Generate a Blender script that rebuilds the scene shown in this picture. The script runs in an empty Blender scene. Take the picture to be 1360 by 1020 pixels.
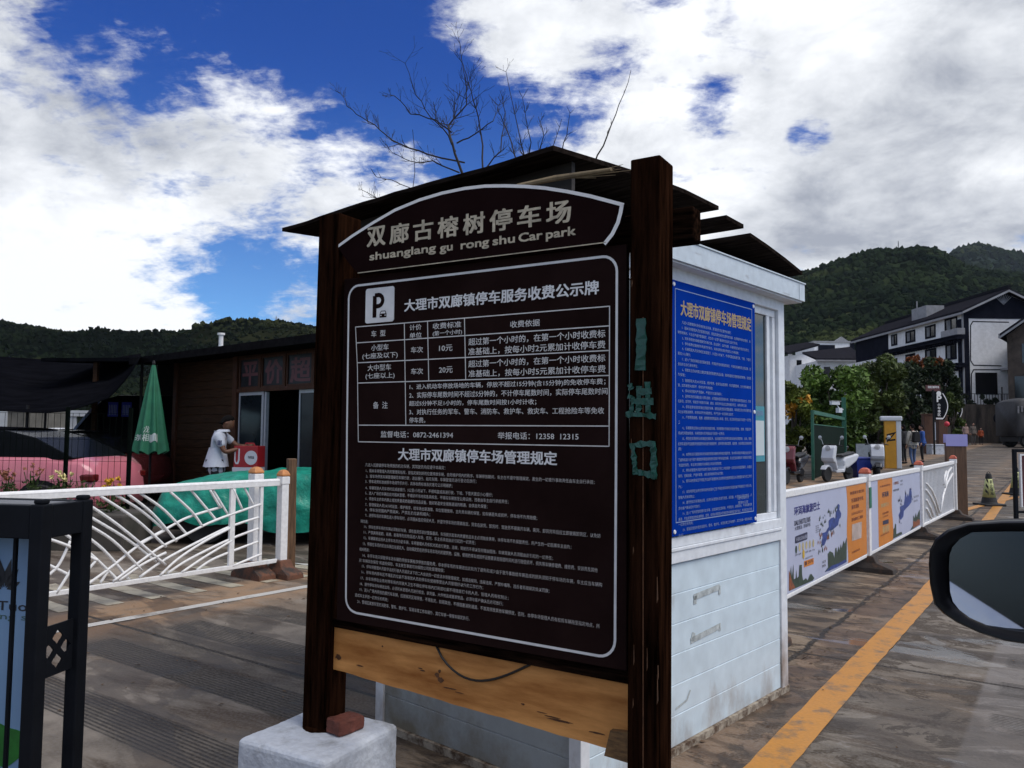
import bpy, bmesh, math, random
import numpy as np
from mathutils import Vector, Matrix, noise as mnoise
random.seed(7); np.random.seed(7)
R = math.radians
scene = bpy.context.scene
COL = scene.collection

# ------------------------------------------------------------------ camera
CAM_H, PITCH, ROLL, FPX = 1.5, R(3.55), R(0.54), 1050.0
C0 = Vector((0, 0, CAM_H))
FWD = Vector((0, math.cos(PITCH), math.sin(PITCH)))
_u0 = Vector((1, 0, 0)).cross(FWD)
RGT = Vector((1, 0, 0)) * math.cos(ROLL) + _u0 * math.sin(ROLL)
UPV = _u0 * math.cos(ROLL) - Vector((1, 0, 0)) * math.sin(ROLL)
cd = bpy.data.cameras.new('camera'); cam = bpy.data.objects.new('camera', cd); COL.objects.link(cam)
cd.sensor_width = 36; cd.lens = FPX / 1360 * 36; cd.clip_start = 0.05; cd.clip_end = 12000
cam.matrix_world = Matrix.Translation(C0) @ Matrix((RGT, UPV, -FWD)).transposed().to_4x4()
scene.camera = cam

# ------------------------------------------------------------------ light and exposure
SUN_EL, SUN_AZ = R(56), R(115)         # azimuth clockwise from +Y (ahead): the sun stands high behind thin cloud on the right
sd = bpy.data.lights.new('sun', 'SUN'); sun = bpy.data.objects.new('sun', sd); COL.objects.link(sun)
sd.energy = 1.5; sd.angle = R(45); sd.color = (1.0, 0.95, 0.88)
_sdir = Vector((math.sin(SUN_AZ) * math.cos(SUN_EL), math.cos(SUN_AZ) * math.cos(SUN_EL), math.sin(SUN_EL)))
sun.rotation_euler = _sdir.to_track_quat('Z', 'Y').to_euler()
sun.location = (6, -3, 12)
vs = scene.view_settings
vs.view_transform = 'Standard'; vs.look = 'None'; vs.exposure = 0.88; vs.gamma = 1

# pixel of the 1360 x 1020 photograph -> real point, for measuring
def ray(px, py): return FWD + RGT * ((px - 680) / FPX) + UPV * ((510 - py) / FPX)
def AT(px, py, Y):
    d = ray(px, py); return C0 + d * (Y / d.y)
def GZ(px, py, z=0.0):
    d = ray(px, py); return C0 + d * ((z - CAM_H) / d.z)
def PL(px, py, p, n):
    d = ray(px, py); return C0 + d * ((Vector(p) - C0).dot(n) / d.dot(n))

# ------------------------------------------------------------------ sky: Nishita air with noise clouds
world = bpy.data.worlds.new('World'); scene.world = world; world.use_nodes = True
def build_world():
    nt = world.node_tree; N = nt.nodes; L = nt.links; N.clear()
    out = N.new('ShaderNodeOutputWorld'); bg = N.new('ShaderNodeBackground')
    L.new(bg.outputs[0], out.inputs[0]); bg.inputs[1].default_value = 0.1
    sky = N.new('ShaderNodeTexSky'); sky.sky_type = 'NISHITA'; sky.sun_disc = False
    sky.sun_elevation = SUN_EL; sky.sun_rotation = SUN_AZ
    sky.altitude = 1900; sky.dust_density = 0.5; sky.ozone_density = 2.0
    tc = N.new('ShaderNodeTexCoord')
    dirv = tc.outputs['Generated']
    def mth(op, a, b=None, c=None):
        n = N.new('ShaderNodeMath'); n.operation = op
        for i, v in enumerate((a, b, c)):
            if v is None: continue
            if isinstance(v, (int, float)): n.inputs[i].default_value = v
            else: L.new(v, n.inputs[i])
        return n.outputs[0]
    def smooth(v, lo, hi, a=0.0, b=1.0):
        n = N.new('ShaderNodeMapRange'); n.interpolation_type = 'SMOOTHSTEP'
        L.new(v, n.inputs[0])
        for i, q in enumerate((lo, hi, a, b)): n.inputs[i + 1].default_value = q
        return n.outputs[0]
    # the whole pattern is a function of direction only
    sep = N.new('ShaderNodeSeparateXYZ'); L.new(dirv, sep.inputs[0])
    zz = mth('ADD', mth('MAXIMUM', sep.outputs[2], 0.0), 0.38)
    proj = N.new('ShaderNodeCombineXYZ')
    L.new(mth('DIVIDE', sep.outputs[0], zz), proj.inputs[0]); L.new(mth('DIVIDE', sep.outputs[1], zz), proj.inputs[1])
    L.new(mth('MULTIPLY', sep.outputs[2], 1.2), proj.inputs[2])
    def fbm(scale, detail, rough, dist=0.0, off=(0, 0, 0), src=None):
        mp = N.new('ShaderNodeMapping'); mp.inputs['Location'].default_value = off
        L.new(src or proj.outputs[0], mp.inputs[0])
        n = N.new('ShaderNodeTexNoise'); n.inputs['Scale'].default_value = scale; n.inputs['Detail'].default_value = detail
        n.inputs['Roughness'].default_value = rough; n.inputs['Distortion'].default_value = dist
        L.new(mp.outputs[0], n.inputs[0]); return n.outputs[0]
    def field(blobs, base):
        acc = base
        for px, py, rad, w in blobs:
            d = ray(px, py).normalized()
            vm = N.new('ShaderNodeVectorMath'); vm.operation = 'DOT_PRODUCT'
            L.new(dirv, vm.inputs[0]); vm.inputs[1].default_value = d
            g = smooth(vm.outputs['Value'], math.cos(R(rad)), 1.0, 0.0, w)
            acc = mth('ADD', acc, g)
        return acc
    #            px   py  radius(deg) weight   (where cloud banks and clear air lie in the sky)
    cover = field([(300, 30, 12, -.70), (170, 40, 6, -.35), (470, 90, 12, -.62), (590, 140, 9, -.60), (690, 165, 7, -.45), (760, 170, 4.5, -.35), (540, 50, 8, -.25), (250, 130, 5, -.15), (210, 120, 3, -.2), (330, 190, 3.0, -.12),
                   (150, 20, 5, -.20), (270, 340, 7, -.42), (380, 385, 8, -.75), (240, 345, 5, -.3), (330, 310, 5, -.1),
                   (440, 425, 5, .35), (370, 380, 2.5, .22), (60, 190, 14, .26), (0, 60, 9, .10), (300, 115, 4.5, .36), (340, 145, 4, .28), (250, 180, 6, .14), (330, 240, 8, .42), (430, 235, 8, .46), (520, 240, 6, .40), (590, 225, 4, .3), (480, 200, 4, .22), (230, 270, 6, .25), (60, 370, 13, .95), (190, 430, 6, .45),
                   (650, 20, 5.0, .95), (700, 40, 5, .75), (610, 10, 4, .3), (760, 60, 5, .25), (820, 120, 6, .05), (930, 190, 15, .26), (1150, 250, 24, .58), (1150, 40, 18, .45), (1330, 150, 14, .45), (830, 250, 8, .38),
                   (1078, 180, 2.2, -1.6), (950, 145, 2.8, -1.0), (890, 15, 6, -.38), (960, 10, 4, -.25), (780, 110, 4, -.15), (1060, 5, 3.5, -.3)], 0.08)
    n1 = fbm(5.5, 10, 0.62, 0.15, (3.1, 1.7, 0.4))
    n2 = fbm(17.0, 8, 0.66, 0.25, (0.3, 5.2, 1.1))
    wisp = N.new('ShaderNodeMapping'); wisp.inputs['Rotation'].default_value = (0, 0, R(-35)); wisp.inputs['Scale'].default_value = (1.0, 2.6, 1.0); L.new(proj.outputs[0], wisp.inputs[0])
    n5 = fbm(5.0, 9, 0.68, 0.6, (2, 3, 1), wisp.outputs[0])
    nn = mth('ADD', mth('MULTIPLY', mth('SUBTRACT', n1, 0.5), 1.45), mth('MULTIPLY', mth('SUBTRACT', n2, 0.5), 0.95))
    nn = mth('ADD', nn, mth('MULTIPLY', mth('SUBTRACT', n5, 0.5), 0.9))
    v = mth('ADD', mth('MULTIPLY', cover, 0.50), mth('MULTIPLY', nn, 1.35))
    mask = smooth(v, -0.33, 0.36)
    big = smooth(field([(60, 345, 12.5, 1.0), (-40, 420, 12, .8), (140, 430, 7, .8)], 0.0), 0.12, 0.9)
    # brightness of the cloud bases and tops
    bri = field([(70, 215, 8, -.09), (0, 190, 9, -.04), (150, 235, 6, -.05), (30, 60, 9, -.03), (1190, 260, 10, -.10), (1330, 290, 8, -.06), (1330, 60, 9, -.06), (1000, 260, 6, -.03),
                 (430, 230, 9, .06), (850, 210, 9, .08), (60, 360, 12, .24), (150, 410, 8, .12), (1000, 90, 12, .07), (1100, 350, 8, -.03), (1340, 235, 4, .12), (1120, 265, 5, -.06)], 0.515)
    n3 = fbm(4.2, 9, 0.62, 0.3, (8.0, 2.0, 3.0))
    n4 = fbm(11.0, 6, 0.62, 0.3, (1.0, 7.0, 2.0))
    bri = mth('ADD', bri, mth('MULTIPLY', mth('SUBTRACT', n3, 0.5), 0.80))
    bri = mth('ADD', bri, mth('MULTIPLY', mth('SUBTRACT', n4, 0.5), 0.34))
    bri = mth('MINIMUM', mth('MAXIMUM', bri, 0.27), 0.66)
    comb = N.new('ShaderNodeCombineColor')
    L.new(mth('SUBTRACT', mth('MULTIPLY', bri, 9.3), .35), comb.inputs[0]); L.new(mth('SUBTRACT', mth('MULTIPLY', bri, 9.2), .15), comb.inputs[1])
    L.new(mth('ADD', mth('MULTIPLY', bri, 8.75), 0.35), comb.inputs[2])
    tint = N.new('ShaderNodeMix'); tint.data_type = 'RGBA'; tint.blend_type = 'MULTIPLY'; tint.inputs[0].default_value = 1.0
    L.new(sky.outputs[0], tint.inputs[6])
    # deep saturated blue overhead, paler towards the horizon as real air is
    tr = N.new('ShaderNodeMix'); tr.data_type = 'RGBA'
    L.new(smooth(sep.outputs[2], 0.10, 0.46), tr.inputs[0])
    tr.inputs[6].default_value = (0.30, 0.54, 0.76, 1); tr.inputs[7].default_value = (0.050, 0.235, 0.66, 1)
    L.new(tr.outputs[2], tint.inputs[7])
    mix = N.new('ShaderNodeMix'); mix.data_type = 'RGBA'
    L.new(mask, mix.inputs[0]); L.new(tint.outputs[2], mix.inputs[6]); L.new(comb.outputs[0], mix.inputs[7])
    L.new(mix.outputs[2], bg.inputs[0])
build_world()

# ------------------------------------------------------------------ materials
def mat(name, col, rough=0.6, var=0.25, scale=6.0, stretch=(1, 1, 1), bump=0.15, col2=None, metal=0.0, spec=0.5, detail=6, thresh=None, rot=(0, 0, 0), bdist=0.01):
    m = bpy.data.materials.new(name); m.use_nodes = True
    nt = m.node_tree; N = nt.nodes; L = nt.links; b = N['Principled BSDF']
    b.inputs['Roughness'].default_value = rough; b.inputs['Metallic'].default_value = metal; b.inputs['Specular IOR Level'].default_value = spec
    tc = N.new('ShaderNodeTexCoord'); mp = N.new('ShaderNodeMapping')
    mp.inputs['Scale'].default_value = stretch; mp.inputs['Rotation'].default_value = rot
    L.new(tc.outputs['Object'], mp.inputs[0])
    n = N.new('ShaderNodeTexNoise'); n.inputs['Scale'].default_value = scale; n.inputs['Detail'].default_value = detail; n.inputs['Roughness'].default_value = 0.62
    L.new(mp.outputs[0], n.inputs[0])
    r = N.new('ShaderNodeValToRGB'); e = r.color_ramp.elements
    a = [max(0, c * (1 - var)) for c in col]; z = [min(1, c * (1 + var)) for c in (col2 or col)]
    lo, hi = thresh or (0.3, 0.7)
    e[0].position = lo; e[1].position = hi; e[0].color = (*a, 1); e[1].color = (*z, 1)
    L.new(n.outputs[0], r.inputs[0]); L.new(r.outputs[0], b.inputs['Base Color'])
    if bump:
        bp = N.new('ShaderNodeBump'); bp.inputs['Strength'].default_value = bump; bp.inputs['Distance'].default_value = bdist
        L.new(n.outputs[0], bp.inputs['Height']); L.new(bp.outputs[0], b.inputs['Normal'])
    return m

def weathered(name, col, dirt, rough=0.55, amount=(0.52, 0.72), scale=3.0, stretch=(1, 1, 1), bump=0.1, fine=30.0, low=None):
    """painted surface with patches of dirt; low=(z0,z1) adds splash dirt that grows towards the foot"""
    m = bpy.data.materials.new(name); m.use_nodes = True
    nt = m.node_tree; N = nt.nodes; L = nt.links; b = N['Principled BSDF']; b.inputs['Roughness'].default_value = rough
    tc = N.new('ShaderNodeTexCoord'); mp = N.new('ShaderNodeMapping'); mp.inputs['Scale'].default_value = stretch
    L.new(tc.outputs['Object'], mp.inputs[0])
    n = N.new('ShaderNodeTexNoise'); n.inputs['Scale'].default_value = scale; n.inputs['Detail'].default_value = 9; n.inputs['Roughness'].default_value = 0.68
    L.new(mp.outputs[0], n.inputs[0])
    f = N.new('ShaderNodeTexNoise'); f.inputs['Scale'].default_value = fine; f.inputs['Detail'].default_value = 3; L.new(tc.outputs['Object'], f.inputs[0])
    src = n.outputs[0]
    if low:
        sp = N.new('ShaderNodeSeparateXYZ'); L.new(tc.outputs['Object'], sp.inputs[0])
        mr = N.new('ShaderNodeMapRange'); L.new(sp.outputs[2], mr.inputs[0])
        mr.inputs[1].default_value = low[0]; mr.inputs[2].default_value = low[1]; mr.inputs[3].default_value = 0.26; mr.inputs[4].default_value = 0.0
        ad = N.new('ShaderNodeMath'); ad.operation = 'ADD'; L.new(src, ad.inputs[0]); L.new(mr.outputs[0], ad.inputs[1]); src = ad.outputs[0]
    r = N.new('ShaderNodeValToRGB'); e = r.color_ramp.elements; e[0].position, e[1].position = amount
    e[0].color = (0, 0, 0, 1); e[1].color = (1, 1, 1, 1); L.new(src, r.inputs[0])
    mx = N.new('ShaderNodeMix'); mx.data_type = 'RGBA'; L.new(r.outputs[0], mx.inputs[0])
    mx.inputs[6].default_value = (*col, 1); mx.inputs[7].default_value = (*dirt, 1)
    m2 = N.new('ShaderNodeMix'); m2.data_type = 'RGBA'; m2.blend_type = 'MULTIPLY'; m2.inputs[0].default_value = 0.35
    L.new(mx.outputs[2], m2.inputs[6]); L.new(f.outputs[0], m2.inputs[7])
    # keep the mean: fine noise averages 0.5
    g = N.new('ShaderNodeMix'); g.data_type = 'RGBA'; g.blend_type = 'MULTIPLY'; g.inputs[0].default_value = 1.0; g.inputs[7].default_value = (1.18, 1.18, 1.18, 1)
    L.new(m2.outputs[2], g.inputs[6]); L.new(g.outputs[2], b.inputs['Base Color'])
    bp = N.new('ShaderNodeBump'); bp.inputs['Strength'].default_value = bump; bp.inputs['Distance'].default_value = 0.006
    L.new(f.outputs[0], bp.inputs['Height']); L.new(bp.outputs[0], b.inputs['Normal'])
    return m

def glass(name, col=(0.02, 0.03, 0.035), rough=0.06, alpha=1.0):
    m = mat(name, col, rough=rough, var=0.3, scale=2.0, bump=0.0, spec=0.8)
    m.node_tree.nodes['Principled BSDF'].inputs['Alpha'].default_value = alpha
    return m

# ------------------------------------------------------------------ mesh building
class MB:
    def __init__(s): s.v = []; s.f = []
    def add(s, verts, faces):
        o = len(s.v); s.v += [tuple(p) for p in verts]; s.f += [tuple(i + o for i in f) for f in faces]
    def hexa(s, p):
        s.add(p, [(0, 3, 2, 1), (4, 5, 6, 7), (0, 1, 5, 4), (1, 2, 6, 5), (2, 3, 7, 6), (3, 0, 4, 7)])
    def box(s, x0, x1, y0, y1, z0, z1):
        s.hexa([(x0, y0, z0), (x1, y0, z0), (x1, y1, z0), (x0, y1, z0), (x0, y0, z1), (x1, y0, z1), (x1, y1, z1), (x0, y1, z1)])
    def bar(s, a, b, w, h, up=(0, 0, 1)):
        a = Vector(a); b = Vector(b); d = (b - a).normalized(); up = Vector(up)
        if abs(d.dot(up)) > 0.98: up = Vector((0, 1, 0))
        x = d.cross(up).normalized(); y = x.cross(d).normalized()
        q = lambda c, i, j: c + x * (w / 2 * i) + y * (h / 2 * j)
        s.hexa([q(a, -1, -1), q(a, 1, -1), q(b, 1, -1), q(b, -1, -1), q(a, -1, 1), q(a, 1, 1), q(b, 1, 1), q(b, -1, 1)])
    def prism(s, poly, a, b, fr=None):
        """poly: 2D outline; fr(u, v, t) -> 3D, extruded from t=a to t=b"""
        fr = fr or (lambda u, v, t: (u, t, v)); n = len(poly)
        vs = [fr(u, v, a) for u, v in poly] + [fr(u, v, b) for u, v in poly]
        s.add(vs, [tuple(range(n)), tuple(range(2 * n - 1, n - 1, -1))] + [(i, i + n, (i + 1) % n + n, (i + 1) % n) for i in range(n)])
    def tube(s, pts, r, n=8, cap=True):
        pts = [Vector(p) for p in pts]; m = len(pts); rr = r if isinstance(r, (list, tuple)) else [r] * m
        vs = []; prev = None
        for i, p in enumerate(pts):
            t = (pts[min(i + 1, m - 1)] - pts[max(i - 1, 0)]).normalized()
            ref = prev if prev is not None else (Vector((0, 0, 1)) if abs(t.z) < 0.9 else Vector((1, 0, 0)))
            x = (ref - t * ref.dot(t)).normalized(); prev = x; y = t.cross(x)
            for k in range(n):
                a = 2 * math.pi * k / n; vs.append(p + (x * math.cos(a) + y * math.sin(a)) * rr[i])
        fs = [(i * n + k, i * n + (k + 1) % n, (i + 1) * n + (k + 1) % n, (i + 1) * n + k) for i in range(m - 1) for k in range(n)]
        if cap: fs += [tuple(range(n - 1, -1, -1)), tuple((m - 1) * n + k for k in range(n))]
        s.add(vs, fs)
    def lathe(s, prof, n=16, c=(0, 0, 0), axis='z', cap=True):
        vs = []
        for r, z in prof:
            for k in range(n):
                a = 2 * math.pi * k / n; u, w = r * math.cos(a), r * math.sin(a)
                p = (u, w, z) if axis == 'z' else ((u, z, w) if axis == 'y' else (z, u, w))
                vs.append((p[0] + c[0], p[1] + c[1], p[2] + c[2]))
        m = len(prof)
        fs = [(i * n + k, i * n + (k + 1) % n, (i + 1) * n + (k + 1) % n, (i + 1) * n + k) for i in range(m - 1) for k in range(n)]
        if cap: fs += [tuple(range(n - 1, -1, -1)), tuple((m - 1) * n + k for k in range(n))]
        s.add(vs, fs)
    def loft(s, rings, closed=True, cap=True):
        n = len(rings[0]); vs = [p for r in rings for p in r]; m = len(rings); kk = n if closed else n - 1
        fs = [(i * n + k, i * n + (k + 1) % n, (i + 1) * n + (k + 1) % n, (i + 1) * n + k) for i in range(m - 1) for k in range(kk)]
        if cap and closed: fs += [tuple(range(n - 1, -1, -1)), tuple((m - 1) * n + k for k in range(n))]
        s.add(vs, fs)
    def grid(s, P):
        m, n = len(P), len(P[0]); s.add([p for r in P for p in r], [(i * n + j, i * n + j + 1, (i + 1) * n + j + 1, (i + 1) * n + j) for i in range(m - 1) for j in range(n - 1)])
    def build(s, name, m, parent=None, smooth=False, bevel=0.0, shift=None, recalc=True, seg=2, props=None):
        me = bpy.data.meshes.new(name)
        vs = s.v if shift is None else [(p[0] - shift[0], p[1] - shift[1], p[2] - shift[2]) for p in s.v]
        me.from_pydata(vs, [], s.f)
        if recalc:
            bm = bmesh.new(); bm.from_mesh(me); bmesh.ops.recalc_face_normals(bm, faces=bm.faces); bm.to_mesh(me); bm.free()
        for mm in (m if isinstance(m, (list, tuple)) else [m]): me.materials.append(mm)
        if smooth: me.polygons.foreach_set('use_smooth', [True] * len(me.polygons))
        o = bpy.data.objects.new(name, me); COL.objects.link(o)
        if parent is not None: o.parent = parent
        if bevel:
            bv = o.modifiers.new('bevel', 'BEVEL'); bv.width = bevel; bv.segments = seg; bv.limit_method = 'ANGLE'; bv.angle_limit = R(40)
        if props:
            for k, w in props.items(): o[k] = w
        return o

def thing(name, label, cat, loc=(0, 0, 0), rz=0.0, group=None):
    o = bpy.data.objects.new(name, None); COL.objects.link(o); o.empty_display_size = 0.2
    o.location = loc; o.rotation_euler = (0, 0, rz); o['label'] = label; o['category'] = cat
    if group: o['group'] = group
    return o
def tag(o, label, cat, group=None):
    o['label'] = label; o['category'] = cat
    if group: o['group'] = group
    return o
def structure(o): o['kind'] = 'structure'; return o
def dup(root, loc, rz=None, label=None, scale=None):
    c = root.copy(); COL.objects.link(c); c.location = loc
    if rz is not None: c.rotation_euler = (0, 0, rz)
    if label: c['label'] = label
    if scale: c.scale = (scale,) * 3
    def rec(src, dst):
        for ch in list(src.children):
            k = ch.copy(); COL.objects.link(k); k.parent = dst; rec(ch, k)
    rec(root, c); return c

# ------------------------------------------------------------------ lettering
def glyphs(s, bold=0.0, res=2):
    cu = bpy.data.curves.new('lettering', 'FONT'); cu.body = s; cu.size = 1.0; cu.resolution_u = res
    cu.offset = bold; cu.fill_mode = 'FRONT'
    ob = bpy.data.objects.new('lettering', cu); COL.objects.link(ob)
    dg = bpy.context.evaluated_depsgraph_get()
    me = bpy.data.meshes.new_from_object(ob.evaluated_get(dg))
    vs = [(v.co.x, v.co.y) for v in me.vertices]; fs = [tuple(p.vertices) for p in me.polygons]
    bpy.data.objects.remove(ob); bpy.data.curves.remove(cu); bpy.data.meshes.remove(me)
    return vs, fs
def write(mb, s, fr, a0, b0, a1, b1, bold=0.0, res=2, slope=0.0):
    """set the string s into the rectangle (a0,b0)-(a1,b1); fr(a,b) -> 3D point; a1 or b1 None keeps the shape.
    bold thickens the strokes by overprinting shifted copies, each a hair further out"""
    vs, fs = glyphs(s, 0.0, res)
    if not vs: return
    x0 = min(v[0] for v in vs); x1 = max(v[0] for v in vs); y0 = min(v[1] for v in vs); y1 = max(v[1] for v in vs)
    sy = (b1 - b0) / (y1 - y0) if b1 is not None else None
    sx = (a1 - a0) / (x1 - x0) if a1 is not None else sy
    if sy is None: sy = sx
    o = Vector(fr(0, 0)); nrm = (Vector(fr(1, 0)) - o).cross(Vector(fr(0, 1)) - o).normalized()
    k = bold * (b1 - b0 if b1 is not None else sx)
    for i, (dx, dy) in enumerate([(0, 0)] if bold < .005 else [(-k, -k * .6), (k, -k * .6), (-k, k * .6), (k, k * .6), (0, 0)]):
        mb.add([Vector(fr(a0 + (x - x0) * sx + dx, b0 + (y - y0) * sy + slope * (x - x0) * sx + dy)) + nrm * (i * 0.00005) for x, y in vs], fs)
def stroke(mb, pts, w, fr):
    """flat line of width w through 2D points with mitred corners"""
    n = len(pts); left = []; right = []
    for i in range(n):
        p = Vector(pts[i]); a = Vector(pts[max(i - 1, 0)]); b = Vector(pts[min(i + 1, n - 1)])
        if (p - a).length < 1e-9: d = (b - p).normalized(); k = 1
        elif (b - p).length < 1e-9: d = (p - a).normalized(); k = 1
        else:
            d1 = (p - a).normalized(); d2 = (b - p).normalized(); d = (d1 + d2).normalized(); k = 1 / max(0.4, d.dot(d1))
        nn = Vector((-d.y, d.x)) * (w / 2 * k)
        left.append(fr(*(p + nn))); right.append(fr(*(p - nn)))
    mb.add(left + right, [(i, i + 1, n + i + 1, n + i) for i in range(n - 1)])
def rrect(x0, x1, y0, y1, r, n=6):
    out = []
    for cx, cy, a in ((x1 - r, y1 - r, 0), (x0 + r, y1 - r, 90), (x0 + r, y0 + r, 180), (x1 - r, y0 + r, 270)):
        for k in range(n + 1): t = R(a + 90 * k / n); out.append((cx + r * math.cos(t), cy + r * math.sin(t)))
    return out
# ------------------------------------------------------------------ ground
ROAD = R(35.3)                                   # the road runs away to the right
RD = Vector((math.sin(ROAD), math.cos(ROAD), 0)); RX = Vector((RD.y, -RD.x, 0))   # along, and across to the right
def gz(x, y):
    t = max(0.0, y - 12.0)
    return 0.0125 * t + 0.00007 * t * t if t < 90 else 0.0125 * 90 + 0.00007 * 8100 + (t - 90) * 0.03
def GS(px, py, dz=0.0):                          # pixel -> point on the sloping ground
    z = 0.0
    for _ in range(12):
        p = GZ(px, py, z)
        if p.y < 0 or p.y > 150: p = AT(px, py, 100)
        z = 0.5 * z + 0.5 * gz(p.x, p.y)
    p = GZ(px, py, z); p.z = gz(p.x, p.y) + dz; return p

def ground_mat():
    m = bpy.data.materials.new('wet_concrete'); m.use_nodes = True
    nt = m.node_tree; N = nt.nodes; L = nt.links; b = N['Principled BSDF']
    tc = N.new('ShaderNodeTexCoord'); mp = N.new('ShaderNodeMapping'); L.new(tc.outputs['Object'], mp.inputs[0])
    mp.inputs['Rotation'].default_value = (0, 0, ROAD)            # x across the road, y along it
    sp = N.new('ShaderNodeSeparateXYZ'); L.new(mp.outputs[0], sp.inputs[0])
    X, Y = sp.outputs[0], sp.outputs[1]
    def mth(op, a, b_=None, c=None):
        n = N.new('ShaderNodeMath'); n.operation = op
        for i, v in enumerate((a, b_, c)):
            if v is None: continue
            if isinstance(v, (int, float)): n.inputs[i].default_value = v
            else: L.new(v, n.inputs[i])
        return n.outputs[0]
    def mr(v, a, b_, c=0.0, d=1.0, sm=True):
        n = N.new('ShaderNodeMapRange'); n.interpolation_type = 'SMOOTHSTEP' if sm else 'LINEAR'; L.new(v, n.inputs[0])
        for i, q in enumerate((a, b_, c, d)): n.inputs[i + 1].default_value = q
        return n.outputs[0]
    def noise(scale, stretch=(1, 1, 1), detail=8, rough=0.62, off=(0, 0, 0), dist=0.0):
        q = N.new('ShaderNodeMapping'); q.inputs['Scale'].default_value = stretch; q.inputs['Location'].default_value = off; L.new(mp.outputs[0], q.inputs[0])
        n = N.new('ShaderNodeTexNoise'); n.inputs['Scale'].default_value = scale; n.inputs['Detail'].default_value = detail
        n.inputs['Roughness'].default_value = rough; n.inputs['Distortion'].default_value = dist; L.new(q.outputs[0], n.inputs[0]); return n.outputs[0]
    def mix(f, a, b_, mode='MIX'):
        n = N.new('ShaderNodeMix'); n.data_type = 'RGBA'; n.blend_type = mode
        for i, v in ((0, f), (6, a), (7, b_)):
            if isinstance(v, (int, float)): n.inputs[i].default_value = v
            elif isinstance(v, tuple): n.inputs[i].default_value = (*v, 1)
            else: L.new(v, n.inputs[i])
        return n.outputs[2]
    fine = noise(60, detail=4); mid = noise(3.0, off=(4, 2, 0)); big = noise(0.55, off=(1, 7, 0), detail=5)
    across = noise(1.6, (0.42, 1.7, 1), detail=7, off=(3, 3, 0), dist=0.4)     # streaks lying across the road
    base = mix(mr(mid, 0.3, 0.7), (0.100, 0.087, 0.073), (0.205, 0.180, 0.150))
    base = mix(mr(across, 0.46, 0.62), base, (0.066, 0.050, 0.038))
    # each pour between the joints has its own tone
    bands = N.new('ShaderNodeTexWhiteNoise'); bands.noise_dimensions = '1D'
    L.new(mth('FLOOR', mth('MULTIPLY', mth('ADD', Y, mth('MULTIPLY', mth('SUBTRACT', big, 0.5), 0.25)), 1.45)), bands.inputs['W'])
    base = mix(1.0, base, mixv(N, L, mr(bands.outputs['Value'], 0, 1, 0.62, 1.22, False)), 'MULTIPLY')
    brown = mr(noise(1.1, (0.5, 1.1, 1), off=(9, 1, 0), dist=0.6), 0.5, 0.66)
    base = mix(mth('MULTIPLY', brown, 0.6), base, (0.125, 0.088, 0.058))
    # earth washed along the foot of the left barrier and beside the booth
    lane = mth('SUBTRACT', 1.0, mr(mth('ABSOLUTE', mth('ADD', X, 6.30)), 0.25, 0.75))
    earth = mth('MULTIPLY', lane, mr(noise(2.4, (1.2, 0.6, 1), off=(2, 8, 0), dist=0.5), 0.33, 0.55))
    base = mix(mth('MULTIPLY', earth, 0.9), base, (0.24, 0.155, 0.092))
    l2 = mth('MULTIPLY', mr(X, -2.9, -2.4), mth('SUBTRACT', 1.0, mr(X, -1.42, -1.34)))
    stk = noise(3.4, (0.62, 1.45, 1), off=(6, 4, 0), dist=0.5, detail=10, rough=0.68)
    base = mix(mth('MULTIPLY', l2, 0.85), base, mix(mr(stk, 0.44, 0.56), (0.045, 0.031, 0.021), (0.235, 0.180, 0.125)))
    pat = noise(2.6, (1.0, 1.3, 1), off=(2, 9, 0), dist=1.2, detail=10, rough=0.7)
    rl_ = mth('MULTIPLY', mr(X, -1.45, -1.40), mth('SUBTRACT', 1.0, mr(X, 6.0, 7.0)))
    base = mix(mth('MULTIPLY', rl_, mr(pat, 0.515, 0.55, 0.0, 0.80)), base, (0.050, 0.038, 0.028))
    base = mix(mth('MULTIPLY', rl_, mr(pat, 0.36, 0.42, 0.45, 0.0)), base, (0.250, 0.235, 0.220))
    ftp = mth('MULTIPLY', mr(X, -1.62, -1.50), mth('SUBTRACT', 1.0, mr(X, -1.30, -1.20)))
    base = mix(mth('MULTIPLY', ftp, 0.6), base, mix(mr(noise(4.0, off=(8, 1, 0), dist=0.8), 0.46, 0.52), (0.050, 0.028, 0.018), (0.190, 0.125, 0.085)))
    lft = mth('SUBTRACT', 1.0, mr(X, -2.4, -2.0))
    base = mix(mth('MULTIPLY', lft, 1.0), base, mix(1.0, base, (1.18, 1.16, 1.14), 'MULTIPLY'))
    # combed (tined) strips in the left lane and at the far right; the pour is about 1.2 m, half of it combed
    ph = mth('FRACT', mth('MULTIPLY', mth('SUBTRACT', Y, 2.10), 1 / 0.68))
    comb = mth('MULTIPLY', mr(ph, 0.0, 0.015), mth('SUBTRACT', 1.0, mr(ph, 0.445, 0.46)))
    inl = mth('SUBTRACT', 1.0, mr(X, -3.2, -2.9)); inl = mth('MULTIPLY', inl, mr(X, -5.75, -5.6))
    slab = mr(X, -0.50, -0.47)
    base = mix(mth('MULTIPLY', slab, 0.55), base, (0.20, 0.19, 0.185))
    inr = mr(X, -0.42, -0.38)
    inr = mth('MULTIPLY', inr, mr(noise(0.9, (1, 1, 1), off=(5, 5, 0)), 0.40, 0.50))
    combed = mth('MULTIPLY', comb, mth('MAXIMUM', inl, mth('MULTIPLY', inr, 0.7)))
    saw = mth('SINE', mth('MULTIPLY', Y, 2 * math.pi / 0.0275))
    groove = mth('MULTIPLY', mr(saw, -0.45, 0.25, 1.0, 0.0), combed)
    groove = mth('MULTIPLY', groove, mr(noise(2.0, (0.6, 1.5, 1), off=(1, 1, 0)), 0.3, 0.50, 0.55, 1.0))
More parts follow.
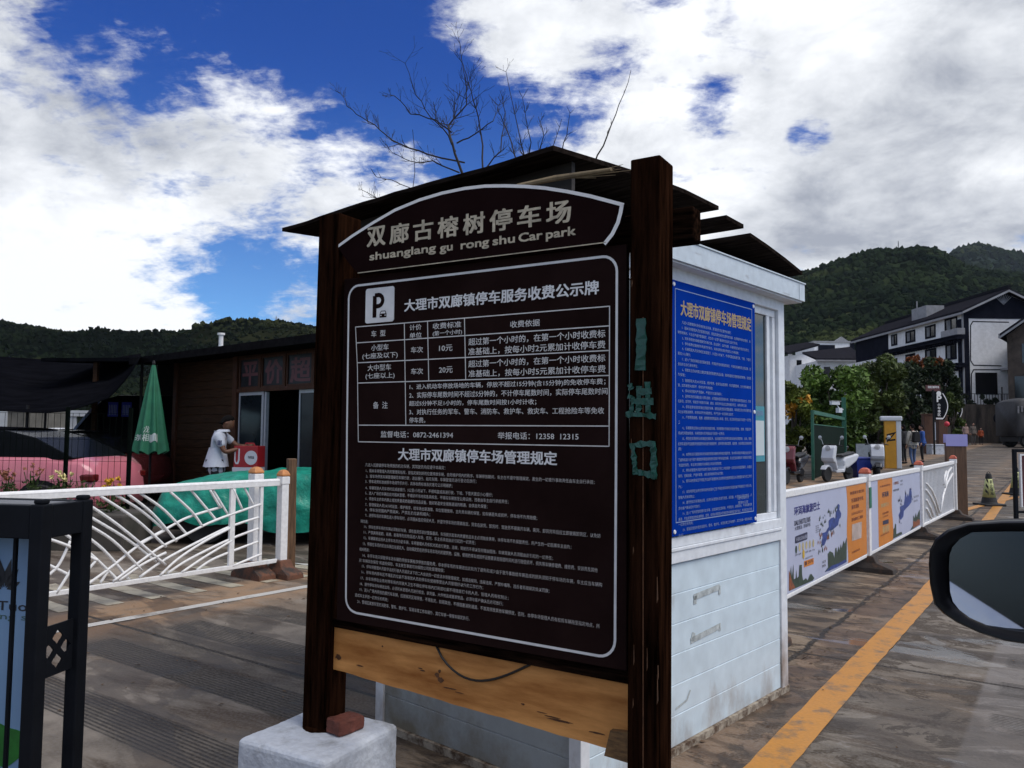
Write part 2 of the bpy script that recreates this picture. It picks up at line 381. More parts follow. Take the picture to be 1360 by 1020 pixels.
    base = mix(mth('MULTIPLY', combed, 0.36), base, (0.040, 0.037, 0.034))
    base = mix(mth('MULTIPLY', groove, 0.84), base, (0.030, 0.028, 0.027))
    # joints and the crack line
    jo = mth('ABSOLUTE', mth('SUBTRACT', mth('FRACT', mth('MULTIPLY', mth('ADD', Y, mth('MULTIPLY', mth('SUBTRACT', mid, 0.5), 0.03)), 0.415)), 0.374))
    joint = mth('SUBTRACT', 1.0, mr(jo, 0.004, 0.009))
    cr = mth('ABSOLUTE', mth('ADD', mth('ADD', X, 1.59), mth('MULTIPLY', mth('SUBTRACT', noise(5.0, (0.2, 1, 1)), 0.5), 0.12)))
    crack = mth('SUBTRACT', 1.0, mr(cr, 0.012, 0.030))
    crack = mth('MULTIPLY', crack, mr(noise(8.0, off=(3, 0, 0)), 0.30, 0.42))
    lines = mth('MAXIMUM', mth('MULTIPLY', joint, 0.95), crack)
    base = mix(lines, base, (0.025, 0.022, 0.020))
    base = mix(mr(fine, 0.35, 0.7, 0.0, 0.22), base, (0.30, 0.28, 0.26))
    # damp and standing water: darker and shinier
    wet = mr(noise(1.05, (0.6, 1.5, 1), off=(12, 3, 0), dist=0.9), 0.485, 0.53)
    pud = mr(noise(1.15, (0.7, 1.4, 1), off=(2.7, 14.2, 0), dist=0.5, detail=4), 0.60, 0.63); pud = mth('MULTIPLY', pud, mr(X, -2.6, -2.0))
    base = mix(mth('MULTIPLY', wet, 0.75), base, mix(1.0, base, (0.44, 0.40, 0.36), 'MULTIPLY'))
    L.new(base, b.inputs['Base Color'])
    rgh = mth('ADD', 0.62, mth('MULTIPLY', mid, 0.40)); rgh = mth('SUBTRACT', rgh, mth('MULTIPLY', wet, 0.28)); rgh = mth('SUBTRACT', rgh, mth('MULTIPLY', pud, 0.48))
    L.new(mth('ADD', 0.06, mth('ADD', mth('MULTIPLY', wet, 0.16), mth('MULTIPLY', pud, 0.35))), b.inputs['Specular IOR Level'])
    L.new(mth('MAXIMUM', rgh, 0.05), b.inputs['Roughness'])
    h = mth('SUBTRACT', mth('ADD', mth('MULTIPLY', fine, 0.5), mid), mth('MULTIPLY', mth('ADD', groove, lines), 1.6))
    h = mth('MULTIPLY', h, mth('SUBTRACT', 1.0, mth('MULTIPLY', pud, 0.95)))
    bp = N.new('ShaderNodeBump'); bp.inputs['Strength'].default_value = 0.5; bp.inputs['Distance'].default_value = 0.006
    L.new(h, bp.inputs['Height']); L.new(bp.outputs[0], b.inputs['Normal'])
    return m
def mixv(N, L, v):
    c = N.new('ShaderNodeCombineColor')
    for i in range(3): L.new(v, c.inputs[i])
    return c.outputs[0]
M_ground = ground_mat()

def axis(a, b, n, near, k):
    return [near + (a - near) * ((i / n) ** k) for i in range(n, 0, -1)] + [near] + [near + (b - near) * ((i / n) ** k) for i in range(1, n + 1)]
gm = MB(); gx = axis(-900, 900, 40, 0, 2.6); gy = [-30, -10, 0, 4, 8, 12] + [12 + 90 * i / 24 for i in range(1, 25)] + [125, 170, 240, 330, 450, 700, 1200]
gm.grid([[(x, y, gz(x, y)) for x in gx] for y in gy])
structure(gm.build('ground', M_ground, smooth=True, recalc=False))

# painted lines, each a sheet 4 mm above what it lies on, broken up by wear at their edges
M_yel = weathered('road_paint_yellow', (0.47, 0.195, 0.012), (0.12, 0.085, 0.05), rough=0.42, amount=(0.51, 0.68), scale=6.5, fine=55, bump=0.25)
M_whi = weathered('road_paint_white', (0.50, 0.485, 0.45), (0.17, 0.14, 0.11), rough=0.5, amount=(0.52, 0.70), scale=2.2, fine=50, bump=0.25)
M_cream = weathered('road_paint_cream', (0.40, 0.36, 0.27), (0.15, 0.12, 0.09), rough=0.55, amount=(0.45, 0.66), scale=3.5, fine=50, bump=0.25)
def strip(name, pts, w, m, dz=0.004, rag=0.004):
    b = MB(); rnd = random.Random(name); l = []; r = []
    P = [Vector(p) for p in pts]; out = []
    for i in range(len(P) - 1):
        k = max(2, int((P[i + 1] - P[i]).length / 0.12))
        for j in range(k): out.append(P[i].lerp(P[i + 1], j / k))
    out.append(P[-1])
    for i, p in enumerate(out):
        d = (out[min(i + 1, len(out) - 1)] - out[max(0, i - 1)]).normalized(); q = Vector((-d.y, d.x, 0))
        a = p + q * (w / 2 + rnd.uniform(-rag, rag)); c = p - q * (w / 2 + rnd.uniform(-rag, rag))
        l.append((a.x, a.y, gz(a.x, a.y) + dz)); r.append((c.x, c.y, gz(c.x, c.y) + dz))
    n = len(out); b.add(l + r, [(i, i + 1, n + i + 1, n + i) for i in range(n - 1)])
    return structure(b.build(name, m))
strip('road_edge_line', [(0.55, 2.85, 0), (1.175, 3.68, 0), (2.31, 5.30, 0), (3.89, 7.52, 0), (8.87, 14.75, 0), (13.3, 21.2, 0), (24, 36.8, 0)], 0.172, M_yel)
strip('road_stop_line', [GS(1262, 683), GS(1306, 671), GS(1352, 660)], 0.16, M_yel, dz=0.009)
strip('lane_line', [(-5.2, 3.75, 0), (-3.27, 6.08, 0), (-1.95, 7.76, 0), (-0.2, 10.0, 0)], 0.11, M_whi)
for i in range(9):                                    # cream cross bars of the marked walkway behind the left barrier
    e1 = Vector((-3.384, 6.884, 0)) + Vector((0.2555, 0.271, 0)) * (i - 2)
    e1 -= RX * 0.0
    strip('walkway_marking', [e1, e1 - RX * 1.35 + RD * 0.05], 0.15, M_cream, rag=0.008)
strip('parking_line', [GZ(372, 748), GZ(440, 752)], 0.10, M_whi)

# ------------------------------------------------------------------ hills
def hill_mat(name, a, b_, c, scale):
    m = bpy.data.materials.new(name); m.use_nodes = True
    nt = m.node_tree; N = nt.nodes; L = nt.links; p = N['Principled BSDF']; p.inputs['Roughness'].default_value = 0.9; p.inputs['Specular IOR Level'].default_value = 0.0
    tc = N.new('ShaderNodeTexCoord')
    n = N.new('ShaderNodeTexNoise'); n.inputs['Scale'].default_value = scale; n.inputs['Detail'].default_value = 9; n.inputs['Roughness'].default_value = 0.7; L.new(tc.outputs['Object'], n.inputs[0])
    mp = N.new('ShaderNodeMapping'); mp.inputs['Scale'].default_value = (1, 1, 4.5); L.new(tc.outputs['Object'], mp.inputs[0])   # terraces lie level
    n2 = N.new('ShaderNodeTexNoise'); n2.inputs['Scale'].default_value = scale * 0.35; n2.inputs['Detail'].default_value = 6; L.new(mp.outputs[0], n2.inputs[0])
    r = N.new('ShaderNodeValToRGB'); e = r.color_ramp.elements; e[0].position = 0.36; e[0].color = (*a, 1); e[1].position = 0.62; e[1].color = (*b_, 1); L.new(n.outputs[0], r.inputs[0])
    r2 = N.new('ShaderNodeValToRGB'); e = r2.color_ramp.elements; e[0].position = 0.55; e[0].color = (0, 0, 0, 1); e[1].position = 0.68; e[1].color = (.85, .85, .85, 1); L.new(n2.outputs[0], r2.inputs[0])
    mx = N.new('ShaderNodeMix'); mx.data_type = 'RGBA'; L.new(r2.outputs[0], mx.inputs[0]); L.new(r.outputs[0], mx.inputs[6]); mx.inputs[7].default_value = (*c, 1)
    L.new(mx.outputs[2], p.inputs['Base Color'])
    return m
M_hillR = hill_mat('forested_slope', (0.007, 0.013, 0.008), (0.024, 0.036, 0.014), (0.075, 0.080, 0.030), 0.035)
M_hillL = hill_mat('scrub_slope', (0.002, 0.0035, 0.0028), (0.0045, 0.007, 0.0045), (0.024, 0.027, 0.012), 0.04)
M_hillF = hill_mat('far_forested_slope', (0.010, 0.017, 0.015), (0.022, 0.034, 0.025), (0.035, 0.045, 0.028), 0.02)
M_can = hill_mat('tree_canopy', (0.0045, 0.0095, 0.0065), (0.019, 0.030, 0.012), (0.052, 0.062, 0.022), 0.03)
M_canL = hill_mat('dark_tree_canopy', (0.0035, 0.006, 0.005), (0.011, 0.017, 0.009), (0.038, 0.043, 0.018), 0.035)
def hill(name, m, crest, Yc, depth, base_y, base_z, n=140, k=70, amp=3.0):
    """crest: skyline as (pixel x, pixel y); the slope runs down from it towards the viewer"""
    b = MB(); xs = np.linspace(crest[0][0], crest[-1][0], n); cy = np.interp(xs, [c[0] for c in crest], [c[1] for c in crest])
    rows = []
    for j in range(k + 1):
        t = j / k; row = []
        for i in range(n):
            top = AT(xs[i], cy[i], Yc); dirx = top.x / Yc
            Yv = Yc + depth * (t - 0.82) / 0.82 if t > 0.82 else base_y + (Yc - base_y) * (t / 0.82)
            if t <= 0.82:
                s = t / 0.82; z = base_z + (top.z - base_z) * (0.35 * s + 0.65 * s * s * (3 - 2 * s))
            else: z = top.z - (t - 0.82) / 0.18 * depth * 0.35
            x = dirx * Yv
            h = mnoise.fractal(Vector((x, Yv, 0)) * 0.012, 1.0, 2.0, 5) * amp * 2.2 * min(1, t * 3)
            h += mnoise.noise(Vector((x, Yv, 3)) * 0.11) * amp * 0.4
            if t > 0.7: h *= 0.4
            row.append((x, Yv, z + h))
        rows.append(row)
    b.grid(rows); return structure(b.build(name, m, smooth=True)), rows
hr, rowsR = hill('hill', M_hillR, [(330, 560), (480, 535), (600, 515), (720, 498), (830, 470), (930, 425), (1060, 372), (1085, 367), (1110, 357), (1130, 352), (1160, 341), (1190, 341), (1225, 338), (1250, 343), (1262, 352), (1290, 366), (1330, 372), (1400, 378), (1500, 380), (1650, 420)], 620, 160, 150, 3, n=200)
hf, rowsF = hill('far_hill', M_hillF, [(1120, 420), (1200, 385), (1262, 345), (1280, 335), (1297, 331.5), (1315, 334), (1340, 341), (1400, 343), (1500, 372), (1700, 420)], 1300, 300, 640, 40, amp=4)
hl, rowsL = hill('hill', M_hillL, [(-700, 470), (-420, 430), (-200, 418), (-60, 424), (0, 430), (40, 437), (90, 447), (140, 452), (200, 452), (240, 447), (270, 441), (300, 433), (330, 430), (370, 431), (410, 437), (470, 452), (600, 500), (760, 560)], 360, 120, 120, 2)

# forest on the slopes: one mass nobody could count
def canopy(name, rows, count, smin, smax, rng, up=0.4, m=None):
    ico = bmesh.new(); bmesh.ops.create_icosphere(ico, subdivisions=1, radius=1.0)
    bv = [v.co.copy() for v in ico.verts]; bf = [tuple(v.index for v in f.verts) for f in ico.faces]; ico.free()
    b = MB(); rnd = random.Random(rng); k = len(rows); n = len(rows[0])
    for q in range(count):
        j = rnd.uniform(2, k * 0.84) if q > count * 0.22 else k * rnd.uniform(0.80, 0.84); i = rnd.uniform(0, n - 2)
        ji, ii = int(j), int(i); p = Vector(rows[ji][ii]).lerp(Vector(rows[ji + 1][ii + 1]), rnd.random())
        if mnoise.noise(p * 0.017) < -0.52 and q > count * 0.22: continue
        s = rnd.uniform(smin, smax) * (0.8 + p.y / 1500); o = len(b.v); sq = rnd.uniform(0.75, 1.25)
        for v in bv:
            w = 1 + rnd.uniform(-0.42, 0.36); b.v.append((p.x + v.x * s * w, p.y + v.y * s * w, p.z + (v.z * sq + up) * s * w))
        b.f += [tuple(x + o for x in f) for f in bf]
    o = b.build(name, m or M_can, recalc=False); o['kind'] = 'stuff'; o['label'] = 'dark green trees and scrub covering the hillsides'; return o
canopy('forest', rowsR, 36000, 0.7, 2.3, 1)
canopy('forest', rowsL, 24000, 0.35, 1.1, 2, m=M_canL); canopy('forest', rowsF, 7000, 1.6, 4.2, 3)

# small leaves, grit and scraps lying about on the concrete
lt = MB(); rl = random.Random(5)
for i in range(170):
    if i < 70: x, y = rl.uniform(-3.4, -.9), rl.uniform(3.6, 8.4)
    else:
        t = rl.uniform(3.4, 13); off = rl.choice((-.42, -.35, -.28, rl.uniform(-1.2, .9))) ; c = Vector((1.175, 3.68, 0)) + RD * (t - 3.4) + RX * off; x, y = c.x, c.y
    s = rl.uniform(.006, .022); a = rl.uniform(0, 6.28); z = gz(x, y) + .0045; w = rl.uniform(.35, .7); up = rl.uniform(.002, .010)
    p = [(math.cos(a) * s, math.sin(a) * s, 0), (-math.sin(a) * s * w, math.cos(a) * s * w, up), (-math.cos(a) * s, -math.sin(a) * s, up * .3), (math.sin(a) * s * w, -math.cos(a) * s * w, up * .6)]
    lt.add([(x + q[0], y + q[1], z + q[2]) for q in p], [(0, 1, 2, 3)])
o = lt.build('leaf_litter', mat('dead_leaf', (0.045, 0.024, 0.012), rough=.8, var=.6, scale=3, bump=0, col2=(0.10, 0.06, 0.03)), recalc=False); o['kind'] = 'stuff'; o['label'] = 'scattered dead leaves and grit on the concrete'
# ------------------------------------------------------------------ notice board on two posts
RULES = ["凡进入双廊镇停车场停放的机动车辆，其驾驶员均应遵守本规定：",
"1、服从车场管理人员的管理和指挥，按指定规划好的位置停放车辆，自觉维护场内的秩序。车辆停放期间，车主在不遵守管理规定，发生的一切意外事故责任由车主自行承担；",
"2、按车场停放车辆管理规范车辆行驶，进出慢行。如无车牌，车辆管理员进行登记后放行；",
"3、停车收费标准按照市场调节价执行，具体收费标准及优惠见公示明细表；",
"4、车辆驾驶人员车场时应减速慢行，5公里/小时以下，不得鸣笛或高速行驶。下坡、下雪天更应小心慢行；",
"5、进入广场的车辆应自觉服从管理，不得损坏场地和各类标志，不得将车辆放至公用设施，违者由车主自行承担责任；",
"6、停放车主的车内禁止摆放贵重易燃易爆危险品设备，做好防盗安全措施通道的畅通，自慎自负保管；",
"7、管理保安人员24小时巡查，维护秩序，给车场出现清障，车位管理使用，主负责车辆的保管，如车辆丢失或损坏，停车场不负责赔偿；",
"8、停车场范围内严禁烟火，严禁乱扔垃圾和烟头；",
"9、进停车场的车辆在进入停车场时，必须服从值班保安人员，并遵守停车场的限高标志，货车在装货、卸货时，驾驶员不得离开车辆，乘货、卸货完毕后应立即驶离卸货区，以免妨",
"碍交通；",
"10、停车在停车场的车辆必须制好车辆，请检查是否锁好整备器具，车场提示及车内贵重物品车主必须随身携带，本停车场不负保管责任，所产生的一切后果车主自负；",
"11、严禁携带易燃、易爆、剧毒等危险物品进入车场，否则，车主将承担由此引起的一切责任；",
"12、车辆离场出场人主停车场员协助车辆，车场管理人员有权对其进行更查，违章，驾驶员不得以任何理由阻挡，车辆驾驶人员须服由此引起的一切责任；",
"13、停放在车场的机动车辆应在规定人、自动规定的在的停车用车场内的建筑物、设施、使用的停车或损坏设施要承担赔偿时间内进行赔偿损坏。损失等车辆修理费、维修费、安装费及其他",
"相关费用；",
"14、本停车场只保管停车场车辆的停放车辆有序停放的服务费，非本停车场的车辆进出此处为了避免和减少由于意外事故给车辆造成的损失须知于停车场的车辆，车主应当车辆购",
"买“车辆综合保险”和盗抢保险，车主发生事故可向保险公司及受理赔偿；",
"15、停车场管理人员能守法的行驶人员规定以下的二人会说的一切合法本场管理规定，如遇违规则、违规违规、严禁吵嘴等，违反者将按规定处以罚款；",
"16、停车场内停车区不得乱扔垃圾不准堆放人员的停车处使用等营业人员管理好以外的工作行为；",
"17、本车场停在业务时停车场内驾驶人卫生不得在停车场内打闹或吐痰不得随意打卡的人员，管理人员有权制止；",
"18、遵守停车场车辆进出场，必须听从管理人员进行检查、装货量、大件物品或搬家物品，必须与客户确认后方可放行；",
"19、进入广场内停放的摩托车车辆，应按规定区域停放，不得乱扔，妨碍其他，不得阻塞消防通道，不准其停放其他车辆停放，否则，本停车场管理人员有权将车辆拖至指定地点，所",
"造成车主承担一切责任和费用；",
"20、管辖区发放车管的消防车、警车、救护车、军用车等工作车辆外，其它车辆一律按本规定执行。"]
def seeded(m): return m
M_post = mat('dark_stained_timber', (0.0040, 0.0020, 0.0013), rough=0.7, var=0.7, scale=4, stretch=(9, 9, 0.8), bump=0.5, detail=10, col2=(0.022, 0.0090, 0.0046), thresh=(0.34, 0.84), spec=0.0)
M_beam = mat('dark_beam_timber', (0.009, 0.0055, 0.004), rough=0.65, var=0.7, scale=7, stretch=(0.6, 9, 9), bump=0.35, col2=(0.02, 0.010, 0.006), thresh=(0.4, 0.8), spec=0.0)
M_panel = mat('brown_sign_sheet', (0.0150, 0.0078, 0.0070), rough=0.5, var=0.22, scale=3.5, bump=0.02, spec=0.0, col2=(0.0185, 0.0098, 0.0088))
M_panel2 = mat('brown_header_sheet', (0.0120, 0.0058, 0.0058), rough=0.5, var=0.22, scale=3.5, bump=0.02, spec=0.0)
M_rim = mat('white_print', (0.72, 0.71, 0.69), rough=0.5, var=0.10, scale=20, bump=0)
M_text = mat('pale_print', (0.62, 0.60, 0.57), rough=0.5, var=0.12, scale=20, bump=0)
M_small = mat('dull_print', (0.46, 0.43, 0.40), rough=0.55, var=0.15, scale=14, bump=0)
M_gold = mat('aged_cream_letters', (0.44, 0.38, 0.27), rough=0.5, var=0.35, scale=30, bump=0.1)
M_plank = mat('raw_pine', (0.40, 0.140, 0.028), rough=0.58, var=0.28, scale=2.6, stretch=(1.0, 6, 6), bump=0.12, col2=(0.58, 0.275, 0.085), thresh=(0.30, 0.70), spec=0.2)
M_tape = mat('green_tape', (0.0025, 0.062, 0.044), rough=0.35, var=0.35, scale=40, bump=0.5, bdist=0.004)
M_knot = mat('charred_knot', (0.105, 0.042, 0.014), rough=0.8, var=0.5, scale=30)

SO = (-0.715, 3.095, 0.0); SRZ = -R(121.3 - 90)
board = thing('notice_board', 'tall dark brown car park notice board with arched header on two dark timber posts', 'sign', SO, SRZ)
# left post, leaning very slightly; the front faces lie at y=0
lp = MB(); lp.hexa([(-.105, 0, .33), (0, 0, .33), (0, .13, .33), (-.105, .13, .33), (-.08, 0, 2.365), (.03, 0, 2.365), (.03, .13, 2.365), (-.08, .13, 2.365)])
lp.lathe([(.085, .345), (.078, .362)], 18, (-.05, .065, 0))
lpo = lp.build('post', M_post, board, bevel=0.006)
rp = MB(); rp.hexa([(1.250, 0, -.02), (1.348, 0, -.02), (1.348, .12, -.02), (1.250, .12, -.02), (1.264, 0, 2.362), (1.363, 0, 2.362), (1.363, .12, 2.362), (1.264, .12, 2.362)])
rpo = rp.build('post', M_post, board, bevel=0.006)
# splits and chips in the right post
M_chip = mat('bare_chipped_timber', (0.10, 0.045, 0.018), rough=0.7, var=0.4, scale=20)
for i in range(9):
    ch = MB()
    z = random.uniform(.6, 2.25); x = 1.262 + random.choice((.008, .012, .055, .06, .088)) + random.uniform(-.004, .004); h = random.uniform(.02, .09)
    ch.hexa([(x, -.0012, z), (x + .0035, -.0012, z + .012), (x + .0035, .002, z + .012), (x, .002, z), (x + .001, -.0012, z + h), (x + .0018, -.0012, z + h), (x + .0018, .002, z + h), (x + .001, .002, z + h)])
    ch.build('timber_chip', M_chip, rpo)
gv = MB(); gv.hexa([(1.304, -.0015, .3), (1.3075, -.0015, .3), (1.3075, .002, .3), (1.304, .002, .3), (1.306, -.0015, 1.86), (1.308, -.0015, 1.86), (1.308, .002, 1.86), (1.306, .002, 1.86)])
gv.build('timber_split', M_knot, rpo)
# green tape characters stuck on the right post: a bar and the two characters for entrance
fr0 = lambda a, b: (a, -.0022, b)
tp = MB()
def tape(pts, w, j=0.003):
    rnd = random.Random(len(tp.v) + 3); q = []
    for i in range(len(pts) - 1):
        a, b = Vector(pts[i]), Vector(pts[i + 1])
        for k in range(5): q.append(a.lerp(b, k / 5))
    q.append(Vector(pts[-1])); n = len(q); l = []; r = []
    for i, p in enumerate(q):
        d = (q[min(i + 1, n - 1)] - q[max(i - 1, 0)]).normalized(); o = Vector((-d.y, d.x)); ww = w / 2 + rnd.uniform(-j, j)
        l.append((p.x + o.x * ww, -.0015 - rnd.uniform(0, .0045), p.y + o.y * ww)); r.append((p.x - o.x * ww, -.0015 - rnd.uniform(0, .0045), p.y - o.y * ww))
    b0 = [(x, .004, z) for x, y, z in l]; b1 = [(x, .004, z) for x, y, z in r]
    tp.add(l + r + b0 + b1, [(i, i + 1, n + i + 1, n + i) for i in range(n - 1)] + [(i, 2 * n + i, 2 * n + i + 1, i + 1) for i in range(n - 1)] + [(n + i, n + i + 1, 3 * n + i + 1, 3 * n + i) for i in range(n - 1)])
tape([(1.300, 1.856), (1.302, 1.775), (1.298, 1.696)], .033)
tp.build('tape_bar', M_tape, rpo); tp = MB()
# jin: dot, hook foot, two crosses
tape([(1.262, 1.655), (1.270, 1.637)], .018); tape([(1.258, 1.617), (1.276, 1.612), (1.268, 1.566)], .014); tape([(1.250, 1.561), (1.30, 1.560), (1.349, 1.554)], .016)
tape([(1.285, 1.628), (1.336, 1.632)], .017); tape([(1.277, 1.600), (1.341, 1.600)], .017); tape([(1.294, 1.648), (1.293, 1.58), (1.287, 1.566)], .017); tape([(1.322, 1.660), (1.323, 1.566)], .018)
tp.build('tape_character', M_tape, rpo); tp = MB()
# kou
tape([(1.272, 1.470), (1.279, 1.420), (1.282, 1.378)], .016); tape([(1.264, 1.463), (1.30, 1.470), (1.347, 1.473)], .018); tape([(1.340, 1.474), (1.341, 1.42), (1.341, 1.366)], .018); tape([(1.276, 1.386), (1.31, 1.382), (1.348, 1.374)], .018)
tp.build('tape_character', M_tape, rpo)
# cross beam behind, its ends stand out past both posts
bmn = MB(); bmn.box(-.195, 1.425, .1302, .205, 2.115, 2.225); bmn.build('cross_beam', M_beam, board, bevel=0.006)
# header board with arched top
arc = [(.017, 2.232), (.10, 2.268), (.207, 2.307), (.31, 2.340), (.426, 2.362), (.53, 2.372), (.63, 2.374), (.715, 2.369), (.798, 2.357), (.88, 2.342), (.955, 2.325), (1.04, 2.300), (1.124, 2.272), (1.241, 2.226)]
right = [(1.236, 2.200), (1.227, 2.169), (1.208, 2.135), (1.180, 2.106)]; bottom = [(.131, 2.110), (.075, 2.165)]
hdr = MB(); hdr.prism(arc + right + bottom, .004, .030); ho = hdr.build('header_board', M_panel2, board)
rm = MB(); fH = lambda a, b: (a, .0028, b)
inset = lambda P, dx, dz: [(x + dx, z + dz) for x, z in P]
stroke(rm, inset(arc, 0, -.005), .0115, fH); stroke(rm, inset([arc[-1]] + right, -.006, -.002), .013, fH)
rm.build('border_line', M_rim, ho)
rl = MB(); stroke(rl, inset([right[-1], bottom[0]], 0, .003), .0035, fH); rl.build('border_line', M_gold, ho)
ht = MB()
chars = '双廊古榕树停车场'; cx0, cx1 = .170, 1.070
for i, c in enumerate(chars):
    a = cx0 + (cx1 - cx0) * i / 8 + .007; w = (cx1 - cx0) / 8 - .024
    tz = 2.209 - .016 * i / 7
    write(ht, c, fH, a, tz, a + w, tz + .074, bold=.034, res=3)
hl_ = ht.build('title_lettering', M_gold, ho)
hp = MB()
for s, a, b in (('shuanglang', .191, .505), ('gu', .525, .580), ('rong', .617, .735), ('shu', .752, .840), ('Car', .857, .948), ('park', .963, 1.072)):
    vs, fs = glyphs(s, 0, 3)
    x0 = min(v[0] for v in vs); x1 = max(v[0] for v in vs); sc = (b - a) / (x1 - x0); bz = 2.156 - .010 * (a - .191) / .88
    for i, (dx, dz) in enumerate(((-.0014, -.001), (.0014, -.001), (-.0014, .001), (.0014, .001), (0, 0))):
        hp.add([(a + (x - x0) * sc + dx, .0028 - i * .00005, bz + y * .0415 + dz) for x, y in vs], fs)
hp.build('roman_lettering', M_gold, ho)
# main panel
pn = MB(); pn.box(.031, 1.238, .034, .058, .772, 2.1035); po = pn.build('panel', M_panel, board, bevel=0.003)
fP = lambda a, b: (a, .0322, b)
bd = MB()
rr = [(.106, 2.071)] + [(1.155, 2.071)] + [(1.155 + .05 * math.sin(R(t)), 2.019 + .052 * math.cos(R(t))) for t in range(15, 91, 15)] + [(1.203, 1.4), (1.200, .86)] + \
     [(1.145 + .055 * math.cos(R(t)), .86 - .055 * math.sin(R(t))) for t in range(15, 91, 15)] + [(.135, .812)] + [(.130 - .05 * math.sin(R(t)), .864 - .05 * math.cos(R(t))) for t in range(15, 91, 15)] + \
     [(.066, 1.5), (.060, 2.022)] + [(.108 - .048 * math.cos(R(t)), 2.022 + .049 * math.sin(R(t))) for t in range(15, 91, 15)]
stroke(bd, rr, .0085, fP); bd.build('border_line', M_rim, po)
# parking symbol
pk = MB(); pk.prism(rrect(.149, .291, 1.918, 2.053, .010), .0312, .0338); pko = pk.build('parking_symbol', M_rim, po)
pp = MB(); fK = lambda a, b: (a, .0303, b)
stroke(pp, [(.196, 1.938), (.196, 2.022)], .019, fK)
ring = [(.196, 2.024)] + [(.214 + .022 * math.sin(R(t)), 2.003 + .0215 * math.cos(R(t))) for t in range(0, 181, 18)] + [(.196, 1.981)]
stroke(pp, ring, .0165, fK)
pp.add([fK(*q) for q in ((.228, 1.962), (.250, 1.962), (.256, 1.950), (.256, 1.936), (.222, 1.936), (.222, 1.950))], [(0, 1, 2, 3, 4, 5)])
pp.build('letter', M_panel, pko)
ww = MB(); ww.add([(x, .0298, z) for x, z in ((.230, 1.959), (.248, 1.959), (.252, 1.951), (.226, 1.951))], [(0, 1, 2, 3)])
for q in (.226, .247): ww.add([(x, .0298, z) for x, z in ((q, 1.946), (q + .006, 1.946), (q + .006, 1.942), (q, 1.942))], [(0, 1, 2, 3)])
ww.build('car_mark', M_rim, pko)
tt = MB(); write(tt, '大理市双廊镇停车服务收费公示牌', fP, .342, 1.951, 1.141, 1.996, bold=.032, res=3)
write(tt, '大理市双廊镇停车场管理规定', fP, .325, 1.396, .992, 1.440, bold=.032, res=3)
tt.build('heading_lettering', M_rim, po)
tb = MB(); lw = .0036
for l in ([(.098, 1.908), (1.180, 1.908)], [(.126, 1.461), (1.179, 1.461)], [(.099, 1.908), (.113, 1.75), (.126, 1.461)], [(1.180, 1.909), (1.179, 1.460)], [(.105, 1.845), (1.178, 1.845)], [(.111, 1.767), (1.179, 1.766)],
          [(.117, 1.688), (1.179, 1.686)], [(.124, 1.525), (1.179, 1.525)], [(.342, 1.908), (.350, 1.72), (.358, 1.526)], [(.451, 1.907), (.461, 1.687)], [(.616, 1.907), (.625, 1.687)]): stroke(tb, l, lw, fP)
tb.build('table_rules', M_text, po)
tx = MB()
for s, a, b, c, d in (('车  型', .181, 1.864, .251, 1.888), ('计价', .368, 1.878, .423, 1.899), ('单位', .369, 1.849, .425, 1.869), ('收费标准', .476, 1.876, .602, 1.898), ('(第一个小时)', .476, 1.849, .606, 1.869),
        ('收费依据', .808, 1.861, .924, 1.884), ('小型车', .182, 1.810, .268, 1.834), ('(七座及以下)', .138, 1.777, .313, 1.802), ('车次', .376, 1.793, .432, 1.816), ('10元', .506, 1.793, .565, 1.816),
        ('超过第一个小时的，在第一个小时收费标', .635, 1.808, 1.165, 1.834), ('准基础上，按每小时2元累加计收停车费', .635, 1.773, 1.165, 1.799),
        ('大中型车', .166, 1.733, .282, 1.757), ('(七座以上)', .156, 1.700, .300, 1.725), ('车次', .378, 1.713, .434, 1.736), ('20元', .507, 1.714, .567, 1.737),
        ('超过第一个小时的，在第一个小时收费标', .636, 1.730, 1.165, 1.755), ('准基础上，按每小时5元累加计收停车费', .637, 1.695, 1.166, 1.720),
        ('1、进入机动车停放场地的车辆，停放不超过15分钟(含15分钟)的免收停车费；', .373, 1.655, 1.166, 1.677), ('2、实际停车尾数时间不超过5分钟的，不计停车尾数时间，实际停车尾数时间', .372, 1.625, 1.173, 1.647),
        ('超过5分钟不足1小时的，停车尾数时间按1小时计收；', .372, 1.595, .913, 1.615), ('3、对执行任务的军车、警车、消防车、救护车、救灾车、工程抢险车等免收', .373, 1.564, 1.161, 1.585), ('停车费。', .374, 1.534, .448, 1.554),
        ('备  注', .197, 1.588, .269, 1.614), ('监督电话：0872-2461394', .238, 1.479, .573, 1.503), ('举报电话：12358  12315', .762, 1.479, 1.071, 1.503)):
    write(tx, s, fP, a, b, c, d, bold=.012)
tx.build('table_lettering', M_text, po)
rg = MB()
ends = [(.164, 1.374, .542), (.168, 1.352, 1.129), (.169, 1.331, .676), (.166, 1.311, .574), (.167, 1.287, .744), (.167, 1.267, .808), (.168, 1.246, .723), (.168, 1.224, .920), (.169, 1.204, .477), (.169, 1.184, 1.150), (.147, 1.159, .184), (.165, 1.140, 1.047),
        (.163, 1.119, .676), (.164, 1.098, .980), (.161, 1.076, 1.140), (.144, 1.053, .193), (.160, 1.032, 1.156), (.143, 1.011, .544), (.158, .991, .968), (.156, .969, .709), (.153, .946, .812), (.150, .924, .790), (.149, .903, 1.148), (.126, .879, .289), (.138, .857, .654)]
for s, (a, z, c) in zip(RULES, ends): write(rg, s, fP, a, z - .0075, c, z + .0065, res=1, slope=-.006 if c > .9 else 0)
rg.build('rules_lettering', M_small, po)
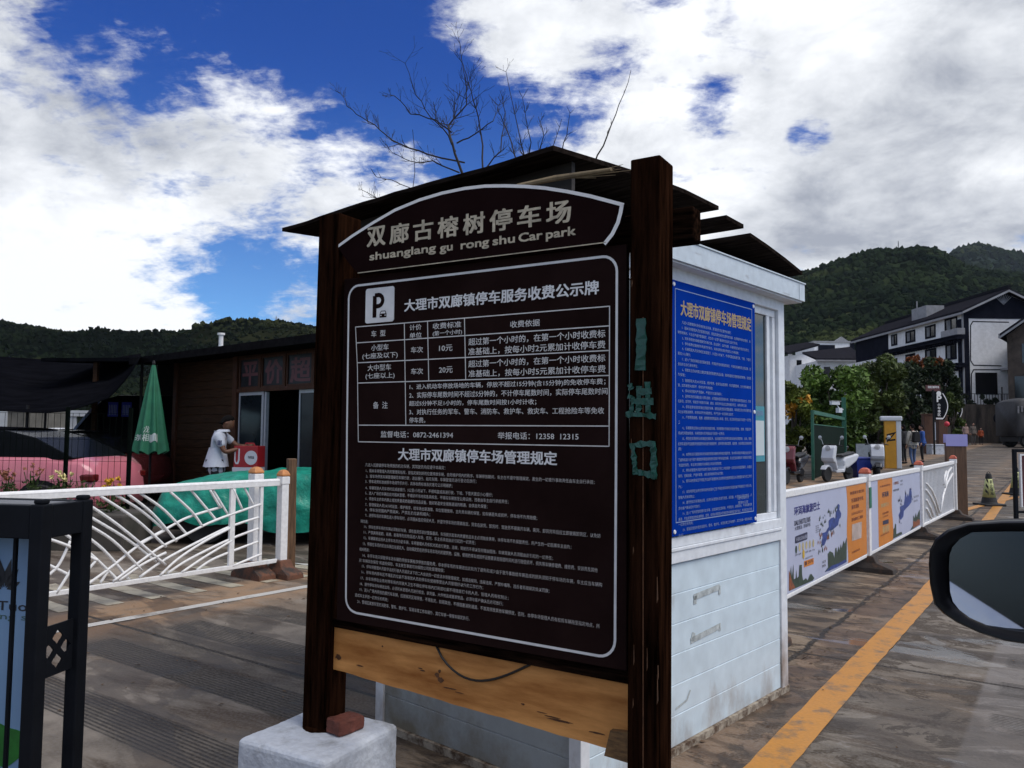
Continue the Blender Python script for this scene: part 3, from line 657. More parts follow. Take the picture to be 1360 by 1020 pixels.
# rail and raw pine plank below
rl2 = MB(); rl2.hexa([(.005, .040, .742), (1.249, .040, .732), (1.249, .09, .732), (.005, .09, .742), (.005, .040, .7705), (1.249, .040, .7705), (1.249, .09, .7705), (.005, .09, .7705)]); rl2.build('bottom_rail', M_beam, board)
pk2 = MB(); top = [(.004 + 1.246 * i / 24, .741 - .010 * i / 24 + .0012 * math.sin(i * 1.7)) for i in range(25)]
bot = [(1.250 - 1.246 * i / 24, .515 + .062 * i / 24 + .0012 * math.sin(i * 0.9) + .001 * math.sin(i * 2.3)) for i in range(25)]
pk2.prism(top + bot, .052, .080); pko2 = pk2.build('plank', M_plank, board)
for x, z, a, b in ((.505, .637, .010, .008), (.520, .622, .014, .009), (.515, .652, .006, .006), (.44, .642, .014, .0025), (.43, .648, .012, .002), (.14, .612, .018, .0025), (.030, .628, .016, .010), (.56, .600, .03, .0022), (.60, .592, .02, .0015), (1.0, .573, .045, .0035), (.97, .579, .03, .002), (.93, .586, .02, .0015), (.25, .70, .004, .003), (.86, .60, .008, .003), (1.13, .560, .03, .0025)):
    kn = MB(); rnd = random.Random(int(x * 1000)); kn.prism([(x + a * math.cos(R(t)) * rnd.uniform(.7, 1.15), z + b * math.sin(R(t)) * rnd.uniform(.7, 1.2) - (x * .0)) for t in range(0, 360, 24)], .0507, .056); kn.build('knot', M_knot, pko2)
wd = MB(); wd.hexa([(1.165, .030, .505), (1.249, .030, .500), (1.249, .050, .500), (1.165, .050, .505), (1.185, .030, .585), (1.249, .030, .592), (1.249, .050, .592), (1.185, .050, .585)])
wd.build('wedge', mat('split_wood_block', (0.16, 0.085, 0.03), rough=0.7, var=0.55, scale=12, stretch=(2, 2, 8)), board)
wr = MB(); wr.tube([(.50 + .40 * t / 16, .048, .741 - .095 * math.sin(math.pi * min(1, (t / 16)) ** .75) + .0 * t) for t in range(17)], .0042, 6)
tag(wr.build('cable', mat('black_cable', (0.012, 0.011, 0.010), rough=0.5, bump=0), None), 'thin black cable drooping in a loop over the raw pine plank of the notice board', 'cable')
bpy.data.objects['cable'].location = SO; bpy.data.objects['cable'].rotation_euler = (0, 0, SRZ)

# whitewashed concrete block under the left post, brick wedged beside it
M_block = weathered('whitewashed_concrete', (0.55, 0.585, 0.635), (0.21, 0.21, 0.205), rough=0.75, amount=(0.50, 0.74), scale=5.5, fine=40, bump=0.8)
BL, BF, BR = Vector((-1.018, 3.033, 0)), Vector((-.642, 2.825, 0)), Vector((-.448, 3.209, 0))
bex = (BF - BL).normalized(); brz = math.atan2(bex.y, bex.x)
block = MB(); block.box(0, .43, 0, .43, -.02, .35)
bo = block.build('concrete_block', M_block, None, bevel=0.022, seg=3); bo.location = BL; bo.rotation_euler = (0, 0, brz)
def roughen(o, lv, st, sc):
    o.modifiers.new('cut', 'SUBSURF').subdivision_type = 'SIMPLE'; o.modifiers['cut'].levels = o.modifiers['cut'].render_levels = lv
    tx_ = bpy.data.textures.new('lumps', 'CLOUDS'); tx_.noise_scale = sc; tx_.noise_depth = 3; d = o.modifiers.new('lumps', 'DISPLACE'); d.texture = tx_; d.strength = st; d.mid_level = .5
roughen(bo, 5, .009, .07)
tag(bo, 'whitewashed square concrete block carrying the left post of the notice board', 'block')
M_brick = mat('red_brick', (0.125, 0.034, 0.020), rough=0.8, var=0.4, scale=18, bump=0.6)
bk = MB(); bk.box(-.062, .062, -.042, .042, 0, .054)
bko = bk.build('brick', M_brick, None, bevel=0.009, seg=3); bko.location = (-.630, 3.118, .3515); bko.rotation_euler = (0, R(2), R(52))
roughen(bko, 4, .010, .03)
tag(bko, 'red brick lying on the whitewashed block against the post', 'brick')
# ------------------------------------------------------------------ toll booth
BO = (.29, 3.255, 0.0); BRZ = -R(42)
booth = thing('guard_booth', 'small white sandwich panel toll booth with a dark plank roof behind the notice board', 'booth', BO, BRZ)
M_frame = weathered('white_aluminium', (0.70, 0.73, 0.76), (0.26, 0.20, 0.16), rough=0.42, amount=(0.60, 0.82), scale=2.5, stretch=(1, 1, .5), fine=20, bump=0.05, low=(0, .35))
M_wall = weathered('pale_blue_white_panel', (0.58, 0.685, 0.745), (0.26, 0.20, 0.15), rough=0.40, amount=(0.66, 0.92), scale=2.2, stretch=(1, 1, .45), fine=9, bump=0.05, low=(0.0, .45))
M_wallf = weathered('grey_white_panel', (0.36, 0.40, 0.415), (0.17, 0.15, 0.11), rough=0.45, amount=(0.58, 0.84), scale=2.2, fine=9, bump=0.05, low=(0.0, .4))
M_eave = weathered('galvanised_eave', (0.52, 0.585, 0.63), (0.18, 0.14, 0.12), rough=0.38, amount=(0.60, 0.80), scale=4, stretch=(1, 1, 4), fine=20, bump=0.05)
M_plint = weathered('rusty_foot_rail', (0.36, 0.31, 0.24), (0.085, 0.050, 0.028), rough=0.75, amount=(0.42, 0.60), scale=14, fine=60, bump=0.6)
W, D = 1.31, 2.03                                  # front is x -W..0 at y=0, the window side is x=0
fl = MB(); fl.box(-W + .02, -.02, .02, D - .02, .02, .06); fl.build('floor', M_plint, booth)
# corner posts
for x0, x1, y0, y1 in ((-.062, 0, 0, .062), (-.062, 0, D - .085, D), (-W, -W + .062, 0, .062), (-W, -W + .062, D - .062, D)):
    b = MB(); b.box(x0, x1, y0, y1, .012, 2.315); b.build('corner_post', M_frame, booth, bevel=0.004)
# lower panels, corrugated with shallow level grooves
def ribbed(name, a0, a1, z0, z1, fr, t, m, n, gap=.0):
    b = MB(); prof = []
    for i in range(n):
        za = z0 + (z1 - z0) * i / n; zb = z0 + (z1 - z0) * (i + 1) / n
        prof += [(za + .0012, 0.0), (zb - .006, 0.0), (zb - .003, -.0035)]
    P = [(0.0 + d, z) for z, d in prof]
    out = [(d, z) for z, d in prof] + [(-t, z1), (-t, z0)]
    b.prism(out, a0, a1, fr); return b.build(name, m, booth)
side = lambda u, v, t: (u - .012, t, v)
front = lambda u, v, t: (t, -(u) + .012, v)
wl = ribbed('side_panel', .062, D - .085, .035, .885, side, .04, M_wall, 6)
wf = ribbed('front_panel', -W + .062, -.062, .035, .885, front, .04, M_wallf, 6)
b = MB(); b.box(-W + .062, -.062, .016, .05, 1.0, 2.29); b.build('front_panel', M_wallf, booth)
b = MB(); b.box(-W + .012, -W + .05, .062, D - .062, .035, 2.29); b.box(-W + .062, -.062, D - .05, D - .012, .035, 2.29); b.build('back_panel', M_wallf, booth)
# old adhesive marks on the side panel
M_adh = mat('old_adhesive', (0.40, 0.44, 0.44), rough=0.8, var=0.35, scale=30, bump=0.2)
ad = MB()
def mark(pts, w): stroke(ad, pts, w, lambda a, z: (-.0095, a, z))
mark([(.93, .700), (1.20, .715)], .030); mark([(.945, .705), (.945, .665)], .03); mark([(1.20, .72), (1.20, .675)], .02)
ad.build('adhesive_mark', M_adh, wl); ad = MB()
mark([(.90, .495), (1.20, .515)], .030); mark([(.915, .49), (.930, .53)], .03); mark([(1.20, .53), (1.20, .49)], .02)
ad.build('adhesive_mark', M_adh, wl); ad = MB()
mark([(.755, .205), (.86, .222), (.895, .262)], .011)
ad.build('adhesive_mark', M_adh, wl)
# rails: sill, head, foot
b = MB(); b.box(-.066, .004, .062, D - .0855, .888, .945); b.box(-.066, .010, .062, D - .0855, .9455, .962); b.box(-.066, .003, .062, D - .0855, .963, 1.012); b.build('sill_rail', M_frame, booth, bevel=0.003)
b = MB(); b.box(-W + .0625, -.0625, -.003, .06, .888, .998); b.build('sill_rail', M_frame, booth, bevel=0.003)
b = MB(); b.box(-.066, .002, .062, D - .0855, 2.248, 2.312); b.box(-W + .0625, -.0625, -.002, .06, 2.292, 2.312); b.build('head_rail', M_frame, booth, bevel=0.003)
b = MB(); b.box(-.07, .006, -.004, D + .004, -.02, .034); b.box(-W - .004, -.0705, -.006, .07, -.02, .034); b.build('foot_rail', M_plint, booth)
# sliding window, mostly behind the blue notice
M_glass = glass('booth_glass', (0.020, 0.030, 0.030))
wn = MB(); y0, y1 = .075, D - .09
for yy0, yy1, zz0, zz1 in ((y0, y1, 1.013, 1.052), (y0, y1, 2.205, 2.247), (y0, y0 + .04, 1.053, 2.204), (y1 - .115, y1 - .075, 1.053, 2.204), (y1 - .035, y1, 1.053, 2.204), (.98, 1.02, 1.053, 2.204)):
    wn.box(-.052, -.020, yy0, yy1, zz0, zz1)
wno = wn.build('window_frame', M_frame, booth, bevel=0.003)
b = MB(); b.box(-.038, -.032, y0 + .03, y1 - .1, 1.05, 2.21); b.build('glass_pane', M_glass, wno)
b = MB(); b.box(-.050, -.046, y1 - .074, y1 - .036, 1.054, 2.203); b.build('jamb', M_frame, wno)
# white eave with a folded edge
b = MB(); b.box(-W - .10, .085, -.10, D + .11, 2.317, 2.421); b.box(-W - .106, .091, -.106, D + .116, 2.4215, 2.430)
b.box(.0855, .0885, D + .02, D + .024, 2.318, 2.42)
ev = b.build('eave', M_eave, booth, bevel=0.004)
b = MB(); b.box(-W - .085, .070, -.085, D + .095, 2.309, 2.3165); b.build('soffit', M_frame, ev)
# dark plank roof laid over the eave in three lapped widths, open slots between their ends
M_roof = mat('tarred_roof_plank', (0.0085, 0.0065, 0.0055), rough=0.75, var=0.6, scale=6, stretch=(0.7, 7, 7), bump=0.3, col2=(0.016, 0.012, 0.010), spec=0.0)
M_fas = mat('grey_brown_fascia', (0.022, 0.018, 0.015), rough=0.75, var=0.4, scale=5, stretch=(0.7, 6, 6), bump=0.2)
def sheet(x0, x1, prof, t, rag, name='roof_plank'):
    b = MB(); rnd = random.Random(len(prof) + int(x1 * 100)); nx = 16; rows = []
    up, dn = [], []
    for y, z in prof:
        ru, rd_ = [], []
        for i in range(nx + 1):
            x = x0 + (x1 - x0) * i / nx; zz = z + .005 * math.sin(x * 4.1 + y * 3)
            if y < -.2: yy = y + rnd.uniform(-rag, rag)
            else: yy = y
            ru.append((x + (rnd.uniform(-rag, rag) if i in (0, nx) else 0), yy, zz + t)); rd_.append((ru[-1][0], yy, zz))
        up.append(ru); dn.append(rd_)
    n = len(prof); b.grid(up); b.grid(dn)
    for k in (0, n - 1): b.grid([up[k], dn[k]])
    for i in (0, nx): b.grid([[u[i] for u in up], [d[i] for d in dn]])
    return b.build(name, M_roof, booth)
sheet(-1.83, .080, [(-.29, 2.592), (.05, 2.612), (.35, 2.633), (.70, 2.648), (1.05, 2.652)], .020, .006)
sheet(-1.80, .085, [(1.12, 2.618), (1.32, 2.612)], .022, .004)
sheet(-1.80, .085, [(1.395, 2.582), (1.62, 2.560), (1.86, 2.522), (2.10, 2.475)], .020, .004)
b = MB(); b.box(-W - .06, .04, -.13, -.108, 2.4315, 2.597); b.build('fascia_board', M_fas, booth)
b = MB()
for x in (-1.2, -.68, -.24): b.hexa([(x - .03, .0, 2.4315), (x + .03, .0, 2.4315), (x + .03, 1.9, 2.4315), (x - .03, 1.9, 2.4315), (x - .03, .0, 2.608), (x + .03, .0, 2.608), (x + .03, 1.9, 2.528), (x - .03, 1.9, 2.528)])
b.build('rafter', M_roof, booth)
# split cane lying along the front edge of the roof
cn = MB()
def CK(px, py): return PL(px, py, Vector(BO) + Vector((math.sin(R(42)), math.cos(R(42)), 0)) * -.32, Vector((math.sin(R(42)), math.cos(R(42)), 0)))
p0, p1, p2 = CK(688, 247), CK(736, 237), CK(812, 225)
cn.tube([p0, p1, p2], [.010, .012, .007], 8)
for k in range(16):
    a = p1.lerp(p2, random.uniform(.0, .6)); d = (p2 - p1).normalized(); cn.tube([a - Vector((0, 0, .008)), a + d * random.uniform(.1, .26) + Vector((0, 0, random.uniform(-.025, .012)))], [.0025, .0008], 4)
cno = cn.build('split_cane', mat('dry_cane', (0.23, 0.165, 0.085), rough=0.7, var=0.4, scale=14, stretch=(1, 1, 1)), None)
tag(cno, 'split dry cane lying along the front edge of the dark plank roof', 'cane')

# blue rules panel screwed to the window side
M_blue = mat('blue_sign_sheet', (0.0035, 0.034, 0.27), rough=0.55, var=0.12, scale=3, bump=0.02, spec=0.0)
M_bgold = mat('gold_print', (0.33, 0.24, 0.12), rough=0.5, var=0.15, scale=20, bump=0)
M_bwhite = mat('pale_blue_print', (0.20, 0.27, 0.45), rough=0.5, var=0.1, scale=20, bump=0)
bs = thing('rules_panel', 'bright blue car park rules panel fixed over the booth window', 'sign', Vector(BO) + Matrix.Rotation(BRZ, 3, 'Z') @ Vector((.0135, 0, 0)), BRZ)
b = MB(); b.box(-.0085, 0, .690, 1.597, 1.018, 2.246); bso = b.build('sheet', M_blue, bs, bevel=0.002)
fB = lambda a, z: (.0011, a, z)
b = MB(); stroke(b, [(.722, 2.205), (1.555, 2.205), (1.555, 1.083), (.722, 1.083), (.722, 2.205)], .0045, fB); b.build('border_line', M_bwhite, bso)
b = MB(); write(b, '大理市双廊镇停车场管理规定', fB, .775, 2.080, 1.545, 2.155, bold=.03, res=3); b.build('heading_lettering', M_bgold, bso)
b = MB(); z = 2.055; full = RULES[:]
merged = []
for s in full:
    if s[0] in '碍相买造': merged[-1] += s
    else: merged.append(s)
for s in merged:
    first = True; rest = s
    while rest:
        n = 42 if first else 45; part, rest = rest[:n], rest[n:]
        a = .785 if first else .745; c = a + (1.535 - a) * min(1, len(part) / n * 1.0)
        write(b, part, fB, a, z - .0165, c, z, res=1); z -= .0257; first = False
write(b, '大理市双廊镇停车场', fB, 1.36, 1.155, 1.495, 1.171, res=1); write(b, '管理办公室', fB, 1.37, 1.131, 1.485, 1.147, res=1)
b.build('rules_lettering', M_bwhite, bso)
for a, z in ((.71, 2.225), (1.577, 2.225), (1.577, 1.04), (.71, 1.04), (1.577, 1.63)):
    b = MB(); b.lathe([(.002, .0045), (.009, .004), (.011, .0005)], 10, (0, a, z), axis='x'); b.build('screw', M_frame, bso)
# teal paper taped inside the window
pw = thing('window_notice', 'teal and white paper notice stuck in the booth window beside the blue panel', 'notice', Vector(BO) + Matrix.Rotation(BRZ, 3, 'Z') @ Vector((-.028, 0, 0)), BRZ)
b = MB(); b.box(-.0025, 0, 1.575, 1.80, 1.350, 1.668); pwo = b.build('paper', mat('teal_paper', (0.05, 0.24, 0.30), rough=0.5, var=0.1, scale=5, bump=0), pw)
b = MB(); b.box(.0005, .0015, 1.585, 1.79, 1.385, 1.585); b.build('white_field', mat('white_paper', (0.50, 0.56, 0.57), rough=0.5, var=0.05, scale=5, bump=0), pwo)
b = MB(); write(b, '收款码', lambda a, z: (.0012, a, z), 1.66, 1.612, 1.78, 1.645, bold=.01); b.build('lettering', M_bwhite, pwo)
it = MB(); it.lathe([(.03, 0), (.034, .02), (.034, .11), (.03, .13)], 12, (-.16, 1.70, 1.06)); it.box(-.20, -.10, 1.62, 1.78, 1.012, 1.05)
ito = it.build('tea_jar', mat('dim_white_plastic', (0.3, 0.31, 0.29), rough=0.5), None); ito.location = BO; ito.rotation_euler = (0, 0, BRZ)
tag(ito, 'small pale jar standing inside on the booth window ledge', 'jar')
# ------------------------------------------------------------------ people
def skin_mesh(V, E, Rr, root=0, sub=1):
    me = bpy.data.meshes.new('t'); me.from_pydata(V, E, [])
    ob = bpy.data.objects.new('t', me); COL.objects.link(ob)
    ob.modifiers.new('s', 'SKIN'); 
    if not me.skin_vertices: me.skin_vertices.new()
    for i, r in enumerate(Rr):
        me.skin_vertices[0].data[i].radius = r if isinstance(r, tuple) else (r, r); me.skin_vertices[0].data[i].use_root = i == root
    sb = ob.modifiers.new('u', 'SUBSURF'); sb.levels = sub; sb.render_levels = sub
    dg = bpy.context.evaluated_depsgraph_get(); m2 = bpy.data.meshes.new_from_object(ob.evaluated_get(dg))
    vs = [tuple(v.co) for v in m2.vertices]; fs = [tuple(p.vertices) for p in m2.polygons]
    bpy.data.objects.remove(ob); bpy.data.meshes.remove(me); bpy.data.meshes.remove(m2); return vs, fs
STAND = dict(pelvis=(0, 0, .93), waist=(0, 0, 1.06), chest=(0, -.01, 1.26), nb=(0, -.02, 1.40), neck=(0, 0, 1.47), head=(0, .02, 1.59),
             shR=(.17, -.02, 1.37), elR=(.225, -.04, 1.10), wrR=(.23, .05, .86), shL=(-.17, -.02, 1.37), elL=(-.225, -.04, 1.10), wrL=(-.23, .05, .86),
             hipR=(.085, 0, .89), knR=(.095, .02, .50), anR=(.10, -.02, .09), toR=(.115, .12, .04), hipL=(-.085, 0, .89), knL=(-.095, .02, .50), anL=(-.10, -.02, .09), toL=(-.115, .12, .04))
def human(label, loc, rz, pose, skin, shirt, trousers, hair, shoes, sleeves='long', long_hair=False, group=None, scale=1.0, face=0.0, collar=None, logo=False):
    J = dict(STAND); J.update(pose or {})
    t = thing('person', label, 'person', loc, rz, group); t.scale = (scale,) * 3
    order = ['pelvis', 'waist', 'chest', 'nb', 'neck', 'shR', 'elR', 'wrR', 'shL', 'elL', 'wrL', 'hipR', 'knR', 'anR', 'toR', 'hipL', 'knL', 'anL', 'toL']
    ix = {k: i for i, k in enumerate(order)}
    E = [('pelvis', 'waist'), ('waist', 'chest'), ('chest', 'nb'), ('nb', 'neck'), ('chest', 'shR'), ('shR', 'elR'), ('elR', 'wrR'), ('chest', 'shL'), ('shL', 'elL'), ('elL', 'wrL'),
         ('pelvis', 'hipR'), ('hipR', 'knR'), ('knR', 'anR'), ('anR', 'toR'), ('pelvis', 'hipL'), ('hipL', 'knL'), ('knL', 'anL'), ('anL', 'toL')]
    rad = dict(pelvis=(.13, .105), waist=(.125, .10), chest=(.145, .105), nb=.085, neck=.055, shR=.06, elR=.042, wrR=.028, shL=.06, elL=.042, wrL=.028,
               hipR=.085, knR=.056, anR=.038, toR=.032, hipL=.085, knL=.056, anL=.038, toL=.032)
    vs, fs = skin_mesh([J[k] for k in order], [(ix[a], ix[b]) for a, b in E], [rad[k] for k in order])
    B = MB(); B.add(vs, fs)
    # head: skull with brow, nose, chin and ears, turned by `face`
    hd = Vector(J['head']); q = Matrix.Rotation(face, 4, 'Z'); nb = Vector(J['neck']); tilt = Matrix.Rotation(-math.atan2(hd.y - nb.y, hd.z - nb.z) + .12, 4, 'X')
    HM = Matrix.Translation(hd) @ q @ tilt
    rings = []
    for k in range(11):
        a = math.pi * k / 10; z = .118 * math.cos(a); ring = []
        for j in range(14):
            b = 2 * math.pi * j / 14; x = .076 * math.sin(a) * math.cos(b); y = .098 * math.sin(a) * math.sin(b)
            if z < -.03: x *= 1 + (z + .03) * 4.2; y = y * (1 + (z + .03) * 3.0) + .012
            if y > .05 and abs(x) < .026 and -.045 < z < .03: y += .024 * (1 - abs(x) / .026) * (1 - abs(z + .02) / .07)
            ring.append(tuple(HM @ Vector((x, y, z))))
        rings.append(ring)
    B.loft(rings, cap=True)
    for sx in (-1, 1): B.lathe([(.004, -.010), (.020, -.006), (.020, .004), (.004, .008)], 8, HM @ Vector((sx * .078, -.005, -.005)), axis='x')
    # hands: palm, four unequal bent fingers, thumb from the side
    for s in 'RL':
        w = Vector(J['wr' + s]); e = Vector(J['el' + s]); d = (w - e).normalized(); side = d.cross(Vector((0, 0, 1))); side = side.normalized() if side.length > .1 else Vector((1, 0, 0)); up = side.cross(d).normalized()
        B.tube([w - d * .015, w + d * .03, w + d * .085], [.024, .036, .034], 8)
        for k, (o, l) in enumerate(((-.027, .068), (-.009, .078), (.009, .073), (.026, .056))):
            a = w + d * .075 + side * o; B.tube([a, a + d * l * .5 - up * .008, a + d * l - up * .03], [.0095, .0085, .0065], 6)
        sg = 1 if s == 'R' else -1; a = w + d * .03 - side * .03 * sg; B.tube([a, a + d * .03 - side * .025 * sg, a + d * .062 - side * .028 * sg], [.011, .010, .008], 6)
    B.build('body', skin, t, smooth=True)
    def shell(keys, ed, grow, m, name, rr=None):
        kx = {k: i for i, k in enumerate(keys)}
        g = lambda k: tuple(x + grow for x in (rad[k] if isinstance(rad[k], tuple) else (rad[k],) * 2))
        pos = [J[k] if k in J else rr[k][0] for k in keys]; rd = [g(k) if k in rad else rr[k][1] for k in keys]
        v, f = skin_mesh(pos, [(kx[a], kx[b]) for a, b in ed], rd); b = MB(); b.add(v, f)
        if name == 'shirt':
            w0, p0 = Vector(J['waist']), Vector(J['pelvis']); R_ = []
            for k in range(9):
                q = k / 8; c = w0.lerp(p0, q * 1.5) + Vector((0, 0, .09 * (1 - q))); rx, ry = .160 + .064 * q, .124 + .070 * q
                R_.append([(c.x + rx * math.cos(R(a)) * (1 + .02 * math.sin(a * .3 + k)), c.y + ry * math.sin(R(a)), c.z + .006 * math.sin(a * .11)) for a in range(0, 360, 18)])
            b.loft(R_, cap=False)
        return b.build(name, m, t, smooth=True)
    ext = {}
    for s in 'RL':
        a, b = Vector(J['sh' + s]), Vector(J['el' + s]); ext['sl' + s] = (tuple(a.lerp(b, .72)), (.062, .062))
        c = Vector(J['wr' + s]); ext['cf' + s] = (tuple(b.lerp(c, .88)), (.042, .042))
    low = Vector(J['pelvis']) + Vector((0, 0, -.24)); ext['hem'] = (tuple(low), (.205, .165))
    if sleeves == 'short': keys = ['hem', 'waist', 'chest', 'nb', 'shR', 'slR', 'shL', 'slL']; ed = [('hem', 'waist'), ('waist', 'chest'), ('chest', 'nb'), ('chest', 'shR'), ('shR', 'slR'), ('chest', 'shL'), ('shL', 'slL')]
    else: keys = ['hem', 'waist', 'chest', 'nb', 'shR', 'elR', 'cfR', 'shL', 'elL', 'cfL']; ed = [('hem', 'waist'), ('waist', 'chest'), ('chest', 'nb'), ('chest', 'shR'), ('shR', 'elR'), ('elR', 'cfR'), ('chest', 'shL'), ('shL', 'elL'), ('elL', 'cfL')]
    sh = shell(keys, ed, .022, shirt, 'shirt', ext)
    if collar:
        c = MB(); n0 = Vector(J['nb']); n1 = Vector(J['neck'])
        c.loft([[tuple(n0.lerp(n1, q) + Vector((r * math.cos(R(a)), r * math.sin(R(a)) + .01, 0))) for a in range(0, 360, 24)] for q, r in ((.05, .105), (.55, .082), (.85, .080), (.6, .098), (.15, .118))], cap=False); c.build('collar', collar, sh, smooth=True)
    if logo:
        c = MB(); a, b = Vector(J['shR']), Vector(J['elR']); p = a.lerp(b, .38)
        for k in range(3): c.box(p.x + .060, p.x + .066, p.y - .03 + k * .022, p.y - .016 + k * .022, p.z - .045, p.z + .03)
        c.build('sleeve_print', mat('dark_blue_print', (0.02, 0.03, 0.10), bump=0), sh)
    ext2 = {}
    shell(['pelvis', 'hipR', 'knR', 'anR', 'hipL', 'knL', 'anL'], [('pelvis', 'hipR'), ('hipR', 'knR'), ('knR', 'anR'), ('pelvis', 'hipL'), ('hipL', 'knL'), ('knL', 'anL')], .004, trousers, 'trousers')
    for s in 'RL':
        a, b = Vector(J['an' + s]), Vector(J['to' + s]); c = MB(); d = (b - a); d.z = 0; d.normalize()
        c.tube([a - d * .05 - Vector((0, 0, .035)), a + Vector((0, 0, -.03)), b + Vector((0, 0, .0)), b + d * .05 - Vector((0, 0, .01))], [.036, .048, .042, .026], 10); c.build('shoe', shoes, t, smooth=True)
    H = MB(); rings = []
    for k in range(9):
        a = math.pi * .66 * k / 8; z = .126 * math.cos(a) + .006; ring = []
        for j in range(14):
            b = 2 * math.pi * j / 14; cut = 1.0
            y = .107 * math.sin(a) * math.sin(b) - .006; x = .083 * math.sin(a) * math.cos(b)
            if y > -.02 and z < .075: y = min(y, .070 - (.075 - z) * 1.5); x *= .97
            ring.append(tuple(HM @ Vector((x, y, z))))
        rings.append(ring)
    if long_hair:
        for dz in (-.06, -.14, -.20): rings.append([tuple(HM @ Vector((.08 * math.cos(2 * math.pi * j / 14), min(.03, .095 * math.sin(2 * math.pi * j / 14)) - .012, dz))) for j in range(14)])
    H.loft(rings); H.build('hair', hair, t, smooth=True)
    return t

# ------------------------------------------------------------------ cars
M_tyre = mat('tyre_rubber', (0.012, 0.012, 0.012), rough=0.85, var=0.2, scale=20)
M_rim2 = mat('alloy_rim', (0.30, 0.30, 0.31), rough=0.35, metal=0.7, bump=0)
M_cglass = mat('car_glass', (0.004, 0.005, 0.006), rough=0.22, var=.2, scale=2, bump=0, spec=0.03)
M_dark = mat('black_trim', (0.010, 0.010, 0.011), rough=0.5, var=0.2, scale=20, bump=0.05, spec=0.2)
M_redlamp = mat('red_lamp', (0.10, 0.008, 0.008), rough=0.15, bump=0); M_headlamp = mat('clear_lamp', (0.5, 0.5, 0.5), rough=0.12, bump=0)
def paint(name, col, rough=0.25, spec=0.5):
    m = mat(name, col, rough=rough, var=0.06, scale=2, bump=0, spec=spec); m.node_tree.nodes['Principled BSDF'].inputs['Coat Weight'].default_value = 0.4; return m
def vehicle(name, label, cat, loc, rz, L, W, body, roof, pm, wheels, wr=.32, group=None, bottom=.22, tumble=.17, roof_mat=None):
    """body: lower profile top [(x, z)], from nose (x=L/2) to tail; roof: greenhouse side outline [(x, z)...] seated on the belt"""
    t = thing(name, label, cat, loc, rz, group); b = MB(); rings = []
    for x, z in body:
        e = min(1.0, (L / 2 - abs(x)) / .55); w = W / 2 * (0.80 + 0.20 * math.sqrt(max(0, e)))
        zb = bottom + .10 * (1 - max(0, e))
        ring = [(x, -w * .90, zb), (x, -w, zb + .12), (x, -w, zb + (z - zb) * .55), (x, -w * .975, z - .09), (x, -w * .90, z - .015), (x, -w * .55, z + .012)]
        rings.append(ring + [(x, -p[1], p[2]) for p in reversed(ring)])
    b.loft(rings); bo_ = b.build('body', pm, t, smooth=True, bevel=0)
    g = MB(); zb = min(p[1] for p in roof); zt = max(p[1] for p in roof)
    hw = lambda z: W / 2 * (.93 - tumble * (z - zb) / max(.01, zt - zb))
    g.add([(x, -hw(z), z) for x, z in roof] + [(x, hw(z), z) for x, z in roof], [tuple(range(len(roof))), tuple(range(2 * len(roof) - 1, len(roof) - 1, -1))] + [(i, i + len(roof), (i + 1) % len(roof) + len(roof), (i + 1) % len(roof)) for i in range(len(roof))])
    g.build('window', M_cglass, t, bevel=.02)
    top = [p for p in roof if p[1] > zt - .10]
    if len(top) > 1:
        xa, xb = max(p[0] for p in top), min(p[0] for p in top); r_ = MB(); hwt = hw(zt) * .99; P = []
        for i in range(9):
            x = xa + (xb - xa) * i / 8; z = float(np.interp(-x, [-p[0] for p in sorted(top, key=lambda p: -p[0])], [p[1] for p in sorted(top, key=lambda p: -p[0])]))
            P.append([(x, hwt * s, z + .012 + .03 * (1 - s * s)) for s in (-1, -.7, -.3, 0, .3, .7, 1)])
        r_.grid(P); ro = r_.build('roof', roof_mat or pm, t, smooth=True, recalc=False); ro.modifiers.new('s', 'SOLIDIFY').thickness = .02
    for x in wheels:
        for s in (-1, 1):
            a = MB(); a.lathe([(wr * 1.16, -.09), (wr * 1.16, .012)], 28, (x, s * (W / 2 - .01), wr), axis='y') if s > 0 else a.lathe([(wr * 1.16, -.012), (wr * 1.16, .09)], 28, (x, s * (W / 2 - .01), wr), axis='y')
            a.build('wheel_arch', M_dark, t)
            w_ = MB(); w_.lathe([(wr * .62, -.10), (wr * .93, -.105), (wr, -.07), (wr, .07), (wr * .93, .105), (wr * .62, .10)], 28, (x, s * (W / 2 - .075), wr), axis='y'); wo = w_.build('wheel', M_tyre, t, smooth=False)
            k = MB(); k.lathe([(.02, -.09), (wr * .60, -.085), (wr * .62, .085), (.02, .09)], 20, (x, s * (W / 2 - .075), wr), axis='y'); k.build('rim', M_rim2, wo)
    for s in (-1, 1):
        h = MB(); z = body[1][1] - .13; h.lathe([(.02, -.05), (.10, -.03), (.11, .0), (.02, .02)], 12, (L / 2 - .13, s * W * .36, z), axis='x'); h.build('headlight', M_headlamp, t)
        h = MB(); z = body[-2][1] - .14; h.box(-L / 2 + .03, -L / 2 + .42, s * W * .40 - .08 * 1, s * W * .40 + .105, z - .075, z + .045); h.build('tail_lamp', M_redlamp, t, bevel=.03)
    return t

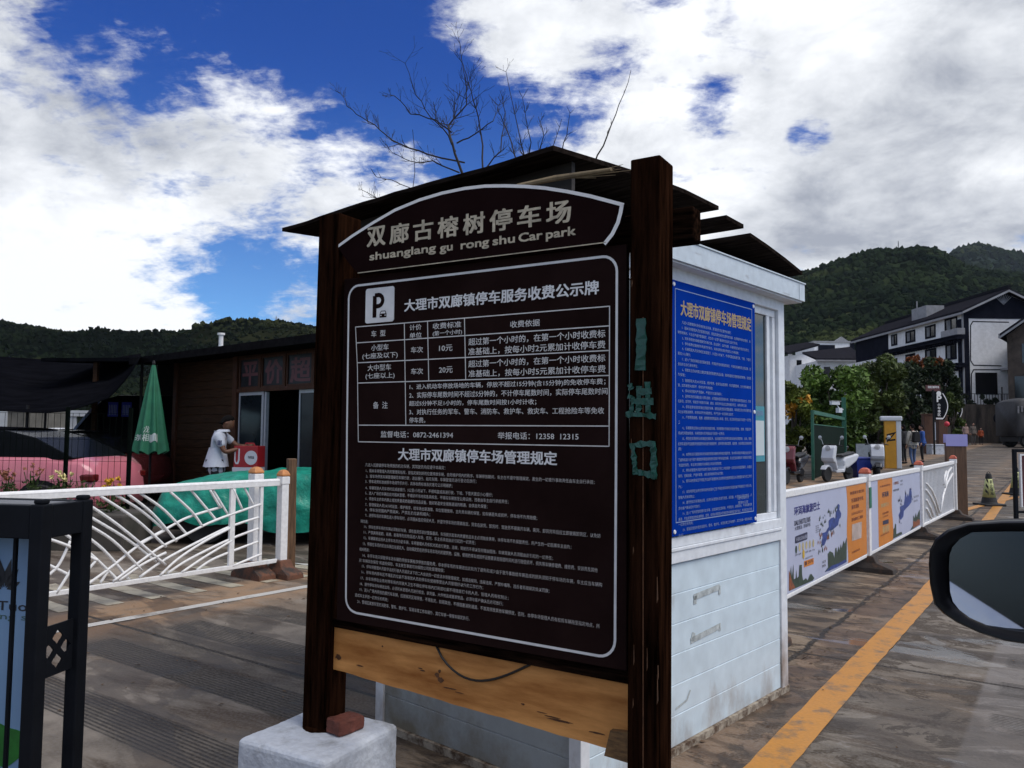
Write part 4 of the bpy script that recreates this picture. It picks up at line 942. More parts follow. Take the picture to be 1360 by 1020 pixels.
# ------------------------------------------------------------------ foliage
def leaf_mat(name, a, b_, rough=0.6):
    m = mat(name, a, rough=rough, var=0.45, scale=0.9, bump=0, col2=b_, spec=0.25, thresh=(0.35, 0.68)); return m
def leaves(mb, centre, rad, n, size, rng, clumps=26, squash=1.0, hollow=.35, drop=0.0):
    """many small leaf faces gathered in clumps through the crown's volume"""
    r = np.random.RandomState(rng); c = []
    while len(c) < clumps:
        p = r.uniform(-1, 1, 3); l = np.linalg.norm(p)
        if hollow < l < 1.0: c.append(p * np.array(rad))
    c = np.array(c); cr = r.uniform(.22, .46, clumps) * min(rad)
    k = r.randint(0, clumps, n); off = r.normal(0, 1, (n, 3)); off /= np.linalg.norm(off, axis=1)[:, None]; off *= (r.uniform(0.2, 1, n) ** .5)[:, None]
    P = c[k] + off * cr[k][:, None] * np.array([1, 1, squash]) + np.array(centre); P[:, 2] -= drop * r.uniform(0, 1, n)
    u = r.normal(0, 1, (n, 3)); u /= np.linalg.norm(u, axis=1)[:, None]; w = np.cross(u, r.normal(0, 1, (n, 3))); w /= np.linalg.norm(w, axis=1)[:, None]
    s = (r.uniform(.6, 1.3, n) * size)[:, None]
    A = P - u * s; B = P + w * s * .42; C = P + u * s; D = P - w * s * .42
    o = len(mb.v); V = np.stack([A, B, C, D], 1).reshape(-1, 3); mb.v += [tuple(v) for v in V.tolist()]
    mb.f += [(o + 4 * i, o + 4 * i + 1, o + 4 * i + 2, o + 4 * i + 3) for i in range(n)]
M_bark = mat('bark', (0.045, 0.034, 0.026), rough=0.9, var=0.4, scale=14, stretch=(3, 3, 1), bump=0.5)
def tree(name, label, loc, h, crown_c, crown_r, n, size, m, rng, trunk_r=.12, group=None, clumps=26, extra=None):
    t = thing(name, label, 'tree' if 'tree' in name else 'plant', loc, random.uniform(0, 6), group); b = MB(); rnd = random.Random(rng)
    b.tube([(0, 0, -.1), (.05, .02, h * .3), (.0, .05, crown_c[2])], [trunk_r, trunk_r * .75, trunk_r * .35], 8)
    for i in range(7):
        a = rnd.uniform(0, 6.28); z = rnd.uniform(.25, .5) * h; e = (crown_c[0] + math.cos(a) * crown_r[0] * .7, crown_c[1] + math.sin(a) * crown_r[1] * .7, crown_c[2] + rnd.uniform(-.3, .5) * crown_r[2])
        b.tube([(.02, .02, z), ((e[0]) * .5, e[1] * .5, (z + e[2]) / 2 - .1), e], [trunk_r * .45, trunk_r * .3, .015], 6)
    b.build('trunk', M_bark, t, smooth=True)
    c = MB(); leaves(c, crown_c, crown_r, n, size, rng, clumps); c.build('crown', m, t, recalc=False)
    if extra:
        mm, n2, s2, cc, rr_ = extra; c = MB(); leaves(c, cc, rr_, n2, s2, rng + 50, 10); c.build('crown', mm, t, recalc=False)
    return t
# ------------------------------------------------------------------ left side: barriers
M_bar = weathered('white_enamel', (0.78, 0.78, 0.77), (0.30, 0.26, 0.20), rough=0.4, amount=(0.62, 0.84), scale=6, fine=30, bump=0.05)
M_cap = mat('orange_cap', (0.50, 0.20, 0.06), rough=0.5, var=0.2, scale=20); M_capr = mat('red_orange_cap', (0.45, 0.10, 0.05), rough=0.5, var=0.3, scale=20)
M_rust = weathered('rusty_iron_base', (0.125, 0.050, 0.026), (0.035, 0.025, 0.02), rough=0.85, amount=(0.45, 0.6), scale=9, fine=40, bump=0.5)
M_ibase = weathered('dark_iron_base', (0.035, 0.027, 0.022), (0.085, 0.045, 0.025), rough=0.85, amount=(0.5, 0.66), scale=9, fine=40, bump=0.5)
def barrier_post(label, loc, rz, basem, capm, h=1.10, w=.085, group=None, bw=.34, refl=None):
    t = thing('barrier_post', label, 'post', loc, rz, group)
    b = MB(); b.box(-w / 2, w / 2, -w / 2, w / 2, .17, h - .07); b.box(-w / 2 - .006, w / 2 + .006, -w / 2 - .006, w / 2 + .006, h - .15, h - .075); b.build('upright', M_bar, t, bevel=.004)
    b = MB(); b.loft([[(x * (w / 2 + .008) * k, y * (w / 2 + .008) * k, z) for x, y in ((-1, -1), (1, -1), (1, 1), (-1, 1))] for z, k in ((h - .068, 1), (h - .05, 1), (h - .018, .72), (h - .002, .3))]); b.build('cap', capm, t, bevel=.006)
    b = MB(); b.loft([[(x * a, y * c, z) for x, y in ((-1, -1), (1, -1), (1, 1), (-1, 1))] for z, a, c in ((-.005, bw / 2 * .62, bw * .72), (.05, bw / 2 * .60, bw * .70), (.105, w * .95, w * 1.25), (.175, w * .80, w * .85))]); b.build('foot', basem, t, bevel=.01)
    if refl: b = MB(); b.box(-w / 2 - .003, -w / 2 + .0, -.02, .02, h - .40, h - .17) if refl[1] == 'x' else b.box(-.02, .02, -w / 2 - .003, -w / 2, h - .40, h - .17); b.build('reflector', refl[0], t)
    return t
FQ = Vector((-2.38, 8.25, 0)); FA = R(36.6); FD = Vector((-math.sin(FA), -math.cos(FA), 0)); FRZ = math.atan2(FD.y, FD.x)
barrier_post('white orange capped post ending the fan patterned rail beside the wooden stake', FQ + FD * -.02, FRZ, M_rust, M_cap)
barrier_post('white orange capped post with yellow reflector behind the fan patterned rail', (-2.63, 8.20, 0), FRZ, M_rust, M_cap, h=1.13, w=.10, refl=(mat('yellow_reflector', (0.55, 0.62, 0.02), rough=0.3, bump=0), 'y'))
bt = thing('road_barrier', 'long white barrier panel of curved crossing bars in a fan pattern', 'barrier', FQ, FRZ)
b = MB(); b.box(.0, 3.05, -.022, .022, .935, .985); b.tube([(.03, 0, .985), (3.02, 0, .985)], .024, 8); b.build('top_rail', M_bar, bt, bevel=.004)
b = MB(); b.box(.04, 3.05, -.018, .018, .150, .190); b.build('bottom_rail', M_bar, bt, bevel=.004)
for x, w in ((.245, .018), (.575, .028), (2.50, .020), (2.98, .02)): b = MB(); b.box(x - w, x + w, -.015, .015, .1905, .9345); b.build('upright', M_bar, bt, bevel=.003)
fan = [[(1.53, .48), (1.25, .6), (1.03, .69), (.69, .76)], [(1.72, .20), (1.52, .32), (1.31, .44), (1.07, .53), (.76, .64), (.25, .76)], [(1.48, .2), (1.24, .33), (.9, .46), (.6, .56), (.25, .63)], [(1.3, .19), (1.13, .32), (.87, .45), (.6, .55)],
       [(1.22, .2), (1.01, .3), (.59, .44), (.24, .52)], [(1.09, .19), (.87, .3), (.57, .43)], [(.93, .19), (.73, .28), (.24, .39)], [(.56, .18), (.23, .26)], [(1.50, .935), (1.27, .77), (1.04, .53)], [(1.23, .935), (1.01, .74), (.9, .6)], [(1.01, .935), (.85, .76), (.75, .65)],
       [(.83, .935), (.71, .76)], [(.79, .935), (.62, .69)], [(.58, .935), (.47, .73)], [(.44, .935), (.33, .76)], [(1.62, .935), (1.39, .75), (1.15, .48)], [(1.72, .935), (1.54, .82), (1.41, .72), (1.27, .6)],
       [(2.05, .935), (1.69, .67), (1.25, .28)], [(2.05, .84), (1.64, .57), (1.33, .32)], [(2.05, .76), (1.74, .55), (1.47, .26)], [(2.05, .68), (1.81, .48), (1.57, .19)], [(1.86, .935), (1.54, .71), (1.25, .44)], [(2.22, .72), (1.93, .47), (1.67, .2)], [(2.32, .64), (2.1, .54), (1.86, .39)],
       [(1.97, .18), (1.75, .31), (1.5, .48), (1.26, .59)], [(2.05, .19), (1.86, .41)], [(1.82, .2), (1.74, .32)], [(1.67, .2), (1.47, .31), (1.25, .39)], [(2.24, .32), (2.16, .4), (2.08, .58)], [(2.18, .17), (2.05, .38)], [(2.30, .44), (2.06, .29)],
       [(2.9, .19), (2.6, .45), (2.3, .66)], [(2.7, .19), (2.45, .5), (2.3, .75)], [(2.95, .5), (2.6, .75), (2.4, .935)], [(2.48, .30), (2.25, .19)]]
for i, pl in enumerate(fan):
    P = []
    for j in range(len(pl) - 1):
        p0 = Vector(pl[max(j - 1, 0)]); p1 = Vector(pl[j]); p2 = Vector(pl[j + 1]); p3 = Vector(pl[min(j + 2, len(pl) - 1)])
        for k in range(5):
            s = k / 5; P.append(0.5 * ((2 * p1) + (p2 - p0) * s + (2 * p0 - 5 * p1 + 4 * p2 - p3) * s * s + (3 * p1 - p0 - 3 * p2 + p3) * s ** 3))
    P.append(Vector(pl[-1])); oy = (.008 if i % 2 else -.008) + (i % 5 - 2) * .0006
    b = MB(); b.tube([(q.x, oy, q.y) for q in P], .0125, 6); b.build('curved_bar', M_bar, bt, smooth=True)
M_raww = mat('weathered_wood', (0.12, 0.065, 0.032), rough=0.8, var=0.55, scale=8, stretch=(5, 5, .5), bump=0.5)
sk = MB(); sk.box(-.045, .045, -.045, .045, -.02, 1.205); o = sk.build('wooden_stake', M_raww, None, bevel=.006); o.location = (-2.345, 8.52, 0); o.rotation_euler = (R(1), R(-.8), R(30)); tag(o, 'square brown wooden stake standing behind the end post of the white barrier', 'stake')

# ------------------------------------------------------------------ teal covered car
M_tarp = mat('teal_tarpaulin', (0.006, 0.20, 0.135), rough=0.36, var=0.25, scale=5, bump=0.7, col2=(0.012, 0.27, 0.19), bdist=0.05, spec=0.4)
cv = thing('covered_car', 'low car hidden under a glossy teal green tarpaulin behind the white barrier', 'car', (-4.78, 10.42, 0), R(2))
P = []; nx, ny = 130, 60; Lc, Wc = 4.3, 1.66
hp_ = lambda x: float(np.interp(x, [-.05, .04, .22, .55, 1.0, 1.6, 2.15, 2.55, 3.0, 3.5, 4.1, 4.3], [.45, .60, .76, .84, .89, .945, .955, 1.15, 1.30, 1.26, .95, .5]))
for i in range(nx + 1):
    x = -.02 + (Lc + .04) * i / nx; row = []; e = min(1, max(.0, min(x, Lc - x) / .5)); ins = .30 * (1 - math.sqrt(e))
    for j in range(ny + 1):
        s = j / ny; q = 2 * abs(s - .5)               # q: 0 at the ridge, 1 at the hem
        sg = 1 if s > .5 else -1
        top = hp_(x)
        if q < .62: f = q / .62; y = f * (Wc / 2 - ins - .06); z = top - .05 * f ** 3
        else:
            f = (q - .62) / .38; y = (Wc / 2 - ins - .06) + .075 * min(1, f * 2.2); hem = .215 + .06 * math.sin(x * 2.1) + .035 * math.sin(x * 7 + sg)
            z = (top - .05) * (1 - f) + hem * f
            y += .050 * f * math.sin(x * 7 + 5 * mnoise.noise(Vector((x * 2, sg, 0)))) + .03 * f * abs(math.sin(x * 13 + sg + z * 4))
        nz = mnoise.fractal(Vector((x * 3.1, y * 2.5 * sg, z * 3)), 1, 2, 4)
        rg = (1 - abs(mnoise.noise(Vector((x * 2.3 + z * 2, y * 2.1 * sg, z * 2.6)))) * 2.2); row.append((x + .012 * nz, Wc / 2 + sg * (y + .035 * nz + .045 * rg * min(1, q * 1.6)), z + .022 * nz + .026 * rg))
    P.append(row)
b = MB(); b.grid(P)
for i in (0, nx):                                   # hanging ends of the cover
    r = P[i]; dx = -.03 if i == 0 else .03
    b.grid([r, [(p[0] + dx + .02 * math.sin(k), p[1], max(.22, p[2] * .55)) for k, p in enumerate(r)], [(p[0] + dx * 1.5, p[1], .20 + .03 * math.sin(k * 1.7)) for k, p in enumerate(r)]])
b.build('tarpaulin', M_tarp, cv, smooth=True, recalc=False)
for x in (.75, 3.4):
    for y in (.16, Wc - .16): b = MB(); b.lathe([(.20, -.09), (.30, -.10), (.31, -.06), (.31, .06), (.30, .10), (.20, .09)], 24, (x, y, .31), axis='y'); b.build('wheel', M_tyre, cv)
b = MB(); b.box(.15, 4.15, .18, Wc - .18, .17, .46); b.build('underbody', M_dark, cv, bevel=.05)

# ------------------------------------------------------------------ man with the cartons
M_skin = mat('tanned_skin', (0.155, 0.068, 0.036), rough=0.55, var=0.12, scale=8, bump=0.05)
M_polo = mat('white_polo', (0.50, 0.53, 0.60), rough=0.85, var=0.10, scale=7, bump=0.6, bdist=0.02); M_navy = mat('dark_trousers', (0.014, 0.014, 0.018), rough=0.9, var=0.3, scale=20)
M_hair = mat('black_hair', (0.005, 0.004, 0.004), rough=0.8, var=0.3, scale=40, spec=.1)
mp_ = AT(288, 600, 13.0)
human('man in a white polo shirt reaching to a red carton outside the cabin', (mp_.x, 13.0, gz(0, 13)), -R(82),
      dict(waist=(0, .01, 1.07), chest=(0, .03, 1.27), nb=(0, .06, 1.40), neck=(0, .10, 1.455), head=(0, .155, 1.545), shR=(.17, .05, 1.345), elR=(.20, .16, 1.085), wrR=(.10, .38, 1.155), shL=(-.17, .06, 1.35), elL=(-.17, .28, 1.18), wrL=(-.08, .46, 1.185)),
      M_skin, M_polo, M_navy, M_hair, M_dark, sleeves='short', collar=M_polo, logo=True, scale=1.04)
cx = AT(331, 600, 13.0)
M_redc = mat('red_carton', (0.30, 0.012, 0.018), rough=0.45, var=0.12, scale=6, bump=0.05); M_wc = mat('white_carton', (0.52, 0.53, 0.58), rough=0.5, var=0.08, scale=6, bump=0.05)
ct = thing('carton', 'red and white printed carton standing on white cartons in front of the cabin', 'carton', (cx.x, 13.02, .905), R(-8))
b = MB(); b.box(-.205, .205, -.14, .14, 0, .345); b.build('box', M_redc, ct, bevel=.008)
b = MB(); b.tube([(-.09, 0, .343), (-.07, 0, .385), (.07, 0, .385), (.09, 0, .343)], .012, 6); b.build('handle', M_redc, ct)
b = MB(); el = [(.10 + .115 * math.cos(R(a)) * (1 if math.cos(R(a)) < 0 else .9), .155 + .115 * math.sin(R(a))) for a in range(0, 360, 15)]; b.prism(el, -.1435, -.139)
b.prism([(-.19, .30), (-.19, .10), (-.165, .05), (-.12, .05), (-.10, .11), (-.10, .30), (-.12, .30), (-.125, .12), (-.14, .08), (-.16, .08), (-.17, .12), (-.172, .30)], -.1435, -.139); b.build('white_print', M_wc, ct)
b = MB(); write(b, '牛奶饮品', lambda a, z: (a, -.145, z), .045, .14, .15, .185, bold=.02); b.build('lettering', M_navy, ct)
for k, (z, lab) in enumerate(((.45, 'upper white carton under the red and white one'), (.0, 'lowest white carton under the red and white one'))):
    b = MB(); b.box(-.21, .21, -.15, .15, 0, .4495); b.box(-.0015, .0015, -.1512, -.15, 0, .449); o = b.build('carton', M_wc, None, bevel=.006); o.location = (cx.x - .01, 13.02, z + .004); o.rotation_euler = (0, 0, R(-6)); tag(o, lab, 'carton')

# ------------------------------------------------------------------ timber cabin
M_cab = mat('brown_cabin_boards', (0.022, 0.0105, 0.0050), rough=0.7, var=0.55, scale=5, stretch=(.5, 5, 9), bump=0.3, col2=(0.045, 0.021, 0.0095), spec=0.15)
M_cabf = mat('red_brown_frame', (0.060, 0.022, 0.010), rough=0.6, var=0.45, scale=8, stretch=(4, 4, .8), bump=0.2, spec=0.2)
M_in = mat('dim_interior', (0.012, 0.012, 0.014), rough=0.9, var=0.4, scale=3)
M_alu = mat('silver_aluminium', (0.36, 0.38, 0.41), rough=0.4, var=0.1, scale=10, bump=0)
M_red = mat('red_film_letters', (0.10, 0.012, 0.016), rough=0.5, var=0.2, scale=10, bump=0)
q0 = AT(310, 560, 15.0); cab = thing('timber_cabin', 'dark brown timber shop cabin with glass sliding doors and red window lettering', 'cabin', (q0.x, 15.0, 0), -R(42)); k_ = 1.128
Z = lambda z: 1.5 + (z - 1.5) * k_
b = MB(); prof = []
zz = 0.0
while zz < Z(2.74) - .01:
    z1 = min(zz + .165, Z(2.74)); prof += [(zz + .004, 0), (z1 - .010, 0), (z1 - .006, -.010)]; zz = z1
b.prism([(d, z) for z, d in prof] + [(-.10, Z(2.74)), (-.10, 0)], -2.12 * k_, -.02, lambda u, v, t: (t, -u, v)); b.build('board_wall', M_cab, cab)
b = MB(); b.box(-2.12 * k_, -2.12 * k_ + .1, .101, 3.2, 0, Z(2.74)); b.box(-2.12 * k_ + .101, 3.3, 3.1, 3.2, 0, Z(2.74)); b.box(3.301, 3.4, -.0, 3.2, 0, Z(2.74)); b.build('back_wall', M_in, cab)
for x in (-2.12 * k_, .07): b = MB(); b.box(x - .075, x + .075, -.045, .075, 0, Z(2.74)); b.build('post', M_cabf, cab, bevel=.008)
b = MB(); b.box(.146, 3.4, -.035, .05, Z(2.13), Z(2.19)); b.build('lintel', M_cabf, cab, bevel=.004)
b = MB(); b.box(.146, 3.4, -.02, .05, Z(2.70), Z(2.74)); b.build('head_beam', M_cab, cab)
for i, (xa, xb, ch_) in enumerate(((.17, .80, '平'), (.87, 1.52, '价'), (1.60, 2.30, '超'), (2.38, 3.25, ''))):
    xa *= k_; xb *= k_; f = MB()
    for a in ((xa, xb, Z(2.19), Z(2.22)), (xa, xb, Z(2.67), Z(2.70)), (xa, xa + .035, Z(2.22), Z(2.67)), (xb - .035, xb, Z(2.22), Z(2.67))): f.box(a[0], a[1], -.02, .03, a[2] + .0005, a[3] - .0005)
    fo = f.build('transom_window', M_cabf, cab)
    g = MB(); g.box(xa + .03, xb - .03, .0, .008, Z(2.21), Z(2.68)); g.build('glass_pane', mat('dim_window', (0.016, 0.017, 0.020), rough=0.3, bump=0, var=.5, spec=.1), fo)
    if ch_: g = MB(); write(g, ch_, lambda a, z: (a, -.0015, z), xa + .11, Z(2.25), xb - .09, Z(2.62), bold=.04); g.build('lettering', M_red, fo)
    p = MB(); p.box(xb + .002, xb + .065, -.03, .05, Z(2.19), Z(2.70)); p.build('mullion', M_cabf, cab)
for xa, xb, y in ((.16, .93, .0), (1.90, 2.75, .03)):
    xa *= k_; xb *= k_; f = MB()
    for a in ((xa, xb, .02, .10), (xa, xb, Z(2.13) - .06, Z(2.13)), (xa, xa + .035, .1, Z(2.13) - .06), (xb - .065, xb, .1, Z(2.13) - .06), (xa + .035, xb - .065, .55, .60)): f.box(a[0], a[1], y, y + .04, a[2], a[3])
    fo = f.build('sliding_door', M_alu, cab); g = MB(); g.box(xa + .03, xb - .06, y + .015, y + .022, .08, Z(2.13) - .05); g.build('glass_pane', mat('door_glass', (0.010, 0.014, 0.018), rough=0.12, bump=0, var=.4, scale=1.5, spec=.12), fo)
f = MB(); f.box(.965 * k_, 1.01 * k_, .0, .06, 0, Z(2.12)); f.build('door_jamb', M_alu, cab)
for xa, xb, z0, z1, y, c in ((1.05, 1.5, 0, 1.0, 1.4, (0.05, 0.018, 0.008)), (1.5, 1.95, .2, 1.5, 1.9, (0.02, 0.018, 0.018)), (1.1, 1.9, 1.6, 2.3, 2.8, (0.05, 0.05, 0.055))):
    f = MB(); f.box(xa * k_, xb * k_, y, y + .3, z0, z1); f.build('shelf', mat('shelf_goods', c, rough=.7, var=.6, scale=8), cab)
f = MB(); f.hexa([(-2.95 * k_, -.62, Z(2.72)), (3.7, -.62, Z(2.72)), (3.7, 3.6, Z(2.95)), (-2.95 * k_, 3.6, Z(2.95)), (-2.95 * k_, -.62, Z(2.84)), (3.7, -.62, Z(2.84)), (3.7, 3.6, Z(3.08)), (-2.95 * k_, 3.6, Z(3.08))])
f.build('roof', mat('dark_felt_roof', (0.011, 0.0105, 0.0115), rough=0.9, var=0.4, scale=9, bump=0.3, spec=0), cab)
p = AT(293.5, 452, 16.2); f = MB(); f.lathe([(.045, -.35), (.045, .10), (.075, .11), (.075, .15)], 12); o = f.build('chimney_pipe', M_bar, cab); o.matrix_world = Matrix.Translation((p.x, 16.2, p.z))
o.parent = None; o.location = (p.x, 16.2, p.z); tag(o, 'short white vent pipe standing up from the cabin roof', 'pipe')

# ------------------------------------------------------------------ folded parasol
M_umb = mat('green_canvas', (0.014, 0.135, 0.070), rough=0.75, var=0.18, scale=6, bump=0.15); M_umbw = mat('white_canvas_print', (0.46, 0.53, 0.51), rough=0.75, var=0.1, scale=6, bump=0)
up = AT(201, 571, 14.6); um = thing('parasol', 'closed green market parasol with white lettering beside the timber cabin', 'parasol', (up.x, 14.6, gz(0, 14.6)), 0)
zt, zb = 2.66, 1.05; rings = []
def ur(a, s): return (.032 + .243 * s ** .95) * (1 + .20 * math.cos(8 * a + 1.1) * min(1, s * 2.5 + .2))
def uz(a, s): return zt - (zt - zb) * s + (.035 * math.cos(8 * a + 1.1) * s if s > .9 else 0)
for k in range(25):
    s = k / 24; rings.append([(ur(2 * math.pi * j / 64, s) * math.cos(2 * math.pi * j / 64), ur(2 * math.pi * j / 64, s) * math.sin(2 * math.pi * j / 64), uz(2 * math.pi * j / 64, s)) for j in range(64)])
f = MB(); f.loft(rings, cap=False); fo = f.build('canopy', M_umb, um, smooth=True)
def fU(a, b):                                         # a: angle in turns round the front, b: fraction down
    r = ur(a, b) + .006; return (r * math.cos(a), r * math.sin(a), uz(a, b) if b < .89 else zt - (zt - zb) * b)
f = MB(); n_ = 20
f.grid([[fU(-1.28 + .72 * i / n_, .79 + .085 * j / 5 + .012 * math.sin(i * .5)) for i in range(n_ + 1)] for j in range(6)])
for txt, a0, a1, b0, b1 in (('的', -2.15, -1.88, .775, .715), ('龙', -1.66, -1.34, .775, .70), ('茶', -2.42, -2.08, .865, .795), ('道', -2.04, -1.72, .865, .795), ('相', -1.68, -1.36, .87, .785)):
    vs_, fs_ = glyphs(txt, 0, 1); x0 = min(v[0] for v in vs_); x1 = max(v[0] for v in vs_); y0 = min(v[1] for v in vs_); y1 = max(v[1] for v in vs_)
    for d in (0, .012): f.add([fU(a0 + (a1 - a0) * (x - x0) / (x1 - x0) + d, b0 + (b1 - b0) * (y - y0) / (y1 - y0)) for x, y in vs_], fs_)
f.build('lettering', M_umbw, fo, recalc=False)
f = MB(); f.prism(rrect(-.05, .05, -.03, .03, .01), 0, .002, lambda u, v, t: tuple(Vector(fU(-.86 + u * 1.6, .832 + v * .9)) * 1.004)); f.build('emblem', M_umb, fo)
f = MB(); f.lathe([(.022, 0.05), (.022, zt + .02), (.035, zt + .03), (.012, zt + .09)], 12); f.build('pole', M_dark, um)
f = MB(); f.lathe([(.24, 0), (.25, .03), (.22, .08), (.05, .10)], 24); f.build('base', M_dark, um)

# ------------------------------------------------------------------ dark shed, net and what is under it
M_net = mat('black_shade_net', (0.0045, 0.0048, 0.0065), rough=0.9, var=0.45, scale=2.0, stretch=(1, 3, 1), bump=0.2, spec=0.0)
sh = thing('open_shed', 'dark open shed with hanging blue banners behind the green parasol', 'shed', AT(200, 571, 18.5) * 1, 0); sh.location.z = 0
f = MB(); f.hexa([(-1.8, -1.4, 2.95), (1.6, -1.4, 3.0), (1.6, 2.2, 3.25), (-1.8, 2.2, 3.2), (-1.8, -1.4, 3.03), (1.6, -1.4, 3.08), (1.6, 2.2, 3.33), (-1.8, 2.2, 3.28)]); f.build('roof', M_net, sh)
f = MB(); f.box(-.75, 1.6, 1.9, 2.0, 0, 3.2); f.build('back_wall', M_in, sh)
for x in (-.72, .55, 1.5): f = MB(); f.box(x - .045, x + .045, -1.2, -1.11, 0, 2.97); f.build('post', M_cab, sh)
M_bb = mat('blue_banner', (0.02, 0.035, 0.33), rough=0.6, var=0.3, scale=9, bump=0)
for x in (-.48, -.18):
    f = MB(); f.box(x, x + .22, -1.05, -1.045, 1.78, 2.10); fo = f.build('banner', M_bb, sh)
    g = MB(); 
    for k in range(5): g.box(x + .03 + .035 * k, x + .045 + .035 * k, -1.052, -1.0505, 1.82, 2.04)
    g.build('stripe', M_bwhite, fo)
nt_ = thing('shade_net', 'sagging black shade net stretched over the parked cars', 'net', (0, 0, 0))
top = [(-330, 455), (-120, 466), (0, 474), (95, 480), (140, 478), (187, 470)]; low = [(-330, 540), (-120, 548), (0, 546), (60, 549), (93, 546), (146, 529), (172, 500), (187, 474)]
P = []
for j in range(13):
    s = j / 12; row = []
    for i in range(49):
        px = -330 + 517 * i / 48; yt = np.interp(px, [a for a, _ in top], [c for _, c in top]); yl = np.interp(px, [a for a, _ in low], [c for _, c in low])
        Y = 20.5 - 5.6 * s; a = AT(px, yt + (yl - yt) * (s ** 1.1), Y); a.z += .05 * math.sin(px * .05 + s * 4) * (1 - abs(2 * s - 1)); row.append(tuple(a))
    P.append(row)
f = MB(); f.grid(P); no = f.build('net', M_net, nt_, smooth=True, recalc=False); no.modifiers.new('s', 'SOLIDIFY').thickness = .012
for px, Y in ((36, 15.2), (-150, 15.2), (186, 16.5), (60, 20.3), (-200, 20.3)): a = AT(px, 560, Y); f = MB(); f.tube([(a.x, Y, 0), (a.x, Y, np.interp(px, [-150, 36, 60, 186], [2.0, 1.95, 2.9, 2.9]))], .03, 8); f.build('pole', M_dark, nt_)
M_pink = paint('pink_paint', (0.50, 0.15, 0.19)); M_mar = paint('maroon_paint', (0.075, 0.016, 0.018)); M_blk = mat('black_paint', (0.006, 0.0065, 0.009), rough=.35, var=.1, scale=3, bump=0, spec=.08)
SED = [(2.1, .55), (1.95, .76), (1.3, .93), (.95, 1.02), (.3, 1.06), (-.6, 1.08), (-1.3, 1.08), (-1.85, 1.04), (-2.02, .92), (-2.1, .6)]
ROOF = [(1.25, .95), (.45, 1.40), (.0, 1.48), (-.6, 1.47), (-1.1, 1.36), (-1.75, 1.06), (-1.2, .98), (.5, .98)]
pc = AT(156, 600, 12.3)
vehicle('parked_car', 'pink car with black windows parked behind the wire fence under the shade net', 'car', (pc.x - 2.1, 12.6, gz(0, 12.6)), R(178), 4.2, 1.76, SED, ROOF, M_pink, (1.3, -1.33), group='cars under the shade net', wr=.34, roof_mat=M_net)
mc = AT(196, 600, 15.6)
vehicle('parked_car', 'dark maroon car parked beyond the pink one, close to the green parasol', 'car', (mc.x - 2.0, 16.2, gz(0, 16)), R(176), 4.1, 1.72, [(x, z * .93) for x, z in SED], [(x * .97, z * .94) for x, z in ROOF], M_mar, (1.27, -1.3), group='cars under the shade net', roof_mat=M_blk)
va = AT(96, 571, 18.2)
VB = [(2.2, .5), (2.12, .95), (1.8, 1.12), (1.2, 1.2), (0, 1.2), (-1.6, 1.2), (-2.15, 1.15), (-2.2, .6)]; VR = [(2.02, 1.10), (1.30, 2.08), (1.0, 2.16), (-2.0, 2.18), (-2.14, 1.9), (-2.16, 1.1)]
vn = vehicle('minibus', 'dark minibus with a blue windscreen pillar standing under the shade net', 'van', (va.x + 2.1, 18.6, gz(0, 18.6)), R(190), 4.4, 1.75, VB, VR, M_blk, (1.4, -1.4), wr=.32, tumble=.10)
f = MB(); f.bar((2.0, .86, 1.15), (1.30, .80, 2.10), .05, .05); f.bar((2.0, -.86, 1.15), (1.30, -.80, 2.10), .05, .05); f.build('windscreen_pillar', mat('blue_white_pillar', (0.22, 0.30, 0.55), rough=0.3, bump=0), vn)
f = MB(); f.hexa([(2.035, -.74, 1.2), (2.035, .74, 1.2), (2.05, .74, 1.2), (2.05, -.74, 1.2), (1.40, -.68, 2.02), (1.40, .68, 2.02), (1.415, .68, 2.02), (1.415, -.68, 2.02)]); f.build('windscreen', glass('pale_windscreen', (0.16, 0.19, 0.20), rough=.1), vn)
# low pale buildings and greenery in the distance below the net
M_pale = mat('pale_plaster', (0.42, 0.44, 0.45), rough=0.8, var=0.12, scale=1.5, bump=0.1)
for x0, x1, Y, h, lab in ((-80, 32, 30, 2.45, 'low pale plastered building seen under the shade net at the far left'), (44, 150, 36, 2.05, 'low pale wall with a white coping seen between the cars under the net')):
    a = AT(x0, 571, Y); c = AT(x1, 571, Y); t = thing('far_building', lab, 'building', (a.x, Y, gz(0, Y)), 0); wdt = c.x - a.x
    f = MB(); f.box(0, wdt, 0, 3, 0, h - .32); f.build('wall', mat('dull_wall', (0.105, 0.10, 0.085), rough=.8, var=.5, scale=1.2) if x0 < 0 else mat('ivy_wall', (0.022, 0.032, 0.014), rough=.9, var=.7, scale=2.5), t)
    f = MB(); f.box(-.1, wdt + .1, -.12, 3.1, h - .318, h - .05); f.build('coping', M_pale, t)
    for k in range(1, 4): f = MB(); f.box(wdt * k / 4 - .16, wdt * k / 4 + .16, -.06, -.002, 0, h - .32); f.build('pier', M_pale, t)
a = AT(76, 575, 24); vehicle('parked_car', 'small white car far off behind the pink car, half seen under the net', 'car', (a.x, 24, gz(0, 24)), R(170), 3.8, 1.66, [(x * .9, z * .9) for x, z in SED], [(x * .9, z * .9) for x, z in ROOF], paint('white_paint', (0.55, 0.57, 0.6)), (1.15, -1.18), group='cars under the shade net')

